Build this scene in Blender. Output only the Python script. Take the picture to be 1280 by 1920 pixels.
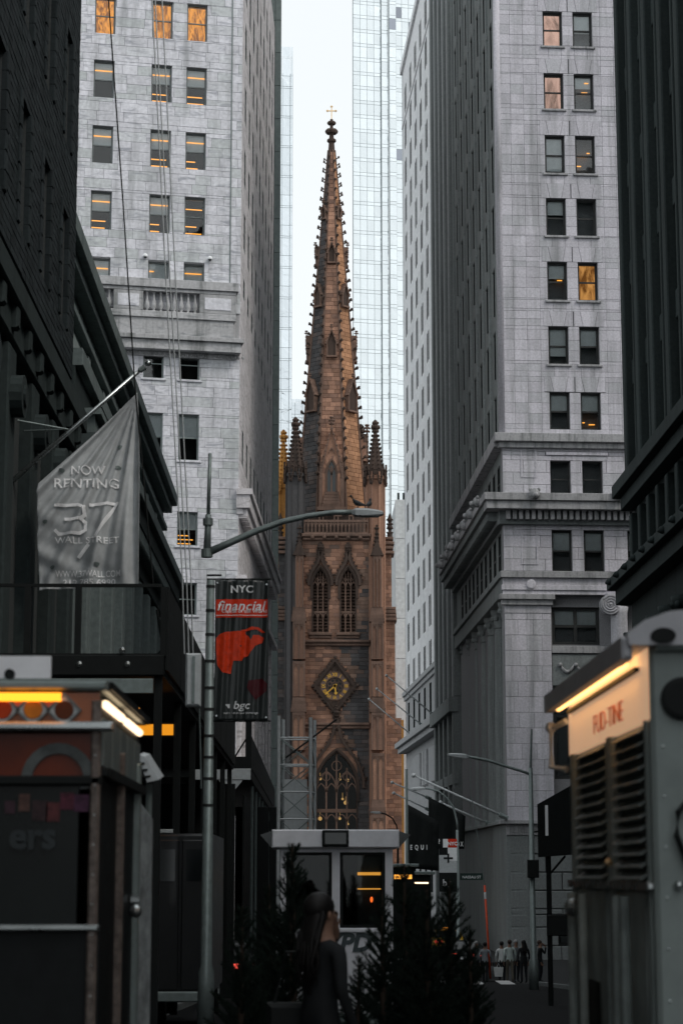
import bpy, bmesh, math, random
from mathutils import Matrix, Vector
R = math.radians
random.seed(11)
for o in list(bpy.data.objects): bpy.data.objects.remove(o)
scene = bpy.context.scene
col = scene.collection

# ------------------------------------------------------------------ camera
FPX = 3800.0                       # focal length in photograph pixels (1920 tall)
CAM = Vector((0.0, 0.0, 1.9))
PITCH = math.atan(680.0/FPX)
YAW = math.atan(55.0*math.cos(PITCH)/FPX)
fw = Vector((math.sin(YAW)*math.cos(PITCH), math.cos(YAW)*math.cos(PITCH), math.sin(PITCH)))
rt = Vector((math.cos(YAW), -math.sin(YAW), 0))
up = rt.cross(fw)
cd = bpy.data.cameras.new('camera'); cam = bpy.data.objects.new('camera', cd); col.objects.link(cam)
Mc = Matrix((rt, up, -fw)).transposed().to_4x4(); Mc.translation = CAM
cam.matrix_world = Mc
cd.sensor_fit = 'VERTICAL'; cd.sensor_height = 36.0; cd.sensor_width = 24.0
cd.lens = 36.0*FPX/1920.0
cd.clip_start = 0.1; cd.clip_end = 3000
cd.dof.use_dof = True; cd.dof.focus_distance = 110.0; cd.dof.aperture_fstop = 3.6
scene.camera = cam
scene.render.resolution_x = 682; scene.render.resolution_y = 1024

# ------------------------------------------------------------------ sky, sun, exposure
w = bpy.data.worlds.new('World'); scene.world = w; w.use_nodes = True
nt = w.node_tree; nt.nodes.clear()
SUN_EL, SUN_AZ = R(48), R(128)     # azimuth from +Y (street direction) clockwise: high, behind the viewer's right shoulder
sky = nt.nodes.new('ShaderNodeTexSky'); sky.sky_type = 'NISHITA'; sky.sun_disc = False
sky.sun_elevation = SUN_EL; sky.sun_rotation = SUN_AZ; sky.air_density = 1.0; sky.dust_density = 4.0
hs = nt.nodes.new('ShaderNodeHueSaturation'); hs.inputs['Saturation'].default_value = 0.12
mx = nt.nodes.new('ShaderNodeMixRGB'); mx.inputs[0].default_value = 0.72
mx.inputs[2].default_value = (9.0, 9.5, 9.75, 1)          # even cloud layer over the clear sky
bgn = nt.nodes.new('ShaderNodeBackground'); bgn.inputs['Strength'].default_value = 0.115
wo = nt.nodes.new('ShaderNodeOutputWorld')
nt.links.new(sky.outputs[0], hs.inputs['Color']); nt.links.new(hs.outputs[0], mx.inputs[1])
nt.links.new(mx.outputs[0], bgn.inputs['Color']); nt.links.new(bgn.outputs[0], wo.inputs['Surface'])
sl = bpy.data.lights.new('sun', 'SUN'); sl.energy = 0.9; sl.angle = R(14); sl.color = (1.0, 0.93, 0.84)
so = bpy.data.objects.new('sun', sl); col.objects.link(so)
sd = Vector((math.sin(SUN_AZ)*math.cos(SUN_EL), math.cos(SUN_AZ)*math.cos(SUN_EL), math.sin(SUN_EL)))
so.rotation_euler = (-sd).to_track_quat('-Z', 'Y').to_euler(); so.location = (0, 0, 150)
scene.view_settings.view_transform = 'Standard'; scene.view_settings.look = 'None'
scene.view_settings.exposure = 0.15; scene.view_settings.gamma = 1.0
scene.view_settings.use_curve_mapping = False
scene.render.engine = 'CYCLES'

# ------------------------------------------------------------------ helpers
def W(px, py, Y):
    "world point where the photograph's pixel meets the plane at depth Y"
    d = fw + rt*((px-640)/FPX) + up*((960-py)/FPX)
    return CAM + d*(Y/d.y)
def tag(o, label=None, cat=None, group=None, kind=None):
    if label: o['label'] = label
    if cat: o['category'] = cat
    if group: o['group'] = group
    if kind: o['kind'] = kind
    return o
def thing(name, label, cat, loc=(0, 0, 0), rz=0, group=None):
    o = bpy.data.objects.new(name, None); col.objects.link(o)
    o.location = loc; o.rotation_euler = (0, 0, rz); o.empty_display_size = .2
    return tag(o, label, cat, group)
def link(name, me, parent=None, M=None):
    o = bpy.data.objects.new(name, me); col.objects.link(o)
    if parent is not None: o.parent = parent
    if M is not None: o.matrix_basis = M
    return o
class MB:
    "collects geometry for ONE mesh"
    def __init__(s): s.v = []; s.f = []; s.m = []; s.mi = 0; s.X = None
    def add(s, vs, fs):
        n = len(s.v)
        if s.X is not None: vs = [tuple(s.X @ Vector(p)) for p in vs]
        s.v += [tuple(p) for p in vs]
        for f in fs: s.f.append(tuple(i+n for i in f)); s.m.append(s.mi)
        return s
    def box(s, x0, x1, y0, y1, z0, z1):
        return s.add([(x0,y0,z0),(x1,y0,z0),(x1,y1,z0),(x0,y1,z0),(x0,y0,z1),(x1,y0,z1),(x1,y1,z1),(x0,y1,z1)],
                     [(3,2,1,0),(4,5,6,7),(0,1,5,4),(1,2,6,5),(2,3,7,6),(3,0,4,7)])
    def bbox(s, x0, x1, y0, y1, z0, z1, b=.01):
        "box with chamfered front (y0) edges"
        b = min(b, (x1-x0)*.3, (z1-z0)*.3)
        return s.add([(x0+b,y0,z0+b),(x1-b,y0,z0+b),(x1-b,y0,z1-b),(x0+b,y0,z1-b),
                      (x0,y0+b,z0),(x1,y0+b,z0),(x1,y0+b,z1),(x0,y0+b,z1),
                      (x0,y1,z0),(x1,y1,z0),(x1,y1,z1),(x0,y1,z1)],
                     [(0,1,2,3),(0,4,5,1),(1,5,6,2),(2,6,7,3),(3,7,4,0),(4,8,9,5),(5,9,10,6),(6,10,11,7),(7,11,8,4)])
    def prism(s, poly, y0, y1):
        "2D polygon (x,z) counter-clockwise seen from -y, extruded in y"
        n = len(poly)
        vs = [(x, y0, z) for x, z in poly]+[(x, y1, z) for x, z in poly]
        fs = [tuple(range(n)), tuple(range(2*n-1, n-1, -1))]
        for i in range(n): j = (i+1) % n; fs.append((j, i, n+i, n+j))
        return s.add(vs, fs)
    def tube(s, pts, r, n=8, cap=True):
        pts = [Vector(p) for p in pts]; rr = r if hasattr(r, '__len__') else [r]*len(pts)
        vs = []; fs = []
        ref = Vector((0, 0, 1))
        for i, p in enumerate(pts):
            t = (pts[min(i+1, len(pts)-1)]-pts[max(i-1, 0)]).normalized()
            a = ref if abs(t.dot(ref)) < .95 else Vector((1, 0, 0))
            e1 = t.cross(a).normalized(); e2 = t.cross(e1)
            for k in range(n):
                an = 2*math.pi*k/n
                vs.append(p+(e1*math.cos(an)+e2*math.sin(an))*rr[i])
        for i in range(len(pts)-1):
            for k in range(n):
                a = i*n+k; b = i*n+(k+1) % n
                fs.append((a, b, b+n, a+n))
        if cap:
            fs.append(tuple(range(n-1, -1, -1))); fs.append(tuple(range((len(pts)-1)*n, len(pts)*n)))
        return s.add(vs, fs)
    def lathe(s, prof, n=12, c=(0, 0, 0), rot=0, axis='z'):
        vs = []; fs = []
        for r, z in prof:
            for k in range(n):
                a = 2*math.pi*k/n+rot
                p = (r*math.cos(a), r*math.sin(a), z)
                if axis == 'y': p = (p[0], -p[2], p[1])
                if axis == 'x': p = (p[2], p[0], p[1])
                vs.append((c[0]+p[0], c[1]+p[1], c[2]+p[2]))
        for i in range(len(prof)-1):
            for k in range(n):
                a = i*n+k; b = i*n+(k+1) % n
                fs.append((a, b, b+n, a+n))
        fs.append(tuple(range(n-1, -1, -1))); fs.append(tuple(range((len(prof)-1)*n, len(prof)*n)))
        return s.add(vs, fs)
    def band(s, pts, wd, y0, y1, closed=False):
        "rectangular moulding swept along a polyline in the x-z plane"
        P = [Vector((x, 0, z)) for x, z in pts]; n = len(P); L = []
        for i in range(n):
            a = P[i-1] if (i > 0 or closed) else P[i]; b = P[(i+1) % n] if (i < n-1 or closed) else P[i]
            t = (b-a).normalized(); nn = Vector((-t.z, 0, t.x))*wd/2
            L.append((P[i]+nn, P[i]-nn))
        vs = []
        for a, b in L: vs += [(a.x, y0, a.z), (b.x, y0, b.z), (b.x, y1, b.z), (a.x, y1, a.z)]
        fs = []
        for i in range(n if closed else n-1):
            a = 4*i; b = 4*((i+1) % n)
            for k in range(4): fs.append((a+k, a+(k+1) % 4, b+(k+1) % 4, b+k))
        if not closed: fs += [(3, 2, 1, 0), (4*n-4, 4*n-3, 4*n-2, 4*n-1)]
        return s.add(vs, fs)
    def blob(s, c, r, n=6, m=4, sc=(1, 1, 1)):
        vs = []; fs = []
        for i in range(1, m):
            t = math.pi*i/m
            for k in range(n):
                a = 2*math.pi*k/n
                vs.append((c[0]+r*sc[0]*math.sin(t)*math.cos(a), c[1]+r*sc[1]*math.sin(t)*math.sin(a), c[2]+r*sc[2]*math.cos(t)))
        vs += [(c[0], c[1], c[2]+r*sc[2]), (c[0], c[1], c[2]-r*sc[2])]
        T = len(vs)-2; B = T+1
        for i in range(m-2):
            for k in range(n):
                a = i*n+k; b = i*n+(k+1) % n
                fs.append((a, a+n, b+n, b))
        for k in range(n):
            fs.append((T, k, (k+1) % n)); fs.append((B, (m-2)*n+(k+1) % n, (m-2)*n+k))
        return s.add(vs, fs)
    def mesh(s, name, mat, smooth=False, recalc=True):
        me = bpy.data.meshes.new(name); me.from_pydata(s.v, [], s.f)
        for x in (mat if isinstance(mat, (list, tuple)) else [mat]): me.materials.append(x)
        if isinstance(mat, (list, tuple)): me.polygons.foreach_set('material_index', s.m)
        if recalc:
            bm = bmesh.new(); bm.from_mesh(me); bmesh.ops.recalc_face_normals(bm, faces=bm.faces); bm.to_mesh(me); bm.free()
        if smooth: me.polygons.foreach_set('use_smooth', [True]*len(me.polygons))
        me.update(); return me
    def build(s, name, mat, parent=None, M=None, smooth=False, recalc=True):
        return link(name, s.mesh(name, mat, smooth, recalc), parent, M)
def Tr(x, y, z): return Matrix.Translation((x, y, z))
def Sc(x, y, z): return Matrix.Diagonal((x, y, z, 1))
def Rz(a): return Matrix.Rotation(a, 4, 'Z')
_bc = {}
def boxm(wd, d, h, mat, b=0):
    "shared box mesh, min corner at the origin"
    k = (round(wd, 3), round(d, 3), round(h, 3), mat.name, b)
    if k not in _bc:
        m = MB()
        if b: m.bbox(0, wd, 0, d, 0, h, b)
        else: m.box(0, wd, 0, d, 0, h)
        _bc[k] = m.mesh('box', mat, recalc=False)
    return _bc[k]
class Face:
    "a facade: x runs to the viewer's right along it, y goes inward, z up; all in the thing's own space"
    def __init__(s, root, org, ang):
        s.root = root; s.M = Tr(*org) @ Rz(ang)
        s.Wm = Tr(*root.location) @ s.M; s.I = s.Wm.inverted()
    def uv(s, px, py, off=0):
        a = s.I @ CAM; b = s.I @ W(px, py, 50); d = b-a
        t = (off-a.y)/d.y; p = a+d*t
        return p.x, p.z
    def at(s, x, y, z): return s.M @ Tr(x, y, z)
def minus(iv, cuts):
    out = [iv]
    for c0, c1 in cuts:
        nx = []
        for a, b in out:
            if c1 <= a or c0 >= b: nx.append((a, b))
            else:
                if c0 > a: nx.append((a, c0))
                if c1 < b: nx.append((c1, b))
        out = nx
    return out
def core(F, u0, u1, z0, z1, ops, d0, d1, mat, name='wall'):
    "wall body with real openings"
    zs = sorted({z0, z1, *[max(z0, min(z1, z)) for o in ops for z in (o[2], o[3])]})
    m = MB()
    for a, b in zip(zs, zs[1:]):
        if b-a < 1e-4: continue
        zc = (a+b)/2
        for p, q in minus((u0, u1), [(o[0], o[1]) for o in ops if o[2] < zc < o[3]]):
            if q-p > 1e-3: m.box(p, q, d0, d1, a, b)
    return m.build(name, mat, F.root, F.M, recalc=False)
def blocks(F, u0, u1, z0, z1, ch, bw, ops, mat, name='stone_block', proud=.03, d=.10, gap=.012, bev=.012, nmax=300, vis=None, seed=1, wj=.25, jit=.005, stack=False, matfn=None):
    "coursed masonry: every stone has its own edges; the largest in view are objects, the rest one joined part"
    rn = random.Random(seed); items = []
    z = z0; row = 0
    while z < z1-.04:
        zt = min(z+ch, z1)
        cuts = sorted({z, zt, *[q for o in ops for q in (o[2], o[3]) if z+.05 < q < zt-.05]})
        edges = [u0]; u = u0+bw*((.5 if row % 2 else 1)*rn.uniform(.8, 1.1) if not stack else 1)
        while u < u1-bw*.3: edges.append(u); u += bw*rn.uniform(1-wj, 1+wj)
        edges.append(u1)
        for a, b in zip(edges, edges[1:]):
            for c0, c1 in zip(cuts, cuts[1:]):
                zc = (c0+c1)/2
                for p, q in minus((a, b), [(o[0], o[1]) for o in ops if o[2] < zc < o[3]]):
                    if q-p > .08 and c1-c0 > .05: items.append((p, q, c0, c1))
        z = zt; row += 1
    if vis: items.sort(key=lambda t: 0 if vis((t[0]+t[1])/2, (t[2]+t[3])/2) else 1)
    rest = {}
    for i, (p, q, a, b) in enumerate(items):
        mt_ = matfn((p+q)/2, (a+b)/2) if matfn else mat
        j = rn.uniform(-jit, jit)
        if i < nmax:
            wq = round(q-p-gap, 2); hq = round(b-a-gap, 2)
            link(name, boxm(wq, d, hq, mt_, bev), F.root, F.M @ Tr(p+gap/2, -proud+j, a+gap/2))
        else: rest.setdefault(mt_.name, MB()).bbox(p+gap/2, q-gap/2, -proud+j, -proud+j+d, a+gap/2, b-gap/2, bev)
    for k_, r_ in rest.items():
        o = r_.build(name+'_courses', bpy.data.materials[k_], F.root, F.M, recalc=False); o['kind'] = 'stuff'
def px_vis(F):
    "is a facade point inside the photograph?"
    def f(u, z):
        p = F.Wm @ Vector((u, 0, z)); q = Mc.inverted() @ p
        if q.z > -1: return False
        x = 640+FPX*q.x/-q.z; y = 960-FPX*q.y/-q.z
        return -20 < x < 1300 and -20 < y < 1700
    return f
def led(F, u0, u1, z0, z1, proud, mat, name='cornice', back=.1, r0=0, r1=0):
    "a ledge along a facade (r0/r1 return past the ends)"
    return link(name, boxm(u1-u0+r0+r1, proud+back, z1-z0, mat, .02), F.root, F.M @ Tr(u0-r0, -proud, z0))

# ------------------------------------------------------------------ materials
def newmat(name):
    m = bpy.data.materials.new(name); m.use_nodes = True
    return m, m.node_tree, m.node_tree.nodes['Principled BSDF']
def N(t, typ, **kw):
    n = t.nodes.new(typ)
    for k, v in kw.items():
        if k in n.inputs: n.inputs[k].default_value = v
        else: setattr(n, k, v)
    return n
def ramp(t, src, a, b, ca=(0, 0, 0, 1), cb=(1, 1, 1, 1)):
    r = t.nodes.new('ShaderNodeValToRGB'); r.color_ramp.elements[0].position = a; r.color_ramp.elements[1].position = b
    r.color_ramp.elements[0].color = ca; r.color_ramp.elements[1].color = cb
    t.links.new(src, r.inputs[0]); return r.outputs[0]
def mix(t, fac, a, b, mode='MIX'):
    n = t.nodes.new('ShaderNodeMixRGB'); n.blend_type = mode
    for i, v in ((0, fac), (1, a), (2, b)):
        if hasattr(v, 'is_linked'): t.links.new(v, n.inputs[i])
        else: n.inputs[i].default_value = v if i == 0 else ((*v, 1) if len(v) == 3 else v)
    return n.outputs[0]
def stone(name, c, var=.18, vein=None, stain=None, stain_amt=.5, rough=.82, grain=14.0, bump=.25, tint=None, tint_amt=.5, spec=.06, streak=(1.3, 1.3, .16)):
    m, t, p = newmat(name)
    g = N(t, 'ShaderNodeNewGeometry'); oi = N(t, 'ShaderNodeObjectInfo')
    # piece to piece variation
    ad = N(t, 'ShaderNodeMath', operation='ADD'); t.links.new(g.outputs['Random Per Island'], ad.inputs[0]); t.links.new(oi.outputs['Random'], ad.inputs[1])
    fr = N(t, 'ShaderNodeMath', operation='FRACT'); t.links.new(ad.outputs[0], fr.inputs[0])
    lo = tuple(x*(1-var) for x in c); hi = tuple(min(1, x*(1+var)) for x in c)
    colr = ramp(t, fr.outputs[0], 0, 1, (*lo, 1), (*hi, 1))
    if tint:
        f2 = N(t, 'ShaderNodeMath', operation='MULTIPLY'); t.links.new(fr.outputs[0], f2.inputs[0]); f2.inputs[1].default_value = 7.31
        f3 = N(t, 'ShaderNodeMath', operation='FRACT'); t.links.new(f2.outputs[0], f3.inputs[0])
        tf = ramp(t, f3.outputs[0], .55, 1, (0, 0, 0, 1), (tint_amt,)*3+(1,))
        colr = mix(t, tf, colr, tint)
    n1 = N(t, 'ShaderNodeTexNoise', Scale=grain, Detail=6.0); t.links.new(g.outputs['Position'], n1.inputs['Vector'])
    colr = mix(t, 1.0, colr, ramp(t, n1.outputs[0], .3, .75, (.82, .82, .82, 1), (1.12, 1.12, 1.12, 1)), 'MULTIPLY')
    if vein:
        # each stone carries its own veins: shift the lookup by the piece's random number
        cb = N(t, 'ShaderNodeCombineXYZ')
        sc = N(t, 'ShaderNodeMath', operation='MULTIPLY'); sc.inputs[1].default_value = 37.0
        t.links.new(fr.outputs[0], sc.inputs[0]); t.links.new(sc.outputs[0], cb.inputs[0]); t.links.new(sc.outputs[0], cb.inputs[2])
        va = N(t, 'ShaderNodeVectorMath', operation='ADD'); t.links.new(g.outputs['Position'], va.inputs[0]); t.links.new(cb.outputs[0], va.inputs[1])
        mp = N(t, 'ShaderNodeMapping'); mp.inputs['Rotation'].default_value = (.0, .5, .0); mp.inputs['Scale'].default_value = (.7, .7, 3.2)
        t.links.new(va.outputs[0], mp.inputs[0])
        nv = N(t, 'ShaderNodeTexNoise', Scale=1.1, Detail=6.0, Roughness=.6, Distortion=.7); t.links.new(mp.outputs[0], nv.inputs['Vector'])
        colr = mix(t, ramp(t, nv.outputs[0], .54, .68, (0, 0, 0, 1), (.85, .85, .85, 1)), colr, vein)
    if stain:
        mp = N(t, 'ShaderNodeMapping'); mp.inputs['Scale'].default_value = streak; t.links.new(g.outputs['Position'], mp.inputs[0])
        ns = N(t, 'ShaderNodeTexNoise', Scale=1.0, Detail=8.0, Roughness=.65); t.links.new(mp.outputs[0], ns.inputs['Vector'])
        colr = mix(t, ramp(t, ns.outputs[0], .48, .72, (0, 0, 0, 1), (stain_amt,)*3+(1,)), colr, stain)
    t.links.new(colr, p.inputs['Base Color'])
    p.inputs['Roughness'].default_value = rough; p.inputs['Specular IOR Level'].default_value = spec
    if bump:
        nb = N(t, 'ShaderNodeTexNoise', Scale=grain*2.2, Detail=8.0); t.links.new(g.outputs['Position'], nb.inputs['Vector'])
        b = N(t, 'ShaderNodeBump', Strength=bump, Distance=.02); t.links.new(nb.outputs[0], b.inputs['Height']); t.links.new(b.outputs[0], p.inputs['Normal'])
    return m
def plain(name, c, rough=.5, metal=0, spec=.22, wear=.25, scale=9.0, bump=.06, coat=0):
    m, t, p = newmat(name)
    g = N(t, 'ShaderNodeNewGeometry')
    n1 = N(t, 'ShaderNodeTexNoise', Scale=scale, Detail=7.0, Roughness=.65); t.links.new(g.outputs['Position'], n1.inputs['Vector'])
    k0 = 1-wear; k1 = 1+wear*.6
    t.links.new(mix(t, 1.0, c, ramp(t, n1.outputs[0], .32, .72, (k0, k0, k0, 1), (k1, k1, k1, 1)), 'MULTIPLY'), p.inputs['Base Color'])
    rr = N(t, 'ShaderNodeMapRange'); rr.inputs['To Min'].default_value = max(.03, rough-.12); rr.inputs['To Max'].default_value = min(1, rough+.12)
    t.links.new(n1.outputs[0], rr.inputs['Value']); t.links.new(rr.outputs[0], p.inputs['Roughness'])
    p.inputs['Metallic'].default_value = metal; p.inputs['Specular IOR Level'].default_value = spec
    if coat: p.inputs['Coat Weight'].default_value = coat
    if bump:
        b = N(t, 'ShaderNodeBump', Strength=bump, Distance=.01); t.links.new(n1.outputs[0], b.inputs['Height']); t.links.new(b.outputs[0], p.inputs['Normal'])
    return m
def emit(name, c, s):
    m, t, p = newmat(name); t.nodes.remove(p)
    e = N(t, 'ShaderNodeEmission'); e.inputs[0].default_value = (*c, 1); e.inputs[1].default_value = s
    t.links.new(e.outputs[0], t.nodes['Material Output'].inputs[0]); return m
def thin_glass(name, tint=(.75, .8, .8), refl=1.0, wob=.02):
    m, t, p = newmat(name); t.nodes.remove(p)
    tr = N(t, 'ShaderNodeBsdfTransparent'); tr.inputs[0].default_value = (*tint, 1)
    gl = N(t, 'ShaderNodeBsdfGlossy'); gl.inputs['Roughness'].default_value = .02
    lw = N(t, 'ShaderNodeFresnel', IOR=1.55)
    g = N(t, 'ShaderNodeNewGeometry'); nb = N(t, 'ShaderNodeTexNoise', Scale=.8, Detail=2.0); t.links.new(g.outputs['Position'], nb.inputs['Vector'])
    b = N(t, 'ShaderNodeBump', Strength=.3, Distance=wob); t.links.new(nb.outputs[0], b.inputs['Height']); t.links.new(b.outputs[0], gl.inputs['Normal'])
    mu = N(t, 'ShaderNodeMath', operation='MULTIPLY', use_clamp=True); mu.inputs[1].default_value = refl; t.links.new(lw.outputs[0], mu.inputs[0])
    ms = N(t, 'ShaderNodeMixShader'); t.links.new(mu.outputs[0], ms.inputs[0]); t.links.new(tr.outputs[0], ms.inputs[1]); t.links.new(gl.outputs[0], ms.inputs[2])
    t.links.new(ms.outputs[0], t.nodes['Material Output'].inputs[0]); return m
def mirror_glass(name, c, rough=.03, wob=.05, var=.1, metal=.85, sc=.35):
    m, t, p = newmat(name)
    g = N(t, 'ShaderNodeNewGeometry'); oi = N(t, 'ShaderNodeObjectInfo')
    ad = N(t, 'ShaderNodeMath', operation='ADD'); t.links.new(g.outputs['Random Per Island'], ad.inputs[0]); t.links.new(oi.outputs['Random'], ad.inputs[1])
    fr = N(t, 'ShaderNodeMath', operation='FRACT'); t.links.new(ad.outputs[0], fr.inputs[0])
    t.links.new(ramp(t, fr.outputs[0], 0, 1, (*[x*(1-var) for x in c], 1), (*[min(1, x*(1+var)) for x in c], 1)), p.inputs['Base Color'])
    p.inputs['Metallic'].default_value = metal; p.inputs['Roughness'].default_value = rough
    nb = N(t, 'ShaderNodeTexNoise', Scale=sc, Detail=3.0, Distortion=.8); t.links.new(g.outputs['Position'], nb.inputs['Vector'])
    b = N(t, 'ShaderNodeBump', Strength=.5, Distance=wob); t.links.new(nb.outputs[0], b.inputs['Height']); t.links.new(b.outputs[0], p.inputs['Normal'])
    return m
def lit_pane(name, c, s, sc=1.6):
    "curtained room lit from inside"
    m, t, p = newmat(name); t.nodes.remove(p)
    g = N(t, 'ShaderNodeNewGeometry'); mp = N(t, 'ShaderNodeMapping'); mp.inputs['Scale'].default_value = (1.6, 1.6, .5); t.links.new(g.outputs['Position'], mp.inputs[0])
    n = N(t, 'ShaderNodeTexNoise', Scale=sc, Detail=3.0, Distortion=2.2); t.links.new(mp.outputs[0], n.inputs['Vector'])
    e = N(t, 'ShaderNodeEmission'); e.inputs[1].default_value = s
    t.links.new(ramp(t, n.outputs[0], .38, .62, (c[0]*.25, c[1]*.2, c[2]*.15, 1), (*c, 1)), e.inputs[0])
    t.links.new(e.outputs[0], t.nodes['Material Output'].inputs[0]); return m

M = {}
M['marble'] = stone('marble', (.70, .70, .745), .10, vein=(.33, .34, .38), stain=(.28, .29, .30), stain_amt=.7, rough=.6, grain=5, bump=.05, tint=(.50, .54, .53), tint_amt=.7)
M['marble_joint'] = stone('marble_joint', (.46, .46, .47), .05, bump=.1)
M['marble_dirty'] = stone('marble_dirty', (.46, .46, .47), .1, vein=(.25, .26, .27), stain=(.07, .08, .072), stain_amt=.95, rough=.75, grain=6, bump=.15)
M['marble_side'] = stone('marble_side', (.70, .67, .685), .1, vein=(.3, .28, .28), stain=(.2, .2, .21), stain_amt=.4)
M['grey_stone'] = stone('grey_stone', (.55, .535, .58), .11, stain=(.20, .21, .21), stain_amt=.75, grain=9, bump=.12, streak=(1.5, 1.5, .10), tint=(.44, .45, .47), tint_amt=.6)
M['grey_stone_low'] = stone('grey_stone_low', (.19, .205, .205), .08, stain=(.16, .17, .17), stain_amt=.5, grain=9, bump=.12)
M['grey_joint'] = stone('grey_joint', (.25, .25, .26), .05, bump=.1)
M['grey_ledge'] = stone('grey_ledge', (.36, .36, .37), .06, stain=(.07, .08, .075), stain_amt=.85, grain=8, bump=.15, streak=(2.6, 2.6, .3))
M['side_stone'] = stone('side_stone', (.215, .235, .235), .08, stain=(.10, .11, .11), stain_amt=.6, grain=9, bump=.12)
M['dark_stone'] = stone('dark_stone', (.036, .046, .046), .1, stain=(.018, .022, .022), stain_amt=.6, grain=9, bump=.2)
M['bank_stone'] = stone('bank_stone', (.15, .18, .178), .08, stain=(.07, .078, .078), stain_amt=.6, grain=7, bump=.2)
M['bank_light'] = stone('bank_light', (.25, .29, .285), .06, stain=(.14, .16, .158), stain_amt=.5, grain=7, bump=.15)
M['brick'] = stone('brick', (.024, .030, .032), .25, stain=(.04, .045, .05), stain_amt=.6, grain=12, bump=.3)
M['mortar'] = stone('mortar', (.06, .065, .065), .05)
M['slab'] = stone('slab', (.86, .87, .885), .04, stain=(.62, .63, .66), stain_amt=.45, grain=3, bump=.04, streak=(.8, .8, .06))
M['slab_low'] = stone('slab_low', (.40, .41, .42), .05, stain=(.28, .29, .30), stain_amt=.5, grain=3, bump=.08)
M['green_grey'] = stone('green_grey', (.145, .17, .165), .05, stain=(.11, .13, .125), stain_amt=.4, grain=3, bump=.06)
M['pale'] = stone('pale', (.60, .63, .64), .06, stain=(.48, .5, .5), stain_amt=.4, grain=2, bump=.06)
M['brown'] = stone('brown', (.37, .212, .148), .30, stain=(.075, .055, .048), stain_amt=.65, grain=6, bump=.3, tint=(.15, .10, .085), tint_amt=.7, streak=(.45, .45, .12))
M['brown_joint'] = stone('brown_joint', (.12, .08, .065), .1)
M['brown_trim'] = stone('brown_trim', (.19, .125, .098), .15, stain=(.05, .042, .038), stain_amt=.8, grain=5, bump=.4, streak=(.6, .6, .2))
M['brown_dark'] = stone('brown_dark', (.085, .062, .052), .2, stain=(.03, .027, .025), stain_amt=.8, grain=5, bump=.5)
M['charcoal_grey'] = stone('charcoal_grey', (.082, .079, .080), .25, stain=(.05, .048, .047), stain_amt=.6, grain=6, bump=.3, tint=(.19, .14, .12), tint_amt=.5, streak=(.45, .45, .12))  # left facets and shafts, and the sooty patches of the clock stage
M['brown_lit'] = stone('brown_lit', (.44, .235, .135), .25, stain=(.12, .075, .055), stain_amt=.5, grain=6, bump=.3, streak=(.45, .45, .12))
M['brown_mid'] = stone('brown_mid', (.20, .135, .105), .28, stain=(.07, .055, .05), stain_amt=.6, grain=6, bump=.3, tint=(.12, .10, .095), tint_amt=.6, streak=(.45, .45, .12))
M['ochre'] = stone('ochre', (.50, .25, .075), .2, stain=(.16, .09, .045), stain_amt=.7, grain=5, bump=.4)
M['gold'] = plain('gold', (.95, .55, .10), .35, .8, wear=.2)
M['gold_pale'] = plain('gold_pale', (.85, .62, .35), .4, .6, wear=.2)
M['black_glass'] = mirror_glass('black_glass', (.022, .026, .028), .05, .02, .3, metal=.0)
M['dim_glass'] = mirror_glass('dim_glass', (.03, .036, .037), .12, .02, .3, metal=.0)
M['void_glass'] = plain('void_glass', (.012, .016, .016), .6, spec=0)
M['tower_glass'] = mirror_glass('tower_glass', (.78, .83, .845), .04, .25, .07)
M['tower_glass_dark'] = mirror_glass('tower_glass_dark', (.30, .32, .36), .04, .12, .2)
M['warp_glass'] = mirror_glass('warp_glass', (.74, .79, .82), .03, .35, .06, sc=.55)
M['mullion'] = plain('mullion', (.30, .34, .35), .4, .3, wear=.1)
M['thin'] = thin_glass('window_glass', (.92, .94, .94))
M['church_glass'] = thin_glass('church_glass', (.5, .52, .5), .22)
M['booth_glass'] = thin_glass('booth_glass', (.6, .64, .64), .5)
M['frame_dark'] = plain('frame_dark', (.035, .037, .037), .55)
M['frame_green'] = plain('frame_green', (.17, .19, .19), .5)
M['blind'] = plain('blind', (.86, .88, .89), .8, wear=.1, scale=3)
M['room'] = plain('room', (.05, .047, .045), .9, wear=.3)
M['strip'] = emit('reflection_glow', (1.0, .40, .06), 1.6)
M['lit_a'] = lit_pane('lit_curtain', (1.0, .37, .04), .95)
M['lit_b'] = lit_pane('lit_room', (1.0, .46, .13), .6, 1.0)
M['lit_c'] = lit_pane('lit_sky_room', (.95, .55, .42), .65, .6)
M['metal_grey'] = plain('metal_grey', (.22, .26, .255), .45, .4, wear=.2)
M['metal_white'] = plain('metal_white', (.52, .55, .56), .45, .1, wear=.15)
M['steel'] = plain('steel', (.45, .48, .48), .28, .9, wear=.3, scale=5)
M['black'] = plain('black_paint', (.009, .011, .011), .6, spec=.2, wear=.3)
M['rubber'] = plain('rubber', (.015, .015, .015), .8)
M['asphalt'] = stone('asphalt', (.014, .015, .016), .1, stain=(.013, .014, .015), stain_amt=.6, grain=40, bump=.5, rough=.85)
M['pavement'] = stone('pavement', (.03, .032, .033), .1, stain=(.05, .05, .05), stain_amt=.6, grain=18, bump=.2)
M['paint_white'] = plain('road_paint', (.5, .5, .5), .8, wear=.4)
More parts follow.
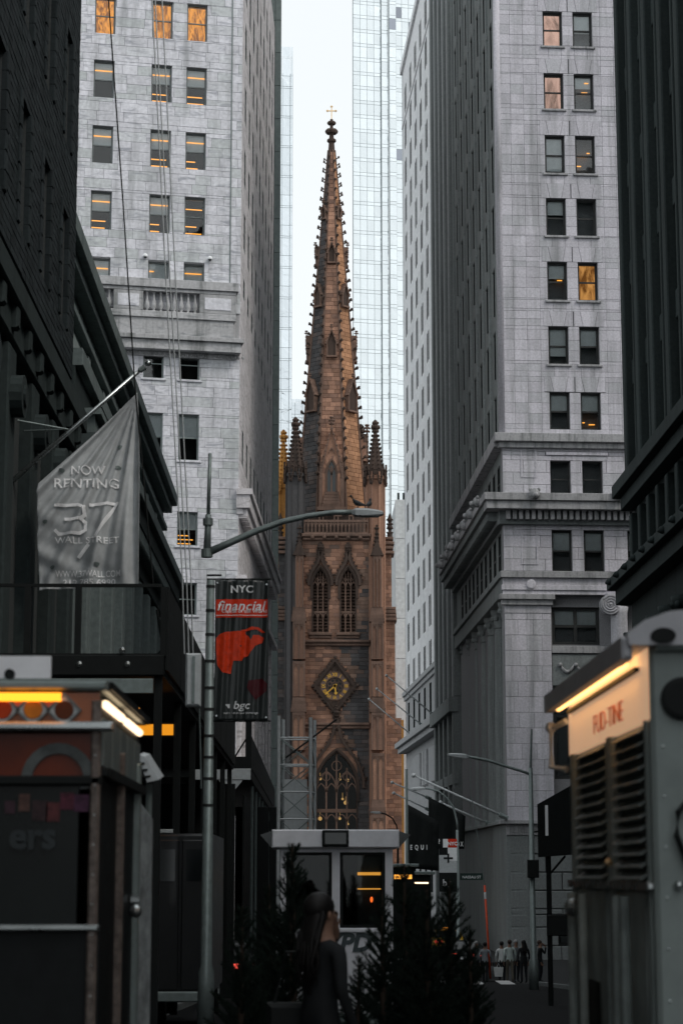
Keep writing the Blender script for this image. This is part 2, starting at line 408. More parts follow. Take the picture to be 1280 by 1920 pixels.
# ---- meshes that need evaluation are made before the scene grows
def text_mesh(body, size=1.0, ext=.01, shear=0, off=0.0, align='CENTER', sx=1.0, space=1.0):
    c = bpy.data.curves.new('txt', 'FONT'); c.body = body; c.size = size; c.extrude = ext; c.shear = shear; c.offset = off
    c.align_x = align; c.resolution_u = 3; c.space_character = space
    o = bpy.data.objects.new('txt', c); col.objects.link(o); o.scale = (1, 1, 1)
    dg = bpy.context.evaluated_depsgraph_get(); me = bpy.data.meshes.new_from_object(o.evaluated_get(dg))
    bpy.data.objects.remove(o); bpy.data.curves.remove(c)
    if sx != 1:
        for v in me.vertices: v.co.x *= sx
    return me
UPR = Matrix.Rotation(R(90), 4, 'X')     # lay text upright in the x-z plane, facing -y
def put_text(name, parent, body, mat, Mx, **kw):
    me = text_mesh(body, **kw); me.materials.append(mat)
    return link(name, me, parent, Mx @ UPR)
def skin_mesh(name, joints, bones, root, sub=2):
    "continuous body grown round a skeleton: joints = {name: (x,y,z,rx,ry)}"
    bm = bmesh.new(); lay = bm.verts.layers.skin.verify(); vs = {}
    for k, j in joints.items():
        v = bm.verts.new(j[:3]); v[lay].radius = (j[3], j[4] if len(j) > 4 else j[3]); v[lay].use_root = (k == root); vs[k] = v
    for a, b in bones: bm.edges.new((vs[a], vs[b]))
    me = bpy.data.meshes.new(name); bm.to_mesh(me); bm.free()
    o = bpy.data.objects.new(name, me); col.objects.link(o)
    md = o.modifiers.new('s', 'SKIN'); md.use_smooth_shade = True
    ms = o.modifiers.new('d', 'SUBSURF'); ms.levels = sub; ms.render_levels = sub
    dg = bpy.context.evaluated_depsgraph_get(); out = bpy.data.meshes.new_from_object(o.evaluated_get(dg))
    bpy.data.objects.remove(o); bpy.data.meshes.remove(me)
    out.polygons.foreach_set('use_smooth', [True]*len(out.polygons)); return out
# ================================================================== the street
def gz(y):
    "ground height along the street: level, then dipping to the crossing, then up to the church"
    K = [(-80, 0), (20, 0), (95, -2.9), (125, -2.9), (222, -1.2), (900, -1.2)]
    for (a, za), (b, zb) in zip(K, K[1:]):
        if a <= y <= b: return za+(zb-za)*(y-a)/(b-a)
    return 0
YS = [-80, -20, 0, 10, 20, 30, 40, 50, 60, 70, 80, 88, 95, 110, 125, 150, 175, 200, 222, 300, 500, 900]
def sheet(name, mat, x0, x1, dz, ys, label=None):
    m = MB()
    for a, b in zip(ys, ys[1:]):
        m.add([(x0, a, gz(a)+dz), (x1, a, gz(a)+dz), (x1, b, gz(b)+dz), (x0, b, gz(b)+dz)], [(0, 1, 2, 3)])
    return tag(m.build(name, mat, recalc=False), kind='structure')
sheet('ground', M['pavement'], -600, 600, -.06, YS)
sheet('road', M['asphalt'], -2.9, 8.9, 0, [y for y in YS if y <= 222])
def walk(name, x0, x1, y0, y1):
    ys = sorted({y0, y1, *[y for y in YS if y0 < y < y1]}); m = MB()
    for a, b in zip(ys, ys[1:]):
        m.add([(x0, a, gz(a)+.13), (x1, a, gz(a)+.13), (x1, b, gz(b)+.13), (x0, b, gz(b)+.13),
               (x0, a, gz(a)-.3), (x1, a, gz(a)-.3), (x1, b, gz(b)-.3), (x0, b, gz(b)-.3)],
              [(0, 1, 2, 3), (4, 0, 3, 7), (1, 5, 6, 2), (4, 5, 1, 0), (3, 2, 6, 7)])
    o = tag(m.build(name, M['pavement']), kind='structure')
    xk = x1 if x0 < 0 else x0
    for a in range(int(y0), int(y1)-1, 2):            # kerb stones
        k = MB(); b = a+1.985
        k.add([(-.09, 0, gz(a)+.135-gz(a)), (.09, 0, .135), (.09, 1.985, gz(b)-gz(a)+.135), (-.09, 1.985, gz(b)-gz(a)+.135),
               (-.09, 0, -.3), (.09, 0, -.3), (.09, 1.985, gz(b)-gz(a)-.3), (-.09, 1.985, gz(b)-gz(a)-.3)],
              [(0, 1, 2, 3), (4, 0, 3, 7), (1, 5, 6, 2), (4, 5, 1, 0), (3, 2, 6, 7)])
        if a > 2: k.build('kerb_stone', M['grey_stone_low'], o, Tr(xk, a, gz(a)))
    return o
walk('pavement_left', -5.5, -2.9, -60, 84); walk('pavement_right', 8.9, 11.6, -60, 84)
walk('pavement_right_far', 8.9, 12.5, 112, 200)
for k in range(9):                                    # zebra crossing at the side street
    m = MB(); m.box(0, .6, 0, 3, 0, .004)
    tag(m.build('crosswalk_stripe', M['paint_white'], None, Tr(-2.3+k*1.25, 84.5, gz(86)+.05)), kind='structure')

# ================================================================== window kit
_wf = {}
def frame_mesh(wd, h, fwid, mat, depth=.08, rail=.5, mull=0):
    k = (round(wd, 2), round(h, 2), fwid, mat.name, rail, mull)
    if k not in _wf:
        m = MB()
        m.box(0, fwid, 0, depth, 0, h); m.box(wd-fwid, wd, 0, depth, 0, h)
        m.box(fwid, wd-fwid, 0, depth, 0, fwid); m.box(fwid, wd-fwid, 0, depth, h-fwid, h)
        if rail: m.box(fwid, wd-fwid, .01, depth-.012, h*rail-fwid*.4, h*rail+fwid*.4)
        for i in range(mull): x = wd*(i+1)/(mull+1); m.box(x-fwid*.5, x+fwid*.5, -.004, depth-.02, fwid, h-fwid)
        _wf[k] = m.mesh('window_frame', mat, recalc=False)
    return _wf[k]
_rm = {}
def room_mesh(wd, h, d):
    k = (round(wd, 2), round(h, 2), d)
    if k not in _rm:
        m = MB(); e = .25
        x0, x1, z0, z1 = -e, wd+e, -.1, h+.2
        m.add([(x0, 0, z0), (x1, 0, z0), (x1, d, z0), (x0, d, z0), (x0, 0, z1), (x1, 0, z1), (x1, d, z1), (x0, d, z1)],
              [(0, 1, 2, 3), (4, 7, 6, 5), (1, 5, 6, 2), (0, 3, 7, 4), (2, 6, 7, 3)])
        _rm[k] = m.mesh('room', M['room'], recalc=False)
    return _rm[k]
def win(F, u0, u1, z0, z1, rec=.22, fwid=.07, fmat=None, rail=.5, blind=0, strips=(), lit=None, mull=0, room=True, glass=None, sill=None, sillmat=None, name='window'):
    wd = u1-u0; h = z1-z0
    fr = link(name, frame_mesh(wd, h, fwid, fmat or M['frame_dark'], rail=rail, mull=mull), F.root, F.at(u0, rec, z0))
    link('pane', boxm(wd-fwid, .012, h-fwid, glass or M['thin']), fr, Tr(fwid/2, .05, fwid/2))
    if room: link('room', room_mesh(wd, h, 2.2), fr, Tr(0, .09, 0))
    if blind: link('blind', boxm(wd-.04, .02, h*blind, M['blind']), fr, Tr(.02, .14, h*(1-blind)))
    for s_ in strips: link('ceiling_light', boxm(wd*s_[1], .05, .05, M['strip']), fr, Tr(wd*(s_[2] if len(s_) > 2 else .05), .11 if blind and s_[0] > 1-blind else .5, h*s_[0]))
    if lit: link('lit_curtain', boxm(wd-.06, .02, h*.96, lit), fr, Tr(.03, .3, .02))
    if sill: link('sill', boxm(wd+.3, rec+sill, .14, sillmat or M['grey_ledge'], .02), fr, Tr(-.15, -rec-sill, -.15))
    return fr

# ================================================================== pale marble tower, left
mt = thing('marble_office_tower', 'tall pale veined marble office tower with orange-lit windows and a balustrade, left', 'building', (-4.48, 120, -3.2))
Fm = Face(mt, (0, 0, 0), R(11)); Fs = Face(mt, (0, 0, 0), R(88.2))
def zrow(F, x, ys): return [F.uv(x, y)[1] for y in ys]
TOPZ = 74.0
up_rows = [(8, 77), (127, 196), (249, 318), (370, 441), (494, 533)]
ucols = [Fm.uv(a, 285)[0] for a in (107, 173, 282, 348)]; uw = Fm.uv(386, 285)[0]-ucols[3]
ucols = [ucols[0]-3.44, ucols[0]-5.52]+ucols
ops = []; wins = []
rowz = []
for y0, y1 in up_rows: rowz.append((Fm.uv(367, y1)[1], Fm.uv(367, y0)[1]))
rowz = [(rowz[0][0]+k*3.95, rowz[0][1]+k*3.95) for k in (3, 2, 1)]+rowz
for i, (za, zb) in enumerate(rowz):
    for j, u in enumerate(ucols): ops.append((u, u+uw, za, zb)); wins.append((i-3, j, u, za, zb))
lo_rows = [(655, 712), (777, 863), (960, 1023), (1093, 1153), (1205, 1262)]
zl = [(Fm.uv(353, b)[1], Fm.uv(353, a)[1]) for a, b in lo_rows]
lc = [Fm.uv(335, 800)[0], Fm.uv(267, 800)[0]]; lw_ = Fm.uv(373, 800)[0]-lc[0]
lc += [lc[1]-3.4, lc[1]-5.5]
lops = [(u, u+lw_, a, b) for a, b in zl for u in lc]
zc_bot = Fm.uv(300, 668)[1]; zc_top = Fm.uv(300, 533)[1]
core(Fm, -16, 0, 0, zc_bot, lops, .06, .7, M['marble_joint'], 'lower_wall')
core(Fm, -16, 0, zc_bot, TOPZ, ops, .06, .7, M['marble_joint'], 'upper_wall')
ug = Fm.uv(434, 300)[0]
blocks(Fm, -16, ug-.05, zc_top-1.6, TOPZ, .62, 1.35, ops, M['marble'], vis=px_vis(Fm), nmax=300, seed=3, wj=.4)
blocks(Fm, ug, 0, zc_top-1.6, TOPZ, .62, .75, [], M['marble'], vis=px_vis(Fm), nmax=0, seed=5, name='corner_block')
blocks(Fm, -16, 0, 5, zc_bot, .62, 1.35, lops, M['marble'], vis=px_vis(Fm), nmax=140, seed=4, wj=.4, name='lower_block')
mp_ = MB(); mp_.box(ug-.06, ug-.01, -.07, 0, zc_top, TOPZ); mp_.build('downpipe', M['metal_grey'], mt, Fm.M)
rw = random.Random(5)
for r, c, u, za, zb in wins:
    kw = dict(fmat=M['frame_green'], fwid=.09)
    if r <= 0: win(Fm, u, u+uw, za, zb, lit=M['lit_a'], strips=((.22, .9),), **kw)
    elif r == 1 and c in (2, ): win(Fm, u, u+uw, za, zb, lit=M['lit_a'], **kw)
    elif r == 4: win(Fm, u, u+uw, za, zb, blind=.98, strips=((.55, .85 if c != 4 else .25),), rail=0, **kw)
    else:
        st = [(.76, .88)]
        if c >= 4 or r == 3: st += [(.30, rw.uniform(.5, .9)), (.12, rw.uniform(.4, .9))] if r != 1 or c != 3 else []
        win(Fm, u, u+uw, za, zb, blind=.5 if not (r == 3 and c == 5) else 0, strips=st, **kw)
for i, (a, b) in enumerate(zl):
    for j, u in enumerate(lc):
        win(Fm, u, u+lw_, a, b, fmat=M['metal_grey'], fwid=.08, blind=[0, .5, .5, 0, 0][i], strips=((.34, .6), (.22, .8), (.1, .7)) if i == 2 and j == 0 else (), sill=.12, sillmat=M['marble'])
# balustrade and cornice
def zz(y, x=300): return Fm.uv(x, y)[1]
ub = Fm.uv(440, 560)[0]
z1, z2, z3, z4, z5, z6 = zz(529), zz(545), zz(588), zz(600), zz(634), zz(660)
led(Fm, -16, ub, z2, z1, .75, M['marble_dirty'], 'balustrade_rail', r1=.15)
led(Fm, -16, ub, z2-.22, z2-.004, .62, M['marble_dirty'], 'rail_moulding')
led(Fm, -16, ub, z4, z3, .62, M['marble_dirty'], 'balustrade_base')
led(Fm, -16, ub-.12, z5, z4-.004, .5, M['marble_dirty'], 'parapet_wall')
led(Fm, -16, ub, z5-.28, z5-.004, .95, M['marble_dirty'], 'cornice', r1=.45)
led(Fm, -16, ub, z6, z5-.285, .75, M['marble_dirty'], 'cornice_moulding', r1=.3)
led(Fm, -16, ub, z6-.3, z6-.004, .14, M['marble_dirty'], 'frieze', r1=.05)
bal = MB(); bal.lathe([(.10, 0), (.10, .05), (.06, .09), (.165, .25), (.16, .38), (.08, .62), (.06, .85), (.09, .93), (.10, 1.0)], 10)
balm = bal.mesh('baluster', M['marble_dirty'], True)
bz0 = z3; bh = (z2-.22)-z3
def balrow(xa, xb, n):
    a = Fm.uv(xa, 565, -.4)[0]; b = Fm.uv(xb, 565, -.4)[0]
    for k in range(n): link('baluster', balm, mt, Fm.at(a+(b-a)*k/max(1, n-1), -.38, bz0) @ Sc(1, 1, bh))
    return a-.25, b+.25
a1, b1 = balrow(276, 366, 8); a0, b0 = balrow(190, 205, 2); a2, b2 = balrow(130, 175, 4)
for p, q in ((b1, ub), (b0, a1), (b2, a0)):
    link('pedestal', boxm(q-p, .42, bh, M['marble_dirty'], .03), mt, Fm.at(p, -.6, bz0+.002))
    link('pedestal_panel', boxm((q-p)*.72, .03, bh*.62, M['marble'], .02), mt, Fm.at(p+(q-p)*.14, -.63, bz0+bh*.19))
egg = MB()
for k in range(60): egg.blob((-14+k*.24, -.17, z6-.15), .1, 6, 4, (.8, .6, 1.1))
egg.build('egg_and_dart_moulding', M['marble_dirty'], mt, Fm.M, True)['kind'] = 'stuff'
# street side of the same tower
SL = 38.0
sops = []
for k in range(9):
    for za, zb in rowz[:]+[(zc_bot-6-3.95*q, zc_bot-6-3.95*q+2.2) for q in range(1)]:
        sops.append((2.2+k*4.0, 2.2+k*4.0+1.3, za, zb))
core(Fs, 0, SL, 0, TOPZ, sops, .06, .7, M['marble_joint'], 'street_wall')
blocks(Fs, 0, SL, 9, TOPZ, .62, 1.5, sops, M['marble_side'], nmax=0, seed=9, name='street_side_block')
for o in sops: win(Fs, o[0], o[1], o[2], o[3], rec=-.03, fmat=M['frame_green'], room=False, glass=M['void_glass'])
zc = Fs.uv(443, 906)[1]
led(Fs, -.4, SL, zc-.35, zc, .85, M['marble_side'], 'street_cornice', r0=.0)
led(Fs, -.3, SL, zc-1.15, zc-.354, .7, M['marble_side'], 'street_cornice_fascia')
led(Fs, -.1, SL, zc-1.5, zc-1.155, .3, M['marble_side'], 'street_architrave')
den = MB()
for k in range(60): den.box(k*.62, k*.62+.34, -.55, 0, zc-1.75, zc-1.16)
den.build('dentil_course', M['marble_side'], mt, Fs.M, recalc=False)['kind'] = 'stuff'
led(Fs, -.2, SL, zc-5.6, zc-5.2, .55, M['marble_side'], 'street_string_course')
for k in range(9): link('street_pilaster', boxm(1.0, .5, zc-5.7, M['marble_side'], .03), mt, Fs.at(.2+k*4.1, -.3, 0.02))
back = MB(); back.box(-16, -.5, 14, 14.4, 0, TOPZ); back.build('back_wall', M['marble_joint'], mt, Fm.M)
for px, py in ((272, 484), (393, 489)):
    u, z = Fm.uv(px, py)
    c = thing('security_camera', 'small white dome security camera on marble wall, '+('left one' if px < 300 else 'right one'), 'camera', Fm.Wm @ Vector((u, -.03, z)), R(11), 'security cameras on the marble wall')
    a = MB(); a.box(-.06, .06, -.1, 0, .1, .26); a.lathe([(.15, .03), (.16, .1), (.12, .2), (.04, .24)], 12, (0, -.16, 0)); a.build('housing', M['blind'], c)
    a = MB(); a.blob((0, -.16, .03), .11, 10, 6, (1, 1, .9)); a.build('dome', M['black_glass'], c, smooth=True)

# ================================================================== plain green-grey tower behind it
gt = thing('grey_green_tower', 'plain dark grey-green tower slab narrowly showing behind the marble tower', 'building', (W(523, 900, 166).x, 166, -3))
Fg = Face(gt, (0, 0, 0), R(4))
gw = abs(Fg.uv(497, 900)[0])+6
for k in range(28):
    link('panel', boxm(gw-.55, .1, 2.96, M['green_grey'], .02), gt, Fg.at(-gw, -.02, k*3+.02))
    link('edge_panel', boxm(.52, .14, 2.98, M['green_grey'], .03), gt, Fg.at(-.53, -.06, k*3+.01))
mm = MB(); mm.box(-gw, -.02, .06, 5, 0, 84); mm.build('wall', M['green_grey'], gt, Fg.M)
for k in range(14):
    link('slot_window', boxm(.35, .04, 1.6, M['black_glass']), gt, Fg.at(-gw+4.6, -.05, 6+k*5.8))

# ================================================================== low bank building on the left with heavy cornices (Y 45..77)
lb = thing('low_bank_building', 'low grey stone bank with heavy cornices and panelled attic behind the flag', 'building', (-6.0, 45, -2))
Fb = Face(lb, (0, 0, 0), R(90)); LB = 36.5; B0 = 2.0
lops = [(1.2+k*3.2, 1.2+k*3.2+1.9, 6.2+B0, 11.3+B0) for k in range(11)]
core(Fb, 0, LB, 0, 13+B0, lops, .08, .8, M['bank_stone'], 'wall')
core(Fb, 0, LB, 13+B0, 17.0+B0, [], .14, .9, M['bank_light'], 'attic_wall')
led(Fb, 0, LB, 16.75+B0, 17.2+B0, .45, M['bank_stone'], 'cornice', r1=.25, back=.4)
led(Fb, 0, LB, 16.45+B0, 16.746+B0, .25, M['bank_stone'], 'cornice_moulding', r1=.15, back=.4)
for k in range(18): link('frieze_panel', boxm(1.7, .12, .36, M['bank_light'], .03), lb, Fb.at(.2+k*2.03, .08, 16.04+B0))
led(Fb, 0, LB, 15.72+B0, 15.92+B0, .06, M['bank_stone'], 'attic_ledge', r1=.2, back=.6)
for k in range(9):
    link('attic_pilaster', boxm(.5, .2, 1.9, M['bank_light'], .03), lb, Fb.at(.1+k*4.0, .04, 13.78+B0))
    link('attic_panel', boxm(2.6, .12, 1.55, M['bank_light'], .04), lb, Fb.at(1.0+k*4.0, .09, 13.95+B0)) if k < 8 else None
led(Fb, 0, LB, 13.35+B0, 13.75+B0, .75, M['bank_stone'], 'main_cornice', r1=.55, back=.4)
led(Fb, 0, LB, 12.75+B0, 13.345+B0, .58, M['dark_stone'], 'main_cornice_fascia', r1=.4, back=.4)
led(Fb, 0, LB, 11.8+B0, 12.745+B0, .18, M['dark_stone'], 'entablature', r1=.1, back=.3)
zig = MB()
for k in range(150):
    u = k*.215
    zig.box(u, u+.10, -.54, -.2, 12.35+B0, 12.74+B0)
zig.build('carved_soffit', M['bank_stone'], lb, Fb.M, recalc=False)['kind'] = 'stuff'
for o in lops:
    win(Fb, o[0], o[1], o[2], o[3], rec=.35, room=False, glass=M['dim_glass'], fmat=M['metal_grey'], mull=1, rail=.6)
    link('pilaster', boxm(.75, .35, 5.6, M['bank_stone'], .04), lb, Fb.at(o[1]+.27, -.25, 6.0+B0))
led(Fb, 0, LB, 5.3+B0, 5.95+B0, .5, M['bank_stone'], 'belt_course', r1=.3)
cc = MB(); cc.box(0, LB-.02, .95, 12, 0, 16.9+B0); cc.build('building_mass', M['bank_stone'], lb, Fb.M)
endw = MB(); endw.box(-.7, 0, .1, 12, 0, 16.5+B0)
# console bracket
cb = MB(); cb.prism([(-.35, 0), (.35, 0), (.55, .5), (.6, .9), (-.6, .9), (-.55, .5)], -.9, .1); cb.box(-.7, .7, -1.05, .1, .9, 1.05)
cb.build('console_bracket', M['bank_stone'], lb, Fb.at(2.0, 0, 11.6+B0))

# ================================================================== tall dark brick building, near left (Y -60..45)
nb = thing('dark_brick_building', 'tall dark brick building with quoined windows filling the left edge', 'building', (-5.5, 45, -2))
Fn = Face(nb, (0, 0, 0), R(90)); nops = []
for k in range(18):
    for fl in range(5):
        nops.append((-2.6-k*3.1, -2.6-k*3.1+1.15, 15.8+fl*4.1, 18.4+fl*4.1))
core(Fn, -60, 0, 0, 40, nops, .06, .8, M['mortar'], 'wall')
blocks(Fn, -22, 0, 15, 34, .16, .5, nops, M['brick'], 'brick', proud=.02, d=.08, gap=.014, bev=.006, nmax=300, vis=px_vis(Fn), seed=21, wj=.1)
for o in nops:
    if o[0] > -36 and o[2] < 60:
        win(Fn, o[0], o[1], o[2], o[3], rec=.35, room=False, glass=M['black_glass'])
        for q in range(7):
            for s_ in (o[0]-.32, o[1]+.0):
                link('quoin', boxm(.32 if q % 2 else .24, .12, .36, M['brick'], .02), nb, Fn.at(s_ if s_ > o[0] or q % 2 else s_+.08, -.06, o[2]+q*.37))
    else: link('pane', boxm(1.15, .03, 2.6, M['black_glass']), nb, Fn.at(o[0], .3, o[2]))
led(Fn, -60, 0, 13.75, 14.2, .38, M['dark_stone'], 'cornice', back=.4)
led(Fn, -60, 0, 13.2, 13.746, .22, M['dark_stone'], 'cornice_moulding', back=.4)
for k in range(14): link('modillion', boxm(.3, .3, .4, M['dark_stone'], .04), nb, Fn.at(-1-k*1.6, -.34, 13.33))
for k in range(12):
    link('pilaster', boxm(.8, .3, 8.1, M['dark_stone'], .04), nb, Fn.at(-1.2-k*3.1, -.2, 5.0))
    v = MB(); v.lathe([(.38, 0), (.38, .3)], 16, axis='y'); v.lathe([(.2, -.05), (.2, .34)], 12, axis='y')
    v.build('volute', M['dark_stone'], nb, Fn.at(-.8-k*3.1, -.12, 12.2))
cc = MB(); cc.box(-60, -.02, .95, 25, 0, 39.9); cc.build('building_mass', M['mortar'], nb, Fn.M)

# ================================================================== dark building with piers, near right (Y -60..77)
rb = thing('dark_pier_building', 'dark stone building with tall vertical piers and heavy cornices at the right edge', 'building', (12.45, 77.5, -2.8))
Fr = Face(rb, (0, 0, 0), R(-90)); B1 = 2.5
rops = []
for k in range(29):
    u = 1.0+k*3.2
    for fl in range(10): rops.append((u, u+.95, 18.0+B1+fl*4.0, 20.9+B1+fl*4.0)); rops.append((u+1.3, u+2.25, 18.0+B1+fl*4.0, 20.9+B1+fl*4.0))
core(Fr, 30, 94, 0, 27, [], .06, .7, M['dark_stone'], 'unseen_low_wing_wall')  # out-of-view wing, kept low so more daylight reaches the street
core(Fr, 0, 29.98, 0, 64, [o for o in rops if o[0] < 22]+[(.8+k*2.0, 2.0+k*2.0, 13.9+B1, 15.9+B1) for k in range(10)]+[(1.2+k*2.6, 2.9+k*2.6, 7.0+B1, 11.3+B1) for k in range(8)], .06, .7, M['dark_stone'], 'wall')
for o in rops:
    if o[0] < 22: win(Fr, o[0], o[1], o[2], o[3], rec=.3, room=False, glass=M['black_glass'])
    elif o[0] < 29 or o[3] < 26: link('pane', boxm(.95, .03, 2.9, M['black_glass']), rb, Fr.at(o[0], .03, o[2]))
for k in range(9):
    u = k*3.2
    link('pier', boxm(.72, .4, 43, M['dark_stone'], .05), rb, Fr.at(u+.12, -.32, 17.4+B1))
    link('slim_pier', boxm(.3, .25, 43, M['dark_stone'], .04), rb, Fr.at(u+1.97, -.18, 17.4+B1))
    for fl in range(10): link('spandrel', boxm(1.05, .1, 1.0, M['dark_stone'], .03), rb, Fr.at(u+.9, -.06, 20.95+B1+fl*4)); link('spandrel', boxm(.9, .1, 1.0, M['dark_stone'], .03), rb, Fr.at(u+2.28, -.06, 20.95+B1+fl*4))
led(Fr, 0, 94, 16.7+B1, 17.2+B1, .75, M['dark_stone'], 'upper_cornice', r0=.5)
led(Fr, 0, 94, 16.2+B1, 16.696+B1, .45, M['dark_stone'], 'upper_cornice_moulding', r0=.3)
for k in range(10):
    win(Fr, .8+k*2.0, 2.0+k*2.0, 13.9+B1, 15.9+B1, rec=.3, room=False, glass=M['dim_glass'])
    link('attic_pilaster', boxm(.5, .3, 2.2, M['dark_stone'], .04), rb, Fr.at(.15+k*2.0, -.2, 13.75+B1))
led(Fr, 0, 94, 13.1+B1, 13.5+B1, 1.0, M['dark_stone'], 'main_cornice', r0=.75)
led(Fr, 0, 94, 12.5+B1, 13.096+B1, .7, M['dark_stone'], 'main_cornice_moulding', r0=.5)
led(Fr, 0, 94, 11.4+B1, 12.495+B1, .15, M['dark_stone'], 'frieze', r0=.1)
for k in range(9): link('lion_head', (lambda m: m.blob((0, -.05, 0), .13, 8, 6).blob((0, -.15, -.03), .07, 6, 4).mesh('lion_head', M['dark_stone'], True))(MB()), rb, Fr.at(.3+k*2.0, -1.0, 13.3+B1))
for k in range(8):
    win(Fr, 1.2+k*2.6, 2.9+k*2.6, 7.0+B1, 11.3+B1, rec=.4, room=False, glass=M['dim_glass'], mull=1)
    cm = MB(); cm.lathe([(.36, 0), (.33, .3), (.30, 6.6)], 14); cm.lathe([(.3, 6.6), (.48, 7.1), (.5, 7.3)], 10)
    for q in range(8): cm.blob((.42*math.cos(q*.785), .42*math.sin(q*.785), 7.0), .14, 5, 4)
    cm.build('column', M['dark_stone'], rb, Fr.at(.55+k*2.6, -.1, 4.0+B1), True)
cc = MB(); cc.box(.05, 29.9, .9, 25, 0, 63.9); cc.box(30, 94, .9, 25, 0, 26.9); cc.box(-34, 0, 6.2, 28, 0, 30); cc.build('building_mass', M['dark_stone'], rb, Fr.M)  # last box: unseen side-street block added to darken the crossing

# ================================================================== grey stone corner tower, right (front Y 120)
st = thing('grey_stone_corner_tower', 'grey limestone corner office tower with paired black windows and giant columns', 'building', (11.43, 120, -3.2))
Ff = Face(st, (0, 0, 0), R(3)); Fk = Face(st, (0, 0, 0), R(-88.6))
TOPS = 74.0; WF = 16.0
rows = [(22, 87), (138, 205), (254, 325), (372, 442), (491, 563), (612, 683), (735, 805)]
cols_ = [(1018, 1053), (1075, 1113)]
pz = [(Ff.uv(1040, b)[1], Ff.uv(1040, a)[1]) for a, b in rows]
fh = (pz[0][0]-pz[6][0])/6
pz = [(pz[0][0]+fh*k, pz[0][1]+fh*k) for k in (4, 3, 2, 1)]+pz
ul = [Ff.uv(1023, 400)[0], Ff.uv(1080, 400)[0]]; uww = Ff.uv(1060, 400)[0]-ul[0]
ul = ul+[ul[0]+4.9, ul[1]+4.9, ul[0]+9.8]
fops = [(u, u+uww, a, b) for a, b in pz for u in ul]
def fz(y, x=1000): return Ff.uv(x, y)[1]
l1a, l1b = fz(838), fz(815)
r8 = (fz(930), fz(863)); u8 = [Ff.uv(1031, 900)[0], Ff.uv(1091, 900)[0]]; w8 = Ff.uv(1069, 900)[0]-u8[0]
r9 = (fz(1070), fz(993)); u9 = [Ff.uv(1034, 1030)[0], Ff.uv(1094, 1030)[0]]; w9 = Ff.uv(1072, 1030)[0]-u9[0]
c8b, c8t = fz(986), fz(931)
mops = [(u, u+w8, *r8) for u in u8+[u8[0]+4.6, u8[1]+4.6]]+[(u, u+w9, *r9) for u in u9+[u9[0]+4.6, u9[1]+4.6]]
zent = fz(1115)
u10, u10b = Ff.uv(1036, 1170)[0], Ff.uv(1126, 1170)[0]
z10a, z10b = fz(1207), fz(1136)
bops = [(u10, u10b, z10a, z10b), (u10, u10b, fz(1460), fz(1290)), (u10, u10b, fz(1775), fz(1715))]
core(Ff, 0, WF, l1b, TOPS, fops, .05, .7, M['grey_joint'], 'upper_wall')
core(Ff, 0, WF, zent, l1b, mops, .05, .7, M['grey_joint'], 'middle_wall')
core(Ff, 0, WF, 0, zent, bops, .4, .9, M['grey_joint'], 'base_wall')
# voussoir heads take their own zone above each window
hops = list(fops)
vh = .95
for u0, u1, a, b in fops:
    hops.append((u0-.30, u1+.30, b, b+vh))
blocks(Ff, .0, WF, l1b, TOPS, .66, .82, hops, M['grey_stone'], vis=px_vis(Ff), nmax=300, seed=31, wj=0, gap=.013, bev=.01, stack=True)
kid = 0
for u0, u1, a, b in fops:
    wv = (u1-u0+.6); x0 = u0-.3
    for s_, (p, q, p2, q2) in enumerate(((0, .30, 0, .20), (.31, .69, .21, .79), (.70, 1, .80, 1))):
        k_ = MB(); k_.prism([(p*wv, 0), (q*wv, 0), (q2*wv, vh-.02), (p2*wv, vh-.02)], -.06 if s_ == 1 else -.045, .1)
        key = ('v', s_)
        if key not in _wf: _wf[key] = k_.mesh('voussoir', M['grey_stone'])
        link('voussoir', _wf[key], st, Ff.at(x0, 0, b+.015))
cfg = {(4, 0): dict(lit=M['lit_c']), (5, 0): dict(lit=M['lit_c'], strips=((.15, .5, .1),)), (5, 1): dict(blind=.35, strips=((.6, .3, .5), (.8, .2, .6))), (4, 1): dict(blind=.55),
       (6, 0): dict(blind=.9), (6, 1): dict(strips=((.3, .35, .05), (.55, .5, .2), (.65, .15, .7))), (7, 0): dict(blind=.4), (7, 1): dict(), (8, 0): dict(strips=((.6, .25, .6),), blind=.4),
       (8, 1): dict(lit=M['lit_b']), (9, 0): dict(blind=.75), (9, 1): dict(blind=.5), (10, 0): dict(blind=.5), (10, 1): dict(blind=.5, strips=((.25, .2, .1), (.2, .3, .5)))}
for i, (a, b) in enumerate(pz):
    for j, u in enumerate(ul):
        win(Ff, u, u+uww, a, b, rec=.25, fwid=.13, sill=.16 if i < 10 else None, sillmat=M['grey_ledge'], **cfg.get((i, j), dict(blind=.5)))
led(Ff, 0, WF, l1a+.25, l1b, .55, M['grey_ledge'], 'ledge', r0=.5); led(Ff, 0, WF, l1a-.1, l1a+.246, .3, M['grey_ledge'], 'ledge_moulding', r0=.25)
blocks(Ff, 0, WF, r8[0]-.05, l1a-.1, .75, 1.3, mops+[(u8[0]-.3, u8[1]+w8+.4, r8[1]+.3, r8[1]+.55)], M['grey_stone'], name='frieze_block', nmax=60, vis=px_vis(Ff), seed=33, gap=.018)
led(Ff, u8[0]-.25, u8[1]+w8+.35, r8[1]+.32, r8[1]+.52, .12, M['grey_stone'], 'window_head')
zb = c8t
led(Ff, -.1, WF, zb-.45, zb, 1.3, M['grey_ledge'], 'main_cornice', r0=1.2)
led(Ff, -.1, WF, zb-.95, zb-.454, 1.15, M['grey_ledge'], 'main_cornice_fascia', r0=1.05)
led(Ff, 0, WF, zb-1.75, zb-.955, .35, M['side_stone'], 'cornice_bed', r0=.3)
dn = MB()
for k in range(42): dn.box(.1+k*.38, .32+k*.38, -.75, -.3, zb-1.5, zb-.96)
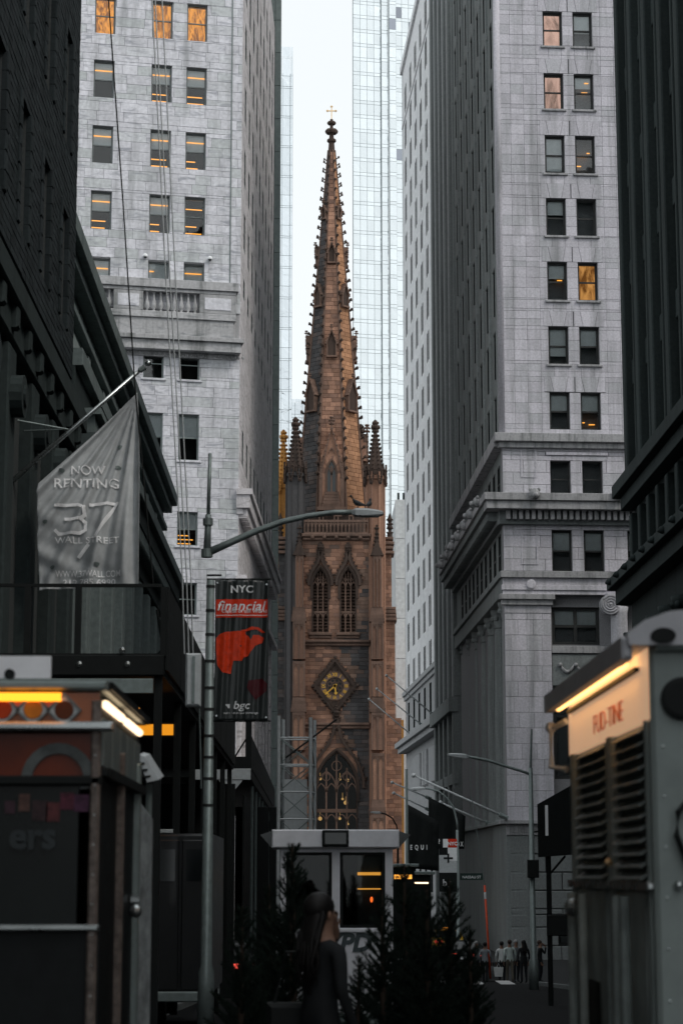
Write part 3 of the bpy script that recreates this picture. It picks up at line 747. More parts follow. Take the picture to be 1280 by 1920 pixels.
dn.build('dentil_course', M['grey_ledge'], st, Ff.M, recalc=False)['kind'] = 'stuff'
lh = MB(); lh.blob((0, -.12, 0), .34, 10, 7, (1, .8, 1)); lh.blob((0, -.42, -.1), .18, 8, 5); lh.blob((-.24, -.1, .26), .12, 6, 4); lh.blob((.24, -.1, .26), .12, 6, 4)
lhm = lh.mesh('lion_head', M['grey_ledge'], True)
for k in range(3): link('lion_head', lhm, st, Ff.at(1.7+k*5, -1.3, zb-.1))
for k in range(7): link('lion_head', lhm, st, Fk.at(-1.5-k*4.2, -1.3, zb-.1))
blocks(Ff, 0, WF, r9[0]-.02, zb-1.75, .72, 1.2, mops, M['grey_stone'], name='attic_block', nmax=60, vis=px_vis(Ff), seed=35, gap=.016)
for (xa, ya, xb, yb) in ((976, 843, 1004, 895), (977, 995, 1007, 1058)):
    a = Ff.uv(xa, ya); b = Ff.uv(xb, yb); fr = MB(); fr.band([(a[0], b[1]), (b[0], b[1]), (b[0], a[1]), (a[0], a[1])], .09, -.07, .02, True); fr.build('raised_panel_frame', M['grey_stone'], st, Ff.M)
for u in u8+[u8[0]+4.6, u8[1]+4.6]: win(Ff, u, u+w8, *r8, rec=.3, fwid=.1)
for u in u9+[u9[0]+4.6, u9[1]+4.6]: win(Ff, u, u+w9, *r9, rec=.3, fwid=.12, blind=.5)
led(Ff, 0, WF, fz(1084), fz(1072), .3, M['grey_ledge'], 'belt', r0=.25)
led(Ff, 0, WF, fz(1097), fz(1084)-.004, .12, M['grey_stone'], 'architrave_upper', r0=.1)
led(Ff, 0, WF, fz(1107), fz(1097)-.004, .2, M['grey_stone'], 'architrave_middle', r0=.16); led(Ff, 0, WF, zent, fz(1107)-.004, .12, M['grey_stone'], 'architrave_lower', r0=.1)
ds = MB(); ds.lathe([(.28, 0), (.28, .18), (.2, .2)], 16, axis='y'); ds.build('boss', M['grey_stone'], st, Ff.at(Ff.uv(994, 1094)[0], -.1, fz(1096)))
# corner pier
up1 = Ff.uv(1033, 1200)[0]; zpb = fz(1542)
core(Ff, .02, up1-.02, zpb, zent, [], .0, .6, M['grey_joint'], 'corner_pier')
blocks(Ff, 0, up1, zpb, fz(1150), .92, .9, [], M['grey_stone'], name='pier_block', nmax=120, seed=37, wj=.03, gap=.016, vis=px_vis(Ff))
led(Ff, 0, up1, fz(1125), zent-.004, .38, M['grey_ledge'], 'pier_capital', r0=.32, r1=.2); led(Ff, 0, up1, fz(1135), fz(1125)-.004, .22, M['grey_ledge'], 'pier_capital_moulding', r0=.2, r1=.1)
led(Ff, 0, up1, fz(1150), fz(1135)-.004, .06, M['grey_stone'], 'pier_neck', r1=.0)
win(Ff, u10, u10b, z10a, z10b, rec=.6, fwid=.2, mull=1, blind=.5); win(Ff, u10, u10b, fz(1460), fz(1290), rec=.6, fwid=.2, mull=1, rail=.7); win(Ff, u10, u10b, fz(1775), fz(1715), rec=.6, fwid=.2, mull=2)
led(Ff, up1+.02, WF, fz(1224), fz(1211), .0, M['grey_ledge'], 'window_ledge', back=.5); led(Ff, up1+.02, WF, fz(1285), fz(1226), -.1, M['side_stone'], 'festoon_panel', back=.5)
gl = MB()
for q in range(4):
    x0 = up1+.5+q*.95
    gl.tube([(x0+.85*t/8, -.0+.05, fz(1246)-.42*math.sin(math.pi*t/8)) for t in range(9)], [.06, .08, .1, .12, .13, .12, .1, .08, .06], 6)
    gl.blob((x0, .02, fz(1246)), .14, 8, 5)
gl.build('festoon', M['grey_ledge'], st, Ff.M, True)
# ionic column with its scroll
ci = MB(); ci.lathe([(.62, fz(1540)), (.56, fz(1535)), (.50, fz(1150)), (.58, fz(1138))], 20); ci.build('column', M['grey_stone'], st, Ff.at(Ff.uv(1152, 1300)[0]+.3, -.25, 0), True)
cu = Ff.uv(1139, 1136); vo = MB()
vo.lathe([(.60, -.25), (.60, .25)], 24, axis='y'); vo.tube([(a_*math.cos(th), -.27, a_*math.sin(th)) for th, a_ in [(q*.35, .56-.0085*q) for q in range(56)]], .045, 5); vo.blob((0, -.28, 0), .09, 8, 5)
vo.build('scroll', M['grey_stone'], st, Ff.at(cu[0], -.55, cu[1]))
link('capital_slab', boxm(2.6, .9, .42, M['grey_stone'], .03), st, Ff.at(cu[0]-.2, -.75, cu[1]+.28))
# base storey: key-pattern band and rusticated courses
zk0, zk1 = fz(1566), fz(1545)
led(Ff, -.1, WF, zk1, zk1+.22, .42, M['grey_ledge'], 'base_cornice', r0=.4); led(Ff, 0, WF, zk0, zk1-.004, .1, M['grey_ledge'], 'key_pattern_band', r0=.08)
kp = MB(); hk = zk1-zk0
for q in range(16):
    x = .1+q*.62
    kp.band([(x, zk0+.08), (x, zk1-.1), (x+.46, zk1-.1), (x+.46, zk0+.2), (x+.2, zk0+.2), (x+.2, zk1-.25)], .07, -.15, -.09)
kp.build('key_pattern', M['grey_ledge'], st, Ff.M)['kind'] = 'stuff'
blocks(Ff, .1, WF, fz(1780)-4, zk0, 1.05, 2.2, bops, M['grey_stone_low'], name='base_block', nmax=60, seed=39, wj=.1, gap=.05, bev=.04, vis=px_vis(Ff))  # base stones coloured darker to paint in the shade of the street canyon
# rounded corner roll up the arris
rl = MB(); rl.lathe([(.22, l1b), (.22, TOPS)], 10); rl.build('corner_roll', M['grey_stone'], st, Ff.at(.02, .1, 0), True)
# street side
KL = 30.0; kops = []
for k in range(7):
    for a, b in pz: kops.append((-3.4-k*3.9, -3.4-k*3.9+1.9, a-.2, b+.2))
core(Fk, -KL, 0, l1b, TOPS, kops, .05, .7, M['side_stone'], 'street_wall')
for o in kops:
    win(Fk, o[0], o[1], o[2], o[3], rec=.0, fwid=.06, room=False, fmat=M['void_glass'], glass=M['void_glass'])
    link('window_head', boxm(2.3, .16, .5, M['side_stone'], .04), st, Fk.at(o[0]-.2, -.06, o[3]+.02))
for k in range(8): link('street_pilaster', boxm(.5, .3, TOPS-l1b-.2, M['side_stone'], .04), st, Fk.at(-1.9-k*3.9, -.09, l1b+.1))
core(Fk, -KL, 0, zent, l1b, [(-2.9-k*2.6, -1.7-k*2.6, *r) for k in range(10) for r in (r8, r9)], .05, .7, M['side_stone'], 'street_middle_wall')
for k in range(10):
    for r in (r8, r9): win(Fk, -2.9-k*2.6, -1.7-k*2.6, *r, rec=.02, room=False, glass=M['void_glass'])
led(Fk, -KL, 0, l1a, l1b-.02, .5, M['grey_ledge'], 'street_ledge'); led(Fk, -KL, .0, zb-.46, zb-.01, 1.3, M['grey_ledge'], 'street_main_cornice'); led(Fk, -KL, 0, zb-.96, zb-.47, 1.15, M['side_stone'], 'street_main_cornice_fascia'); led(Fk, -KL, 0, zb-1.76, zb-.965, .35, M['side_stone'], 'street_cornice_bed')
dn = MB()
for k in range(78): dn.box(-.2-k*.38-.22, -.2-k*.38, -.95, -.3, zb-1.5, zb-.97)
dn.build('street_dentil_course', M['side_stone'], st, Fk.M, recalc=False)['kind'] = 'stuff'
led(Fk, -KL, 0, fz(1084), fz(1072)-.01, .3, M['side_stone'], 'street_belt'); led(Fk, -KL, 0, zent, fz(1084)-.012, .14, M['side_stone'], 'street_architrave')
core(Fk, -KL, -.9, 0, zent, [], 1.3, 1.9, M['side_stone'], 'portico_wall')
led(Fk, -KL, -.2, zent-.02, zent+.3, .05, M['side_stone'], 'portico_lintel', back=1.4)
colp = MB(); hcol = zent-zpb
prof = []
n = 24; vs = []
for i, (r_, z_) in enumerate(((.68, 0), (.68, .25), (.6, .35), (.58, 2), (.56, hcol*.5), (.50, hcol-1.2), (.56, hcol-1.15), (.5, hcol-1.1), (.62, hcol-.5), (.75, hcol-.25), (.75, hcol))):
    for k in range(n*2):
        rr_ = r_*(1 if k % 2 else (.93 if 2 <= i <= 5 else 1)); a = math.pi*k/n
        vs.append((rr_*math.cos(a), rr_*math.sin(a), z_))
fs = [(i*n*2+k, i*n*2+(k+1) % (n*2), (i+1)*n*2+(k+1) % (n*2), (i+1)*n*2+k) for i in range(10) for k in range(n*2)]
colp.add(vs, fs)
for q in range(8): colp.blob((.6*math.cos(q*.785), .6*math.sin(q*.785), hcol-.55), .2, 6, 4)
cpm = colp.mesh('giant_column', M['side_stone'])
for k in range(7): link('giant_column', cpm, st, Fk.at(-3.4-k*4.0, .75, zpb))
led(Fk, -KL, 0, zk1, zk1+.2, .42, M['side_stone'], 'street_base_cornice', back=1.6); led(Fk, -KL, 0, 0, zk1-.005, .1, M['side_stone'], 'street_base', back=1.2)
cc = MB(); cc.box(.9, WF, .95, 28, 0, TOPS-.1); cc.build('building_mass', M['grey_joint'], st, Ff.M)

# ================================================================== slim dark pier building beyond it
pb = thing('slim_pier_building', 'narrow dark building with pale vertical piers between the white slab and the corner tower', 'building', (11.43-.025*30, 150.2, -3))
Fp = Face(pb, (0, 0, 0), R(-88.6))
PL = 17.5
for k in range(5):
    link('pier', boxm(.7, 1.0, 74, M['side_stone'], .05), pb, Fp.at(-1.0-k*3.9, -.2, 18))
    link('base_pier', boxm(1.0, 1.0, 17.9, M['side_stone'], .05), pb, Fp.at(-1.15-k*3.9, -.3, 0))
    link('slim_pier', boxm(.25, .6, 74, M['slab_low'], .03), pb, Fp.at(-2.9-k*3.9, -.1, 18))
    for fl in range(18):
        link('spandrel', boxm(2.9, .3, 1.2, M['frame_dark'], .02), pb, Fp.at(-4.25-k*3.9+.1, .15, 19+fl*4.0)) if k < 4 else None
        link('pane', boxm(2.9, .05, 2.7, M['void_glass']), pb, Fp.at(-4.15-k*3.9, .3, 20.25+fl*4.0)) if k < 4 else None
led(Fp, -PL, 0, 16.8, 17.9, .6, M['side_stone'], 'belt'); led(Fp, -PL, 0, 11.5, 12.3, .3, M['side_stone'], 'lower_belt')
cc = MB(); cc.box(-PL, 0, .5, 20, 0, 92); cc.build('wall', M['side_stone'], pb, Fp.M)

# ================================================================== white slab with paired slit windows
sbp = Vector((W(827, 900, 168).x, 168, -3))
sb = thing('white_slab_building', 'tall white slab building with rows of paired narrow windows, right of the church', 'building', sbp)
Fw = Face(sb, (0, 0, 0), R(-87.5))
ufar = Fw.uv(758, 900)[0]; ztop = Fw.uv(757, 118)[1]
cw = [Fw.uv(x, 600) for x in (762, 771.5, 781, 791, 801.5, 812)]
wops = []; grid = []
for r in range(16):
    zt_ = ztop-3.0-r*4.02
    if zt_ < Fw.uv(790, 1250)[1]+1: break
    for c in cw:
        wops.append((c[0]-.95, c[0]+.95, zt_-2.75, zt_)); grid.append(wops[-1])
zbelt = Fw.uv(790, 1275)[1]; zled = Fw.uv(790, 1374)[1]
w2 = [(c[0]-.75, c[0]+.75, zled+1.0, zbelt-1.0) for c in cw]
core(Fw, ufar, .0, zbelt, ztop, wops, 0, .7, M['slab'], 'wall')
core(Fw, ufar, .0, zled, zbelt, w2, 0, .7, M['slab_low'], 'mezzanine_wall')
lowops = [(c[0]-.8, c[0]+.8, 3.4, 7.6) for c in cw]
core(Fw, ufar, .0, 0, zled, lowops, 0, .7, M['slab_low'], 'base_wall')
for o in grid:
    m_ = (o[0]+o[1])/2; h_ = o[3]-o[2]
    fr = link('window', frame_mesh(o[1]-o[0], h_, .05, M['void_glass'], rail=0), sb, Fw.at(o[0], .012, o[2]))
    link('pane', boxm(m_-o[0]-.13, .05, h_, M['void_glass']), fr, Tr(0, -.004, 0)); link('pane', boxm(o[1]-m_-.13, .05, h_, M['void_glass']), fr, Tr(m_-o[0]+.13, -.004, 0))
    link('mullion', boxm(.26, .2, h_, M['slab']), fr, Tr(m_-o[0]-.13, -.012, 0))
for o in w2+lowops: win(Fw, *o, rec=-.02, fwid=.1, room=False, glass=M['void_glass'], fmat=M['void_glass'])
led(Fw, ufar, 0, zbelt-.2, zbelt+.25, .35, M['slab_low'], 'belt', r0=.3); led(Fw, ufar, 0, zbelt-.6, zbelt-.204, .18, M['slab_low'], 'belt_moulding', r0=.15)
led(Fw, ufar, 0, zled-.5, zled, 1.1, M['slab_low'], 'ledge', r0=.5); led(Fw, ufar, 0, zled-1.0, zled-.504, .8, M['slab_low'], 'ledge_soffit', r0=.35)
led(Fw, ufar, 0, ztop-.5, ztop+.3, .25, M['slab'], 'roof_edge', r0=.1); led(Fw, ufar, 0, ztop-6.6, ztop-6.2, .1, M['slab'], 'string_course')
for a, b in ((-26, -19), (-17.2, -15.4), (-14.6, -12.8), (-11, -4.5)): link('relief_panel', boxm(b-a, .25, 3.2, M['slab_low'], .1), sb, Fw.at(a, -.2, zled-5))
cc = MB(); cc.box(ufar+.05, -.05, .75, 22, 0, ztop-.6); cc.box(ufar, ufar+.6, .0, 22, 0, ztop-.02); cc.build('building_mass', M['slab'], sb, Fw.M)
fin = MB(); fin.prism([(-.9, 0), (.5, .2), (.3, 1.8), (-.2, 3.2), (-.9, 3.4)], -.15, .15); fin.build('roof_fin', M['dark_stone'], sb, Fw.at(ufar-.1, .6, ztop-3.2))

# pale block beyond the slab
pl = thing('pale_concrete_block', 'plain pale concrete block between the church and the white slab', 'building', (W(741, 1100, 262).x, 262, -2))
pt = W(741, 936, 262).z+2
for k in range(10): link('wall_panel', boxm(9, .3, pt/10-.05, M['pale'], .03), pl, Tr(0, 0, k*pt/10))
cc = MB(); cc.box(.05, 9, .25, 14, 0, pt-.1); cc.build('wall', M['pale'], pl)
for k in range(7): link('parapet_post', boxm(.3, .3, .9, M['dark_stone']), pl, Tr(.3+k*.7, .1, pt-.02))

# ================================================================== glass towers behind the church
def glass_tower(nm, label, org, ang, xs, zbands, H, mat, nmax, dark=0, base=0, seed=1):
    t_ = thing(nm, label, 'building', org); F = Face(t_, (0, 0, 0), ang); rn = random.Random(seed); vis = px_vis(F)
    cells = []
    z = base
    while z < H:
        for hb in zbands:
            for (a, b, yo) in xs: cells.append((a, b, z, z+hb, yo))
            z += hb
    cells.sort(key=lambda c: (0 if vis((c[0]+c[1])/2, (c[2]+c[3])/2) else 1, -(c[3]-c[2])))
    rest = MB(); g = .035
    for i, (a, b, p, q, yo) in enumerate(cells):
        m_ = M['tower_glass_dark'] if (i < nmax and rn.random() < dark) else mat
        if i < nmax: link('glass_pane', boxm(b-a-2*g, .06, q-p-2*g, m_), t_, F.at(a+g, yo-.03, p+g))
        else: rest.box(a+g, b-g, yo-.03, yo+.03, p+g, q-g)
    if rest.v: rest.build('glass_panes', mat, t_, F.M, recalc=False)['kind'] = 'stuff'
    fr = MB()
    for (a, b, yo) in xs: fr.box(a, b, yo+.0, yo+.5, base, H)
    fr.build('mullion_frame', M['mullion'], t_, F.M, recalc=False)
    return t_, F
o1 = W(662.5, 900, 340); o1.z = -2
pw = 14.1*340/FPX
xs = [(k*pw, (k+1)*pw, 0) for k in range(4)]+[(4*pw+.0, 5*pw, -.5), (5*pw, 6*pw, -1.2)]+[(k*pw, (k+1)*pw, -.3) for k in range(6, 12)]
glass_tower('mirror_glass_tower', 'very tall pale mirrored glass tower behind the church spire', o1, R(12), xs, (2.05, .62), 205, M['tower_glass'], 300, dark=.025, base=0, seed=3)
o2 = W(546, 900, 330); o2.z = -2
htop = W(540, 97, 330).z+2
glass_tower('narrow_glass_tower', 'slim pale mirrored glass tower left of the church spire', o2, R(8), [(-.45, 0, 0)]+[(-.45-(k+1)*1.35, -.45-k*1.35, .15) for k in range(9)], (3.1, .35, 1.9), htop-4, M['warp_glass'], 200, base=0, seed=4)
o3 = W(580, 900, 350); o3.z = -2
glass_tower('low_glass_block', 'lower mirrored glass block peeping out left of the spire base', o3, R(8), [(-(k+1)*1.3, -k*1.3, 0) for k in range(10)], (2.2, .6), W(560, 735, 350).z, M['warp_glass'], 120, base=0, seed=6)
# ================================================================== the brownstone church
CY = 228.0
cw0 = W(627, 1800, CY)
ch = thing('brownstone_church', 'brown stone gothic church tower with tall crocketed spire and gold clock', 'church', (cw0.x, CY, -1.6))
FC = Face(ch, (0, 0, 0), 0)
def cp(px, py, off=0): return FC.uv(px, py, off)
def cx(px, py=1200): return cp(px, py)[0]
def cz(py, off=0): return cp(627, py, off)[1]
Bm, Bt, Bd, Bj, Cg_ = M['brown'], M['brown_trim'], M['brown_dark'], M['brown_joint'], M['charcoal_grey']
def arch(xc, wd, zs, rise, n=8):
    a = wd/2; c = (rise*rise-a*a)/(2*a); r = c+a; L = []
    th1 = math.atan2(rise, -c)                 # angle of the apex seen from the left arc's centre
    for i in range(n+1):
        th = math.pi+(th1-math.pi)*i/n
        L.append((xc+c+r*math.cos(th), zs+r*math.sin(th)))
    return L+[(2*xc-x, z) for x, z in reversed(L[:-1])]
def spandrel(m, xc, wd, zs, rise, x0, x1, z1, y0, y1):
    "wall filling between a rectangle and a pointed arch"
    A = arch(xc, wd, zs, rise); n = len(A)
    B = []
    for i, (x, z) in enumerate(A):
        t = i/(n-1)
        B.append((x0 if t < .25 else (x1 if t > .75 else x0+(x1-x0)*(t-.25)/.5), min(z1, zs+(z1-zs)*min(1, t/.25)) if t < .5 else min(z1, zs+(z1-zs)*min(1, (1-t)/.25))))
    for i in range(n-1):
        a, b, c, d = A[i], A[i+1], B[i+1], B[i]
        m.add([(a[0], y0, a[1]), (b[0], y0, b[1]), (c[0], y0, c[1]), (d[0], y0, d[1]), (a[0], y1, a[1]), (b[0], y1, b[1]), (c[0], y1, c[1]), (d[0], y1, d[1])],
              [(0, 1, 2, 3), (0, 4, 5, 1), (7, 6, 5, 4)])
def ogee(xc, a, zs, h):
    P = [(-1.22, 0), (-1.2, .25), (-1.08, .52), (-.86, .78), (-.58, 1.0), (-.34, 1.2), (-.18, 1.42), (-.09, 1.66), (-.03, 1.86)]
    P = [(xc+x*a, zs+z*h) for x, z in P]; return P+[(2*xc-x, z) for x, z in reversed(P)]
from mathutils import noise as mnoise
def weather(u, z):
    "sooty stone covers the right half of the clock stage and low on the tower, in ragged patches"
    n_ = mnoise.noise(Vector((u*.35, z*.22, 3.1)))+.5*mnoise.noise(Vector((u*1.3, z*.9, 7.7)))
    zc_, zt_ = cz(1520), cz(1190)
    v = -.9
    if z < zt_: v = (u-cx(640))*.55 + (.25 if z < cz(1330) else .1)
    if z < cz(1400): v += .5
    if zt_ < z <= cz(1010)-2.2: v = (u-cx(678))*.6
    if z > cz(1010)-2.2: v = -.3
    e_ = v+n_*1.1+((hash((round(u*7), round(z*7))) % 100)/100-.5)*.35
    return M['charcoal_grey'] if e_ > .55 else (M['brown_mid'] if e_ > -.05 else M['brown'])
# -- tower body
zpar = cz(1008); zstr = cz(1205); zs2 = cz(1361); zb_ = cz(1830)
xl, xr = cx(570), cx(690)
# belfry windows
bw_ = []
for c in (600.5, 652.5):
    x = cx(c, 1130); wd = cx(667.5, 1130)-cx(637.5, 1130); bw_.append((x, wd))
zs_b, za_b, zbb = cz(1098), cz(1064), cz(1186)
pxw, pww = cx(631), cx(669)-cx(593); zs_p, za_p, zb_p = cz(1478), cz(1408), cz(1640)
cops = [(x-w_/2, x+w_/2, zbb, za_b) for x, w_ in bw_]+[(pxw-pww/2, pxw+pww/2, zb_p, za_p)]
core(FC, xl-.6, xr+.6, zb_-1, zpar, cops, .12, 1.1, Bj, 'front_wall')
body = MB()
for x0, x1, y0, y1 in ((xl-.6, xl+.3, 1.11, 12.5), (xr-.3, xr+.6, 1.11, 12.5), (xl-.6, xr+.6, 12.51, 13.2)): body.box(x0, x1, y0, y1, zb_-1, zpar)
body.box(xl, xr, 1.3, 12.4, zpar-.5, zpar-.02); body.box(xl, xr, 1.2, 12.4, zs2+1, zs2+1.2)
body.build('tower_wall', Bm, ch)
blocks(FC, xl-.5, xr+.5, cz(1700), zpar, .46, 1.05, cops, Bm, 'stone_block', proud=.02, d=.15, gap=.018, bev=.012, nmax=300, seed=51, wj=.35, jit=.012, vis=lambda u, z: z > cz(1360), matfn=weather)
sp = MB()
for x, w_ in bw_: spandrel(sp, x, w_, zs_b, za_b-zs_b, x-w_/2-.01, x+w_/2+.01, za_b+.02, .0, .6)
spandrel(sp, pxw, pww, zs_p, za_p-zs_p, pxw-pww/2-.01, pxw+pww/2+.01, za_p+.02, .0, .6)
sp.build('arch_spandrels', Bm, ch)
crk = MB()                                                    # one carved crocket leaf
crk.tube([(0, 0, 0), (.18, 0, .03), (.30, 0, .12)], [.07, .06, .05], 5)
crk.blob((.33, 0, .17), .10, 5, 4); crk.blob((.27, .11, .12), .075, 5, 4); crk.blob((.27, -.11, .12), .075, 5, 4); crk.blob((.38, 0, .06), .06, 5, 4)
crm = crk.mesh('crocket', Bd)
def hood(xc, wd, zs, rise, fin, nm='window_hood'):
    m = MB(); A = arch(xc, wd+.25, zs, rise+.2, 10)
    m.band([(A[0][0], zs-1.5)]+A+[(A[-1][0], zs-1.5)], .26, -.22, .1)
    A2 = arch(xc, wd-.05, zs, rise-.05, 10); m.band([(A2[0][0], zbb if nm == 'window_hood' else zb_p)]+A2+[(A2[-1][0], zbb if nm == 'window_hood' else zb_p)], .16, -.10, .35)
    O = ogee(xc, wd/2+.18, zs, rise); m.band(O, .30, -.36, .05)
    top = max(z for x, z in O)
    for i in range(1, len(O)-1):                              # crockets up the hood
        x, z = O[i]; s_ = -1 if x < xc else 1
        for dx, dz in ((0, 0), (.12*s_, .1), (.06*s_, -.16)): m.blob((x+.17*s_+dx, -.2, z+.05+dz), .13, 5, 4)
        if i > 1:
            x2, z2_ = O[i-1]; m.blob(((x+x2)/2+.16*s_, -.2, (z+z2_)/2), .13, 5, 4)
    m.tube([(xc, -.15, top-.3), (xc, -.15, top+fin*.4)], .13, 6)
    for k, (zz_, rr_) in enumerate(((.25, .3), (.5, .40), (.75, .34), (1.0, .2))):
        for q in range(6): m.blob((xc+rr_*.6*math.cos(q*1.05+k), -.15+rr_*.6*math.sin(q*1.05+k), top+fin*zz_*.9), rr_*.55, 5, 4)
    m.build(nm, Bd, ch)
for x, w_ in bw_:
    hood(x, w_, zs_b, za_b-zs_b, cz(1024)-cz(1042))
    t_ = MB(); ztr = cz(1147); x0 = x-w_/2; lwid = w_/3          # tracery: three lights over three
    for k in (1, 2): t_.box(x0+k*lwid-.07, x0+k*lwid+.07, .18, .42, zbb, zs_b+.9)
    t_.box(x0, x0+w_, .16, .44, ztr-.12, ztr+.12)
    for k in range(3):
        for zt_ in (ztr-.75, zs_b-.15): t_.band(arch(x0+(k+.5)*lwid, lwid-.06, zt_, .62, 5), .12, .17, .43)
    for k in range(6): 
        if 0 < k < 5: t_.box(x0+k*w_/6-.045, x0+k*w_/6+.045, .2, .4, zs_b+.45, min(za_b-.1, zs_b+.6+(3-abs(3-k))*.42))
    for k in range(5): t_.band(arch(x0+(k+.5)*w_/5, w_/5-.02, zs_b+.55, .35, 4), .08, .2, .4)
    t_.build('belfry_tracery', Bt, ch)
    lv = MB(); z = zbb+.05
    while z < za_b-.2:
        lv.add([(x0, .45, z), (x0+w_, .45, z), (x0+w_, .95, z+.34), (x0, .95, z+.34), (x0, .45, z+.06), (x0+w_, .45, z+.06), (x0+w_, .95, z+.40), (x0, .95, z+.40)],
               [(3, 2, 1, 0), (4, 5, 6, 7), (0, 1, 5, 4), (1, 2, 6, 5), (2, 3, 7, 6), (3, 0, 4, 7)]); z += .37
    lv.build('louver_slats', Bt, ch)['kind'] = 'stuff'
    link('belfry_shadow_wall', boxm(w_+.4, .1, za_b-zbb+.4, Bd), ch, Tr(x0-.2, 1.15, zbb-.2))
    link('belfry_sill', boxm(w_+.9, .6, .35, Bt, .08), ch, Tr(x0-.45, -.35, zbb-.36)); link('belfry_sill', boxm(w_+.7, .5, .3, Bt, .08), ch, Tr(x0-.35, -.2, zbb-.68))
for py, pr in ((1203, .5), (1209, .32), (1358, .4), (1364, .28)): link('string_course', boxm(xr-xl+.4, pr+.2, .34, Bt, .1), ch, Tr(xl-.2, -pr, cz(py)-.17))
link('parapet_cornice', boxm(xr-xl+.6, .9, .38, Bt, .1), ch, Tr(xl-.3, -.6, zpar+.02)); link('parapet_cornice', boxm(xr-xl+.4, .7, .34, Bt, .1), ch, Tr(xl-.2, -.38, zpar-.35))
ro = MB()
for k in range(5): ro.blob((xl+.9+k*(xr-xl-1.8)/4, -.5, zpar-.05), .24, 8, 5)
ro.build('cornice_rosettes', Bt, ch)
# sooty streaked ashlar panel right of the clock (weathered stones)
# -- pierced parapet
z0 = zpar+.4; hpar = cz(966)-z0
n = 17
for sd_, (xa, xb, ya, yb) in enumerate(((xl, xr, -.25, .05), (xl, xr, 12.4, 12.7))):
    pp = MB(); pp.box(xa, xb, ya, yb, z0, z0+.2); pp.box(xa, xb, ya, yb, z0+hpar*.62, z0+hpar*.74)
    for k in range(n+1):
        x = xa+(xb-xa)*k/n; tall = (k//2) % 2 == 0
        pp.box(x-.07, x+.07, ya+.02, yb-.02, z0, z0+hpar*(1 if tall else .62))
        if k < n:
            A = arch(x+(xb-xa)/n/2, (xb-xa)/n-.12, z0+hpar*.38, hpar*.2, 4); pp.band(A, .1, ya+.03, yb-.03)
            if tall: pp.box(x, x+(xb-xa)/n, ya, yb, z0+hpar*.92, z0+hpar)
    pp.build('pierced_parapet', Bt, ch)
# -- corner turrets and pinnacles
def pinnacle(nm, x, y, ztip, zsp, zsh, r, mat, mshaft, n=8, cr=True):
    t_ = MB(); t_.lathe([(r, zsh), (r, zsp-1.0), (r*1.18, zsp-.8), (r*1.18, zsp-.5), (r, zsp-.35)], n, (x, y, 0), math.pi/8)
    for q in range(n):                                        # slim shafts on the angles, gablets between them
        a = math.pi/8+2*math.pi*q/n; t_.tube([(x+r*1.02*math.cos(a), y+r*1.02*math.sin(a), zsh), (x+r*1.02*math.cos(a), y+r*1.02*math.sin(a), zsp)], r*.1, 5)
    o = t_.build(nm, mshaft, ch)
    g = MB()
    for q in range(n):
        a = 2*math.pi*q/n; c_, s_ = math.cos(a), math.sin(a); hw = r*.40; rr_ = r*1.08
        pts = [(-hw, zsp-1.7), (hw, zsp-1.7), (hw*.9, zsp-.4), (0, zsp+.9), (-hw*.9, zsp-.4)]
        g.X = Matrix.Translation((x, y, 0)) @ Rz(a-math.pi/2)
        g.band([(hw*1.0, zsp-1.5), (0, zsp+.9), (-hw*1.0, zsp-1.5)], r*.16, rr_-.05, rr_+.18); g.X = None
        for k in range(3): g.blob((x+c_*(rr_+.1)-s_*hw*(1-k*.33), y+s_*(rr_+.1)+c_*hw*(1-k*.33), zsp-1.3+k*.75), r*.13, 5, 4)
        for k in range(3): g.blob((x+c_*(rr_+.1)+s_*hw*(1-k*.33), y+s_*(rr_+.1)-c_*hw*(1-k*.33), zsp-1.3+k*.75), r*.13, 5, 4)
    g.build('gablets', mat, o)
    s = MB(); hs_ = ztip-zsp
    s.lathe([(r*.92, zsp-.3), (r*.16, ztip-hs_*.18)], n, (x, y, 0), math.pi/8)
    kk = 11
    for q in range(n):
        a = math.pi/8+2*math.pi*q/n
        for k in range(kk):
            f = (k+.5)/kk; rr_ = r*.92+(r*.16-r*.92)*f; z = zsp-.3+(ztip-hs_*.18-zsp+.3)*f
            s.blob((x+(rr_+r*.1)*math.cos(a), y+(rr_+r*.1)*math.sin(a), z), r*.13, 5, 4)
    for f, rr_ in ((.80, .30), (.86, .44), (.90, .22), (.94, .32), (.98, .16), (1.0, .06)):
        for q in range(5): s.blob((x+rr_*r*.7*math.cos(q*1.256), y+rr_*r*.7*math.sin(q*1.256), zsp+hs_*f), rr_*r*.6, 5, 4)
    s.build('spirelet', mat, o)
    return o
xpl, xpr = cx(553, 1000), cx(704, 1000)
pinnacle('corner_pinnacle', xpl, .6, cz(780), cz(880), zb_, 1.08, Bd, Cg_)
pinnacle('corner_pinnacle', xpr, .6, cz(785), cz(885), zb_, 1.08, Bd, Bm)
yb_ = 11.5
pinnacle('rear_pinnacle', cp(531, 900, yb_)[0], yb_, cz(806, yb_), cz(905, yb_), zb_, 1.05, M['ochre'], M['ochre'])  # ochre colour paints in the sunlight this pinnacle catches from behind
pinnacle('rear_pinnacle', cp(676, 900, yb_)[0], yb_, cz(795, yb_), cz(890, yb_), zb_, 1.05, Bd, Bm)
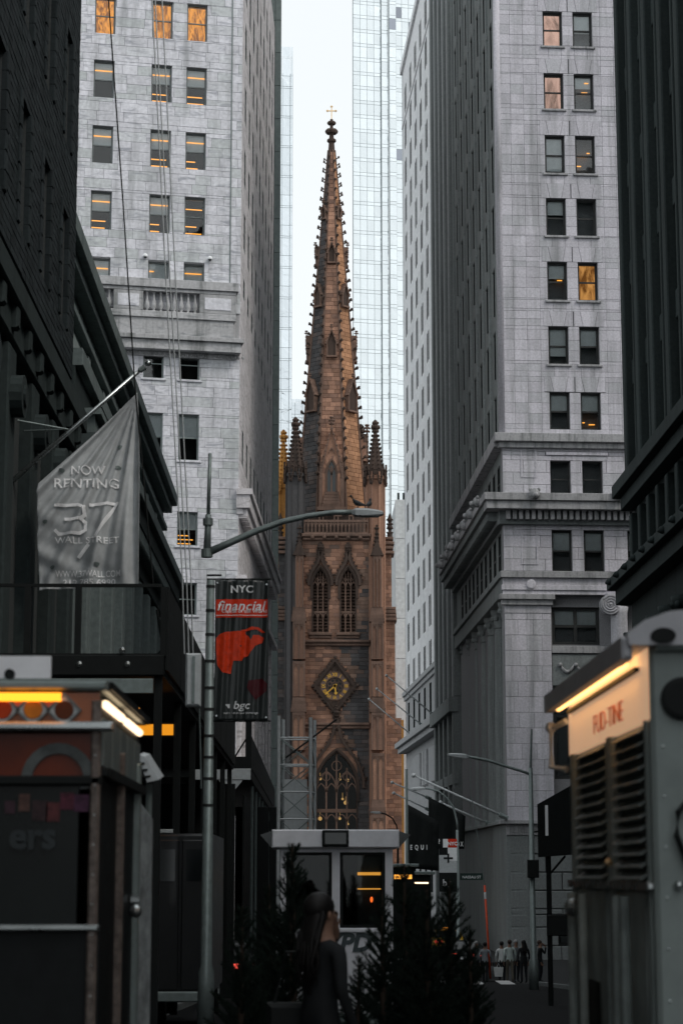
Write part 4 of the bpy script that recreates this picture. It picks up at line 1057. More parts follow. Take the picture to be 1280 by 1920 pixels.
# -- front buttresses with panelled stages
def buttress(x0, x1, zt_, zbm, y0, mat, panels=True, nm='buttress'):
    b = MB(); b.box(x0, x1, y0, .6, zbm, zt_)
    o = b.build(nm, mat, ch)
    if panels:
        p = MB(); wd = x1-x0
        for k in range(3): p.box(x0+k*(wd-.16)/2, x0+k*(wd-.16)/2+.16, y0-.12, y0+.02, zbm, zt_)
        for k in range(2):
            xc = x0+wd*.25+.02+k*(wd/2-.04); p.band(arch(xc, wd/2-.16, zt_-1.0, .6, 5), .12, y0-.11, y0+.02); p.box(xc-wd/4+.1, xc+wd/4-.1, y0-.10, y0+.02, zt_-.35, zt_)
        p.build('blind_tracery', Bt, o)
    return o
def steps(x0, x1, ztop_, n, y0, dy, dz, nm='weathering'):
    m = MB()
    for k in range(n): m.box(x0-.06*k, x1+.06*k, y0-dy*k, .5, ztop_-(k+1)*dz, ztop_-k*dz-.05); m.box(x0-.02-.06*k, x1+.02+.06*k, y0-dy*k+.03, .5, ztop_-k*dz-.05, ztop_-k*dz)
    m.build(nm, Bt, ch)
for (a, b, tx) in ((549, 572, 0), (695, 718, 1)):
    x0, x1 = cx(a), cx(b)
    mat = Bm
    buttress(x0+.25, x1-.2, cz(1040), cz(1140), -.75, mat)
    g = MB(); xc = (x0+x1)/2; zt_ = cz(1040)                                   # gable and pinnacle crowning the buttress
    g.prism([(xc-.75, zt_-.2), (xc+.75, zt_-.2), (xc, zt_+1.6)], -.95, .2); g.lathe([(.42, zt_), (.08, zt_+2.9)], 6, (xc, -.4, 0))
    for q in range(6):
        for k in range(6): f = k/6; g.blob((xc+(.46-.36*f)*math.cos(q*1.047), -.4+(.46-.36*f)*math.sin(q*1.047), zt_+.2+2.6*f), .11, 5, 4)
    for q in range(4): g.blob((xc+.16*math.cos(q*1.57), -.4+.16*math.sin(q*1.57), zt_+3.0), .15, 5, 4)
    g.blob((xc, -.4, zt_+3.3), .14, 5, 4)
    g.build('buttress_gable', Bd, ch)
    steps(x0, x1-.05, cz(1140), 4, -.8, .16, .42)
    for za_, zb2 in ((1168, 1238), (1242, 1308)): buttress(x0, x1, cz(za_), cz(zb2), -1.3, mat)
    steps(x0, x1, cz(1309), 4, -1.35, .14, .42)
    for za_, zb2 in ((1338, 1408), (1414, 1500)): buttress(x0-.02, x1+.02, cz(za_), cz(zb2), -1.8, mat)
    steps(x0, x1, cz(1500), 4, -1.9, .14, .42)
    buttress(x0-.1, x1+.1, cz(1529), zb_-1, -2.4, mat)
# -- side buttresses
for s_, (a0, a1, b0, b1, c0, c1) in ((1, (716, 735, 716, 741, 716, 752)), (-1, (521, 541, 516, 541, 508, 541))):
    m = MB()
    def sb_(xa, xb, za_, zb2, y0):
        F2 = Face(ch, (0, 0, 0), 0)
        core(FC, xa, xb, zb2, za_, [], y0+.1, 3.2, Bj, 'side_buttress_core')
        blocks(FC, xa, xb, zb2, za_, .46, .8, [], Bm if s_ > 0 else Cg_, 'side_buttress_block', proud=-y0-.08 if False else -y0, d=.2, gap=.018, nmax=0, seed=int(60+xa*7), wj=.3)
    sb_(cx(a0), cx(a1), cz(1005), cz(1148), 1.0)
    sb_(cx(b0), cx(b1), cz(1148), cz(1345), .9)
    sb_(cx(c0), cx(c1), cz(1345), zb_-1, .8)
    xa, xb = cx(a0), cx(a1)
    for k in range(4): link('buttress_coping', boxm(xb-xa+.3+.1*(k % 2), 3.0, .36, Bt, .08), ch, Tr(xa-.1, .7-.05*k, cz(1005)-.3-k*.55))
    for k in range(4): link('buttress_coping', boxm(cx(b1)-cx(b0)+.1+k*.07, 3.0, .4, Bt, .1), ch, Tr(cx(b0)-.04*k, .75-.05*k, cz(1147)-k*.42+.3))
    f = MB(); xf = cx(732) if s_ > 0 else cx(524)
    f.lathe([(.3, 0), (.3, .5), (.16, .8), (.34, 1.2), (.18, 1.7), (.3, 2.1), (.04, 2.9)], 8, (xf, 1.2, cz(1005)))
    for q in range(6):
        for k in range(4): f.blob((xf+.3*math.cos(q*1.05), 1.2+.3*math.sin(q*1.05), cz(1005)+.6+k*.5), .11, 5, 4)
    f.build('buttress_finial', Bd, ch)
# -- spire
SYc = 6.6; sxc = cp(621, 700, SYc)[0]
zS0, zS1 = cz(975, SYc), cz(283, SYc)
sR0 = (cp(686, 930, SYc)[0]-cp(563, 930, SYc)[0])/2*.985; sR0 *= (zS1-zS0)/(zS1-cz(930, SYc)) ; sR1 = .42
def srad(z): return sR0+(sR1-sR0)*(z-zS0)/(zS1-zS0)
k8 = 1/math.cos(math.pi/8)
dr = MB(); dr.lathe([(sR0*k8, zpar), (sR0*k8, zS0)], 8, (sxc, SYc, 0), math.pi/8); dr.build('spire_drum', Bd, ch)
co = MB(); co.lathe([(sR0*k8-.1, zS0), (sR1*k8-.05, zS1)], 8, (sxc, SYc, 0), math.pi/8); co.build('spire_core', Bj, ch)
for q in range(8):
    a = -math.pi/2+q*math.pi/4                                  # facet normal direction
    nrm = Vector((math.cos(a), math.sin(a), 0)); tg = Vector((-math.sin(a), math.cos(a), 0))
    rn = random.Random(70+q); m = MB(); z = zS0; row = 0
    while z < zS1-.1:
        h = .52; zt_ = min(z+h, zS1)
        hw = srad((z+zt_)/2)*math.tan(math.pi/8)-.08
        if hw > .1:
            edges = [-hw]; u = -hw+rn.uniform(.35, 1.1)
            while u < hw-.3: edges.append(u); u += rn.uniform(.6, 1.25)
            edges.append(hw)
            for e0, e1 in zip(edges, edges[1:]):
                j = rn.uniform(-.012, .012); vs = []
                for (uu, zz_, dd) in ((e0+.02, z+.02, .03), (e1-.02, z+.02, .03), (e1-.02, zt_-.02, .03), (e0+.02, zt_-.02, .03), (e0+.008, z+.008, -.08), (e1-.008, z+.008, -.08), (e1-.008, zt_-.008, -.08), (e0+.008, zt_-.008, -.08)):
                    p = nrm*(srad(zz_)+dd+j)+tg*uu; vs.append((sxc+p.x, SYc+p.y, zz_))
                m.add(vs, [(0, 1, 2, 3), (0, 4, 5, 1), (1, 5, 6, 2), (2, 6, 7, 3), (3, 7, 4, 0)])
        z = zt_; row += 1
    o = m.build('spire_facet', Cg_ if q in (7, 6) else (M['brown_lit'] if q in (1, 2) else Bm), ch); o['kind'] = 'stuff'  # left facets charcoal grey; right ones warmed to paint in the light there
    if q in (6, 7): o['label'] = 'dark grey spire facet'
    # angle rib and its crockets
    ar = a+math.pi/8; d8 = Vector((math.cos(ar), math.sin(ar), 0))
    rb_ = MB(); rb_.tube([(sxc+d8.x*srad(z_)*k8, SYc+d8.y*srad(z_)*k8, z_) for z_ in (zS0, (zS0+zS1)/2, zS1)], [.2, .16, .1], 6); rb_.build('spire_rib', Bt, ch)
    nc = 34
    for k in range(nc):
        z_ = zS0+4.0+(zS1-zS0-4.5)*(k+.5*(q % 2))/nc; s_ = 1.45-.4*k/nc
        link('crocket', crm, ch, Tr(sxc+d8.x*(srad(z_)*k8+.05), SYc+d8.y*(srad(z_)*k8+.05), z_) @ Rz(ar) @ Sc(s_, s_, s_*1.2))
def lucarne(q, py, wd, hh, proj):
    a = -math.pi/2+q*math.pi/4; z_ = cz(py, SYc-srad(cz(py, SYc)))
    r_ = srad(z_); Mx = Tr(sxc, SYc, 0) @ Rz(a+math.pi/2) @ Tr(0, -r_, z_)
    m = MB(); m.X = Mx
    m.box(-wd/2, -wd/2+.16, -proj, .5, 0, hh*.55); m.box(wd/2-.16, wd/2, -proj, .5, 0, hh*.55); m.box(-wd/2-.05, wd/2+.05, -proj-.1, .4, -.2, 0)
    m.band([(wd/2+.08, hh*.45), (0, hh), (-wd/2-.08, hh*.45)], .2, -proj-.08, .9)
    m.tube([(0, -proj, hh-.1), (0, -proj, hh+.7)], .07, 5)
    for dz, rr_ in ((.35, .16), (.6, .1)):
        for w2_ in range(4): m.blob((rr_*math.cos(w2_*1.57), -proj+rr_*math.sin(w2_*1.57), hh+dz), .1, 5, 4)
    for k in range(4):
        f = (k+.5)/4
        for s_ in (-1, 1): m.blob((s_*(wd/2+.14)*(1-f), -proj-.05, hh*(.45+.55*f)+.1), .1, 5, 4)
    m.X = None
    o = m.build('lucarne', Bt, ch)
    d_ = MB(); d_.X = Mx; d_.prism([(-wd/2+.12, .02), (wd/2-.12, .02), (wd/2-.12, hh*.5), (0, hh*.88), (-wd/2+.12, hh*.5)], -proj+.15, .1); d_.X = None; d_.build('dark_opening', Bd, o)
for q in (0, 2, 4, 6): lucarne(q, 492, .95, 2.3, .35); lucarne(q, 668, 1.2, 3.1, .45)
for q in (1, 7, 3, 5): lucarne(q, 408, .7, 1.6, .25); lucarne(q, 572, 1.1, 2.7, .4); lucarne(q, 768, 1.5, 3.8, .55)
# tall gabled window at the spire's foot
def gabled(q):
    a = -math.pi/2+q*math.pi/4; fy = -(srad(cz(930, SYc))+.35)
    Mx = Tr(sxc, SYc, 0) @ Rz(a+math.pi/2) @ Tr(0, fy, 0)
    z0, zsill, zsp, zap, zg = cz(945), cz(914), cz(880), cz(853), cz(797)
    hw = (cx(645, 900)-cx(604, 900))/2; ow = (cx(636, 890)-cx(617, 890))/2
    m = MB(); m.X = Mx
    m.box(-hw, -ow, 0, 2.5, z0, zsp); m.box(ow, hw, 0, 2.5, z0, zsp)
    spandrel(m, 0, 2*ow, zsp, zap-zsp, -hw, hw, zap+.4, 0, 2.0)
    m.prism([(-hw*1.0, zap+.4), (hw*1.0, zap+.4), (0, zg)], .05, 2.5)
    m.X = None; o = m.build('gabled_spire_window', Bm, ch)
    t = MB(); t.X = Mx
    t.band([(hw+.1, zsp-.4), (0, zg+.3), (-hw-.1, zsp-.4)], .26, -.2, .4); t.band([(-ow, zsill)]+arch(0, 2*ow, zsp, zap-zsp, 8)+[(ow, zsill)], .22, -.12, .3)
    for s_ in (-1, 1):
        t.box(s_*hw-.2, s_*hw+.2, -.25, .2, z0, zsp-.6); t.lathe([(.26, zsp-.6), (.04, zsp+1.4)], 6, (s_*hw, -.05, 0))
        for k in range(9):
            f = (k+.5)/9; t.blob((s_*(hw+.2)*(1-f), -.1, zsp-.4+(zg+.3-zsp+.4)*f+.12), .15, 5, 4)
    t.tube([(0, -.05, zg), (0, -.05, zg+1.5)], .1, 6)
    for dz, rr_ in ((.7, .25), (1.1, .3), (1.45, .16)):
        for w2_ in range(5): t.blob((rr_*math.cos(w2_*1.256), -.05+rr_*math.sin(w2_*1.256), zg+dz), .14, 5, 4)
    t.band(arch(0, ow*.9, zap+.75, .6, 5), .12, -.1, .2)
    t.X = None; t.build('gable_tracery', Bt, o)
    u = MB(); u.X = Mx
    u.box(-.09, .09, .02, .16, zsill, zsp+.9); u.band(arch(-ow/2, ow-.1, zsp-.2, .9, 5), .1, .02, .16); u.band(arch(ow/2, ow-.1, zsp-.2, .9, 5), .1, .02, .16); u.X = None; u.build('mullion', Bt, o)
    g = MB(); g.X = Mx; g.box(-ow, ow, .18, .24, zsill, zap); g.X = None; g.build('glazing', M['dim_glass'], o)
    s = MB(); s.X = Mx
    for k in range(5): s.box(-ow-.25-.06*k, ow+.25+.06*k, -.1-.12*k, .5, zsill-(k+1)*(zsill-z0)/5, zsill-k*(zsill-z0)/5-.04)
    s.box(-hw-.4, hw+.4, -.8, .6, z0-.4, z0); s.X = None; s.build('stepped_sill', Bt, o)
for q in (0, 2, 6): gabled(q)
# finial and cross
f = MB(); H = cz(283, SYc)
def zf(y): return cz(y, SYc)
f.lathe([(.42, zf(286)), (.34, zf(268)), (.55, zf(266)), (.55, zf(262)), (.3, zf(260)), (.26, zf(254))], 8, (sxc, SYc, 0))
for zc_, rr_, sz in ((zf(247), .62, .34), (zf(231), .42, .24)):
    for q in range(8): f.blob((sxc+rr_*.75*math.cos(q*.785), SYc+rr_*.75*math.sin(q*.785), zc_), sz, 6, 4)
    f.blob((sxc, SYc, zc_), rr_*.8, 8, 5)
f.lathe([(.26, zf(254)), (.2, zf(238)), (.18, zf(224))], 8, (sxc, SYc, 0)); f.build('spire_finial', Bd, ch)
cr = MB(); zc_ = zf(208)
cr.box(sxc-.06, sxc+.06, SYc-.06, SYc+.06, zf(224), zf(200)); cr.box(sxc-.48, sxc+.48, SYc-.055, SYc+.055, zc_-.06, zc_+.06)
for dx, dz in ((-.5, 0), (.5, 0), (0, zf(200)-zc_)):
    for ex, ez in ((.09, 0), (-.09, 0), (0, .09), (0, -.09)): cr.blob((sxc+dx+ex, SYc, zc_+dz+ez), .085, 6, 4)
cr.build('cross', M['gold_pale'], ch)
# -- clock
kx, kz = cp(627.5, 1286.5); kr = (cx(653.5, 1287)-cx(601.5, 1287))/2
dh = (cz(1237)-cz(1335))/2; dw = (cx(665, 1287)-cx(590, 1287))/2
ck = MB(); ck.band([(kx, kz+dh), (kx+dw, kz), (kx, kz-dh), (kx-dw, kz)], .45, -.45, .05, True); ck.band([(kx, kz+dh*.86), (kx+dw*.86, kz), (kx, kz-dh*.86), (kx-dw*.86, kz)], .22, -.3, .05, True)
for q in range(4):
    P = [(0, dh), (dw, 0), (0, -dh), (-dw, 0)]; a, b = P[q], P[(q+1) % 4]
    for k in range(9):
        f_ = k/9; x, z_ = a[0]+(b[0]-a[0])*f_, a[1]+(b[1]-a[1])*f_; l_ = 1.10
        for e in range(2): ck.blob((kx+x*l_+random.uniform(-.08, .08), -.25, kz+z_*l_+random.uniform(-.08, .08)), .2, 5, 4)
for z_ in (kz+dh*.66, kz-dh*.66): ck.lathe([(.34, 0), (.34, .2)], 12, (kx, 0, z_), axis='y')
fr_ = ck.build('clock_frame', Bd, ch)
pl_ = MB(); pl_.prism([(kx, kz-dh), (kx+dw, kz), (kx, kz+dh), (kx-dw, kz)], -.10, -.0); pl_.build('clock_back', Bt, ch)
rg = MB(); A = [(math.cos(2*math.pi*k/40), math.sin(2*math.pi*k/40)) for k in range(40)]
rg.band([(kx+c_*kr*.83, kz+s_*kr*.83) for c_, s_ in A], kr*.34, -.22, -.05, True); rg.build('clock_dial', plain('dial_stone', (.20, .14, .12), .7), ch)
rim = MB(); rim.band([(kx+c_*kr*1.02, kz+s_*kr*1.02) for c_, s_ in A], .1, -.28, -.05, True); rim.band([(kx+c_*kr*.65, kz+s_*kr*.65) for c_, s_ in A], .1, -.28, -.05, True); rim.build('clock_rims', Bt, ch)
ros = MB()
for k in range(8):
    a = 2*math.pi*k/8+.39; ros.band([(kx+kr*.40*math.cos(a)+kr*.15*c_, kz+kr*.40*math.sin(a)+kr*.15*s_) for c_, s_ in A[::4]], .07, -.2, -.08, True)
ros.band([(kx+kr*.16*c_, kz+kr*.16*s_) for c_, s_ in A[::4]], .08, -.2, -.08, True); ros.build('rose_tracery', M['brown_trim'], ch)
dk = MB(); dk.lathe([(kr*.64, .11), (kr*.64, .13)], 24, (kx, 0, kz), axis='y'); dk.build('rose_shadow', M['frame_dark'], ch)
for k, nn in enumerate(('XII', 'I', 'II', 'III', 'IIII', 'V', 'VI', 'VII', 'VIII', 'IX', 'X', 'XI')):
    a = -2*math.pi*k/12
    put_text('numeral', ch, nn, M['gold'], Tr(kx, -.24, kz) @ Matrix.Rotation(-a, 4, 'Y') @ Tr(0, 0, kr*.70) @ Sc(.85 if len(nn) < 4 else .62, 1, 1), size=kr*.36, ext=.03, off=.012)
def hand(nm, ang, L, wd):
    m = MB(); m.X = Tr(kx, 0, kz) @ Matrix.Rotation(ang, 4, 'Y')
    m.prism([(-wd/2, -L*.2), (wd/2, -L*.2), (wd*.35, L*.7), (wd*1.1, L*.78), (0, L), (-wd*1.1, L*.78), (-wd*.35, L*.7)], -.36, -.30); m.lathe([(wd, .29), (wd, .38)], 12, axis='y'); m.X = None
    m.build(nm, M['gold'], ch)
hand('minute_hand', R(228), kr*.95, .17); hand('hour_hand', R(172), kr*.66, .2)
# -- great west-front window
hood(pxw, pww, zs_p, za_p-zs_p, 1.6, 'portal_hood')
tr_ = MB(); x0 = pxw-pww/2; n = 4
for k in range(1, n): tr_.box(x0+k*pww/n-.09, x0+k*pww/n+.09, .25, .5, zb_p, zs_p+(za_p-zs_p)*(.55 if k != 2 else .95))
ztr = cz(1520); tr_.box(x0, x0+pww, .2, .55, ztr-.2, ztr+.2)
for k in range(n): tr_.band(arch(x0+(k+.5)*pww/n, pww/n-.1, zs_p-.4, .95, 6), .13, .25, .5); tr_.band(arch(x0+(k+.5)*pww/n, pww/n-.1, ztr-1.2, .8, 6), .12, .25, .5)
for s_ in (-1, 1): tr_.band(arch(pxw+s_*pww/4, pww/2-.1, zs_p-.1, 2.0, 8), .16, .24, .52); tr_.band([(pxw+s_*pww/4+.42*c_, zs_p+1.25+.42*d_) for c_, d_ in A[::4]], .1, .26, .5, True)
tr_.band([(pxw+.55*c_, zs_p+2.5+.55*d_) for c_, d_ in A[::4]], .12, .26, .5, True)
tr_.build('portal_tracery', Bt, ch)
link('portal_glass', boxm(pww, .04, za_p-zb_p, M['church_glass']), ch, Tr(x0, .56, zb_p))
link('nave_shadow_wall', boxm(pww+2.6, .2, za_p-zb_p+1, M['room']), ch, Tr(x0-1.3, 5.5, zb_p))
lampm = emit('warm_bulb', (1.0, .55, .2), 1.6)
for px, py, r_ in ((600, 1460, .18), (637, 1461, .15), (651, 1463, .2), (600, 1535, .22), (637, 1535, .15), (648, 1505, .24), (642, 1498, .14), (652, 1545, .13)):
    p = cp(px, py, 1.0); m = MB(); m.blob((p[0], 1.0, p[1]), r_, 10, 6); m.tube([(p[0], 1.0, p[1]), (p[0], 1.0, p[1]+.7)], .02, 4); m.build('hanging_lamp', lampm, ch)
link('lintel_band', boxm(pww, .5, .5, Bd, .05), ch, Tr(x0, .15, cz(1600)))
# nave behind the tower
nv = MB(); nv.box(xl-4, xr+4.0, 13.3, 45, -1, cz(1350)); nv.prism([(xl-4, cz(1350)), (xr+4, cz(1350)), (0, cz(1200))], 13.3, 45); nv.build('nave', Bm, ch)
sh = MB(); sh.box(cx(745), cx(760), 6, 10, -1, cz(1342)); sh.build('vestry', M['ochre'], ch)
# ================================================================== street furniture and things
def V(px, py, Y): return W(px, py, Y)
def root_at(px, Y, name, label, cat, group=None, z=None, rz=0):
    p = W(px, 1700, Y); return thing(name, label, cat, (p.x, Y, gz(Y) if z is None else z), rz, group)
def loc(o, p): return Vector(p)-Vector(o.location)
def surf_text(name, parent, body, mat, f, cx_, cz_, wd, h, off=.012, org=(0, 0, 0), shear=0, bold=0, space=1.0, straight=True):
    "print on cloth: text mesh bent onto the surface y=f(x,z)"
    me = text_mesh(body, 1.0, 0.0, shear, bold, 'LEFT', 1, space)
    xs = [v.co.x for v in me.vertices]; ys = [v.co.y for v in me.vertices]
    x0, x1, y0, y1 = min(xs), max(xs), min(ys), max(ys)
    bm = bmesh.new(); bm.from_mesh(me)
    bmesh.ops.triangulate(bm, faces=bm.faces)
    for _ in range(2):
        bmesh.ops.subdivide_edges(bm, edges=[e for e in bm.edges if e.calc_length()*wd/(x1-x0) > .06], cuts=1)
        bmesh.ops.triangulate(bm, faces=bm.faces)
    for v in bm.verts:
        X = cx_+((v.co.x-x0)/(x1-x0)-.5)*wd; Z = cz_+((v.co.y-y0)/(y1-y0)-.5)*h
        v.co = (X-org[0], f(X, Z)-off-org[1], Z-org[2])
    bm.to_mesh(me); bm.free(); me.materials.clear(); me.materials.append(mat)
    return link(name, me, parent)
def surf_poly(name, parent, pts, mat, f, off, org, cell=.05):
    bm = bmesh.new(); vs = [bm.verts.new((x, 0, z)) for x, z in pts]; bm.faces.new(vs)
    bmesh.ops.triangulate(bm, faces=bm.faces)
    for _ in range(5):
        L = [e for e in bm.edges if e.calc_length() > cell*2]
        if not L: break
        bmesh.ops.subdivide_edges(bm, edges=L, cuts=1); bmesh.ops.triangulate(bm, faces=bm.faces)
    for v in bm.verts: X, Z = v.co.x, v.co.z; v.co = (X-org[0], f(X, Z)-off-org[1], Z-org[2])
    me = bpy.data.meshes.new(name); bm.to_mesh(me); bm.free(); me.materials.append(mat)
    me.polygons.foreach_set('use_smooth', [True]*len(me.polygons)); return link(name, me, parent)
def cloth(c, name, thin=.35):
    m, t, p = newmat(name); p.inputs['Base Color'].default_value = (*c, 1); p.inputs['Roughness'].default_value = .85; p.inputs['Specular IOR Level'].default_value = .15
    g = N(t, 'ShaderNodeNewGeometry'); n_ = N(t, 'ShaderNodeTexNoise', Scale=5.0, Detail=6.0); t.links.new(g.outputs['Position'], n_.inputs['Vector'])
    t.links.new(mix(t, 1.0, c, ramp(t, n_.outputs[0], .3, .7, (.85, .85, .85, 1), (1.08, 1.08, 1.08, 1)), 'MULTIPLY'), p.inputs['Base Color'])
    b = N(t, 'ShaderNodeBump', Strength=.12, Distance=.01); n2 = N(t, 'ShaderNodeTexNoise', Scale=60.0); t.links.new(g.outputs['Position'], n2.inputs['Vector']); t.links.new(n2.outputs[0], b.inputs['Height']); t.links.new(b.outputs[0], p.inputs['Normal'])
    return m

# ---- NOW RENTING flag on its pole
FY = 37.0
fp = thing('flagpole', 'long slanting steel flagpole with ball tip carrying the renting flag', 'flagpole', V(8, 915, FY))
a, b = V(8, 915, FY), V(270, 688, FY)
m = MB(); m.tube([loc(fp, a+(a-b)*.05), loc(fp, b)], [.05, .035], 10); m.build('pole', M['steel'], fp, smooth=True)
m = MB(); m.blob(loc(fp, V(278, 681, FY)), .06, 12, 8); m.build('ball', M['steel'], fp, smooth=True)
m = MB(); m.tube([loc(fp, V(262, 695, FY)), loc(fp, V(272, 688, FY))], .055, 10); m.build('pulley', M['metal_grey'], fp)
for py in (801, 805):
    m = MB(); p1 = V(128, 805, FY); m.tube([loc(fp, p1), loc(fp, Vector((-5.45, FY+(.5 if py > 803 else -.4), p1.z+.08)))], .014, 6); m.build('stay_rod', M['metal_grey'], fp)
tl, tr2, bl, br = V(70, 906, FY), V(257, 733, FY), V(71, 1104, FY), V(258, 1094, FY)
def f_flag(X, Z):
    dx = tr2.x-X; dz = max(.02, tr2.z-Z); r = math.hypot(dx, dz); an = math.atan2(dx, dz)
    left = max(0, min(1, (tr2.x-X)/1.8)); low = max(0, min(1, (tl.z-Z)/1.9))
    y = .05*min(r, 1.6)*math.sin(an*38+.6*r)*(1-.5*left)+.018*min(r, 2)*math.sin(an*71+1)
    y += left*low*.03*math.sin(9*Z+5.5*X)+left*low*.015*math.sin(17*Z+8*X+1)+.10*math.sin(1.7*Z+.8*X)
    y += .03*max(0, low-.85)*6*math.sin(21*X)
    return FY+.12+y
fl = thing('renting_flag', 'grey hanging flag lettered NOW RENTING 37 WALL STREET', 'flag', (tl.x, FY, bl.z))
nx, nz = 70, 110; vs = []; fs = []
for j in range(nz+1):
    for i in range(nx+1):
        u, v = i/nx, j/nz
        t0 = tl.lerp(tr2, u); b0 = bl.lerp(br, u); p = t0.lerp(b0, v); X, Z = p.x, p.z
        X += .03*math.sin(v*3.1)*(1 if u > .5 else -.4)*abs(u-.5)*2
        vs.append(tuple(loc(fl, (X, f_flag(X, Z), Z))))
for j in range(nz):
    for i in range(nx): k = j*(nx+1)+i; fs.append((k, k+nx+1, k+nx+2, k+1))
m = MB(); m.add(vs, fs); o = m.build('cloth', cloth((.46, .48, .49), 'flag_cloth'), fl, smooth=True, recalc=False)
sm_ = o.modifiers.new('thickness', 'SOLIDIFY'); sm_.thickness = .006
white_print = cloth((.95, .95, .96), 'flag_print')
def fpx(body, x0, x1, y0, y1, **kw):
    a = V(x0, (y0+y1)/2, FY); b = V(x1, (y0+y1)/2, FY); t_ = V((x0+x1)/2, y0, FY); c_ = V((x0+x1)/2, y1, FY)
    surf_text('lettering', fl, body, white_print, f_flag, (a.x+b.x)/2, (t_.z+c_.z)/2, b.x-a.x, t_.z-c_.z, off=.028, org=fl.location, bold=.008, **kw)
fpx('NOW', 133, 197, 871, 888); fpx('RENTING', 102, 222, 896, 914); fpx('WALL STREET', 102, 224, 1006, 1018); fpx('WWW.37WALL.COM', 103, 226, 1068, 1080); fpx('212.785.6990', 116, 216, 1084, 1095)
def stroke(P, wpx, nm='numeral_stroke'):
    "wide squared figures drawn as ribbons"
    pts = [V(x, y, FY) for x, y in P]; hw = wpx*FY/FPX/2
    for q in range(len(pts)-1):
        a, b = pts[q], pts[q+1]; d = Vector((b.x-a.x, 0, b.z-a.z)).normalized(); n_ = Vector((-d.z, 0, d.x))*hw; e = d*hw*.95
        surf_poly(nm, fl, [((a-e+n_).x, (a-e+n_).z), ((a-e-n_).x, (a-e-n_).z), ((b+e-n_).x, (b+e-n_).z), ((b+e+n_).x, (b+e+n_).z)], white_print, f_flag, .028+.0012*q, fl.location)
stroke([(106, 948), (146, 946), (158, 951), (159, 966), (152, 972), (124, 973)], 6); stroke([(152, 972), (160, 979), (160, 993), (149, 999), (110, 1000), (104, 994)], 6)
stroke([(170, 946), (219, 943), (180, 1003)], 6); stroke([(164, 1022), (148, 1042)], 7, 'slash')
for x, y in ((223, 833), (221, 873), (116, 880), (85, 977), (97, 1060), (181, 1055)):
    p = V(x, y, FY); surf_poly('wind_vent', fl, [(p.x+.05*math.cos(t), p.z+.055*math.sin(t)*(1 if math.sin(t) < 0 else .35)) for t in [k*math.pi/7 for k in range(14)]], M['metal_grey'], f_flag, .02, fl.location, .03)

# ---- lamp post, left
LY = 30.0
lp = root_at(388, LY, 'street_lamp', 'grey street lamp with long curved arm reaching over the street, two pigeons on its head', 'street lamp', 'street lamps', gz(LY))
p0 = V(388, 1700, LY); zt_ = V(388, 1040, LY).z
m = MB(); m.tube([(0, 0, 0), (0, 0, .9), (0, 0, 1.0), (0, 0, zt_)], [.125, .115, .085, .06], 12); m.build('post', M['metal_grey'], lp, smooth=True)
m = MB(); m.tube([loc(lp, V(388, 1040, LY)), loc(lp, V(390, 990, LY)), loc(lp, V(390.5, 965, LY))], [.062, .05, .045], 10); m.tube([loc(lp, V(390.5, 968, LY)), loc(lp, V(394, 850, LY))], .028, 8); m.build('antenna_mast', M['metal_grey'], lp, smooth=True)
m = MB(); m.tube([loc(lp, V(390, 985, LY)), loc(lp, V(390, 972, LY))], .075, 12); m.build('collar', M['metal_grey'], lp); m = MB(); m.tube([loc(lp, V(388, 1045, LY)), loc(lp, V(388, 1030, LY))], .085, 12); m.build('collar', M['metal_grey'], lp)
m = MB(); m.tube([loc(lp, V(x, y, LY)) for x, y in ((388, 1037), (430, 1018), (480, 996), (530, 978), (580, 967), (625, 961), (664, 960))], [.06, .055, .05, .046, .042, .04, .04], 10); m.build('arm', M['metal_grey'], lp, smooth=True)
def lamp_head(parent, c0, c1, hh, wd, mat, M_=None):
    "flat cobra head from its neck c0 to its nose c1"
    a = Vector(c0); b = Vector(c1); d = b-a; m = MB(); secs = ((0, .35, .55), (.12, .8, 1.0), (.45, 1.0, 1.0), (.8, 1.0, .7), (.96, .8, .45), (1.0, .4, .2)); vs = []
    for f, w_, h_ in secs:
        c = a+d*f
        for sx, sz in ((-1, -.45), (1, -.45), (1, .25), (.7, .55), (-.7, .55), (-1, .25)): vs.append((c.x, c.y+sx*wd*w_/2, c.z+sz*hh*h_))
    fs = [(i*6+k, i*6+(k+1) % 6, (i+1)*6+(k+1) % 6, (i+1)*6+k) for i in range(5) for k in range(6)]+[tuple(range(6)), tuple(range(35, 29, -1))]
    m.add(vs, fs); h_ = m.build('lamp_head', mat, parent)
    l = MB(); l.box(min(a.x, b.x)+abs(d.x)*.3, max(a.x, b.x)-abs(d.x)*.15, a.y-wd*.38, a.y+wd*.38, a.z+d.z*.5-hh*.5, a.z+d.z*.5-hh*.44); l.build('lens', M['blind'], h_)
lamp_head(lp, loc(lp, V(659, 961, LY)), loc(lp, V(719, 963, LY)), .11, .22, M['metal_white'])
eb = MB(); a = loc(lp, V(348, 1325, LY)); b = loc(lp, V(378, 1226, LY)); eb.bbox(a.x, b.x, -.12, .12, a.z, b.z, .03); o = eb.build('equipment_box', M['metal_white'], lp)
rd = MB(); rd.box(a.x+.10, a.x+.14, -.14, -.12, a.z+.05, b.z-.05); rd.tube([(b.x-.02, 0, a.z-.02), (b.x+.02, 0, a.z-1.2)], .012, 5); rd.build('box_ridge', M['metal_grey'], o)
for py in (1100, 1330, 1145, 1190, 1240, 1290, 1380, 1420, 1460, 1510):
    k_ = MB(); z_ = loc(lp, V(388, py, LY)).z; rr_ = .117-.035*min(1, z_/zt_); k_.lathe([(rr_*.75+.005, z_-.02), (rr_*.75+.005, z_+.02)], 12); k_.build('strap', M['frame_dark'], lp)
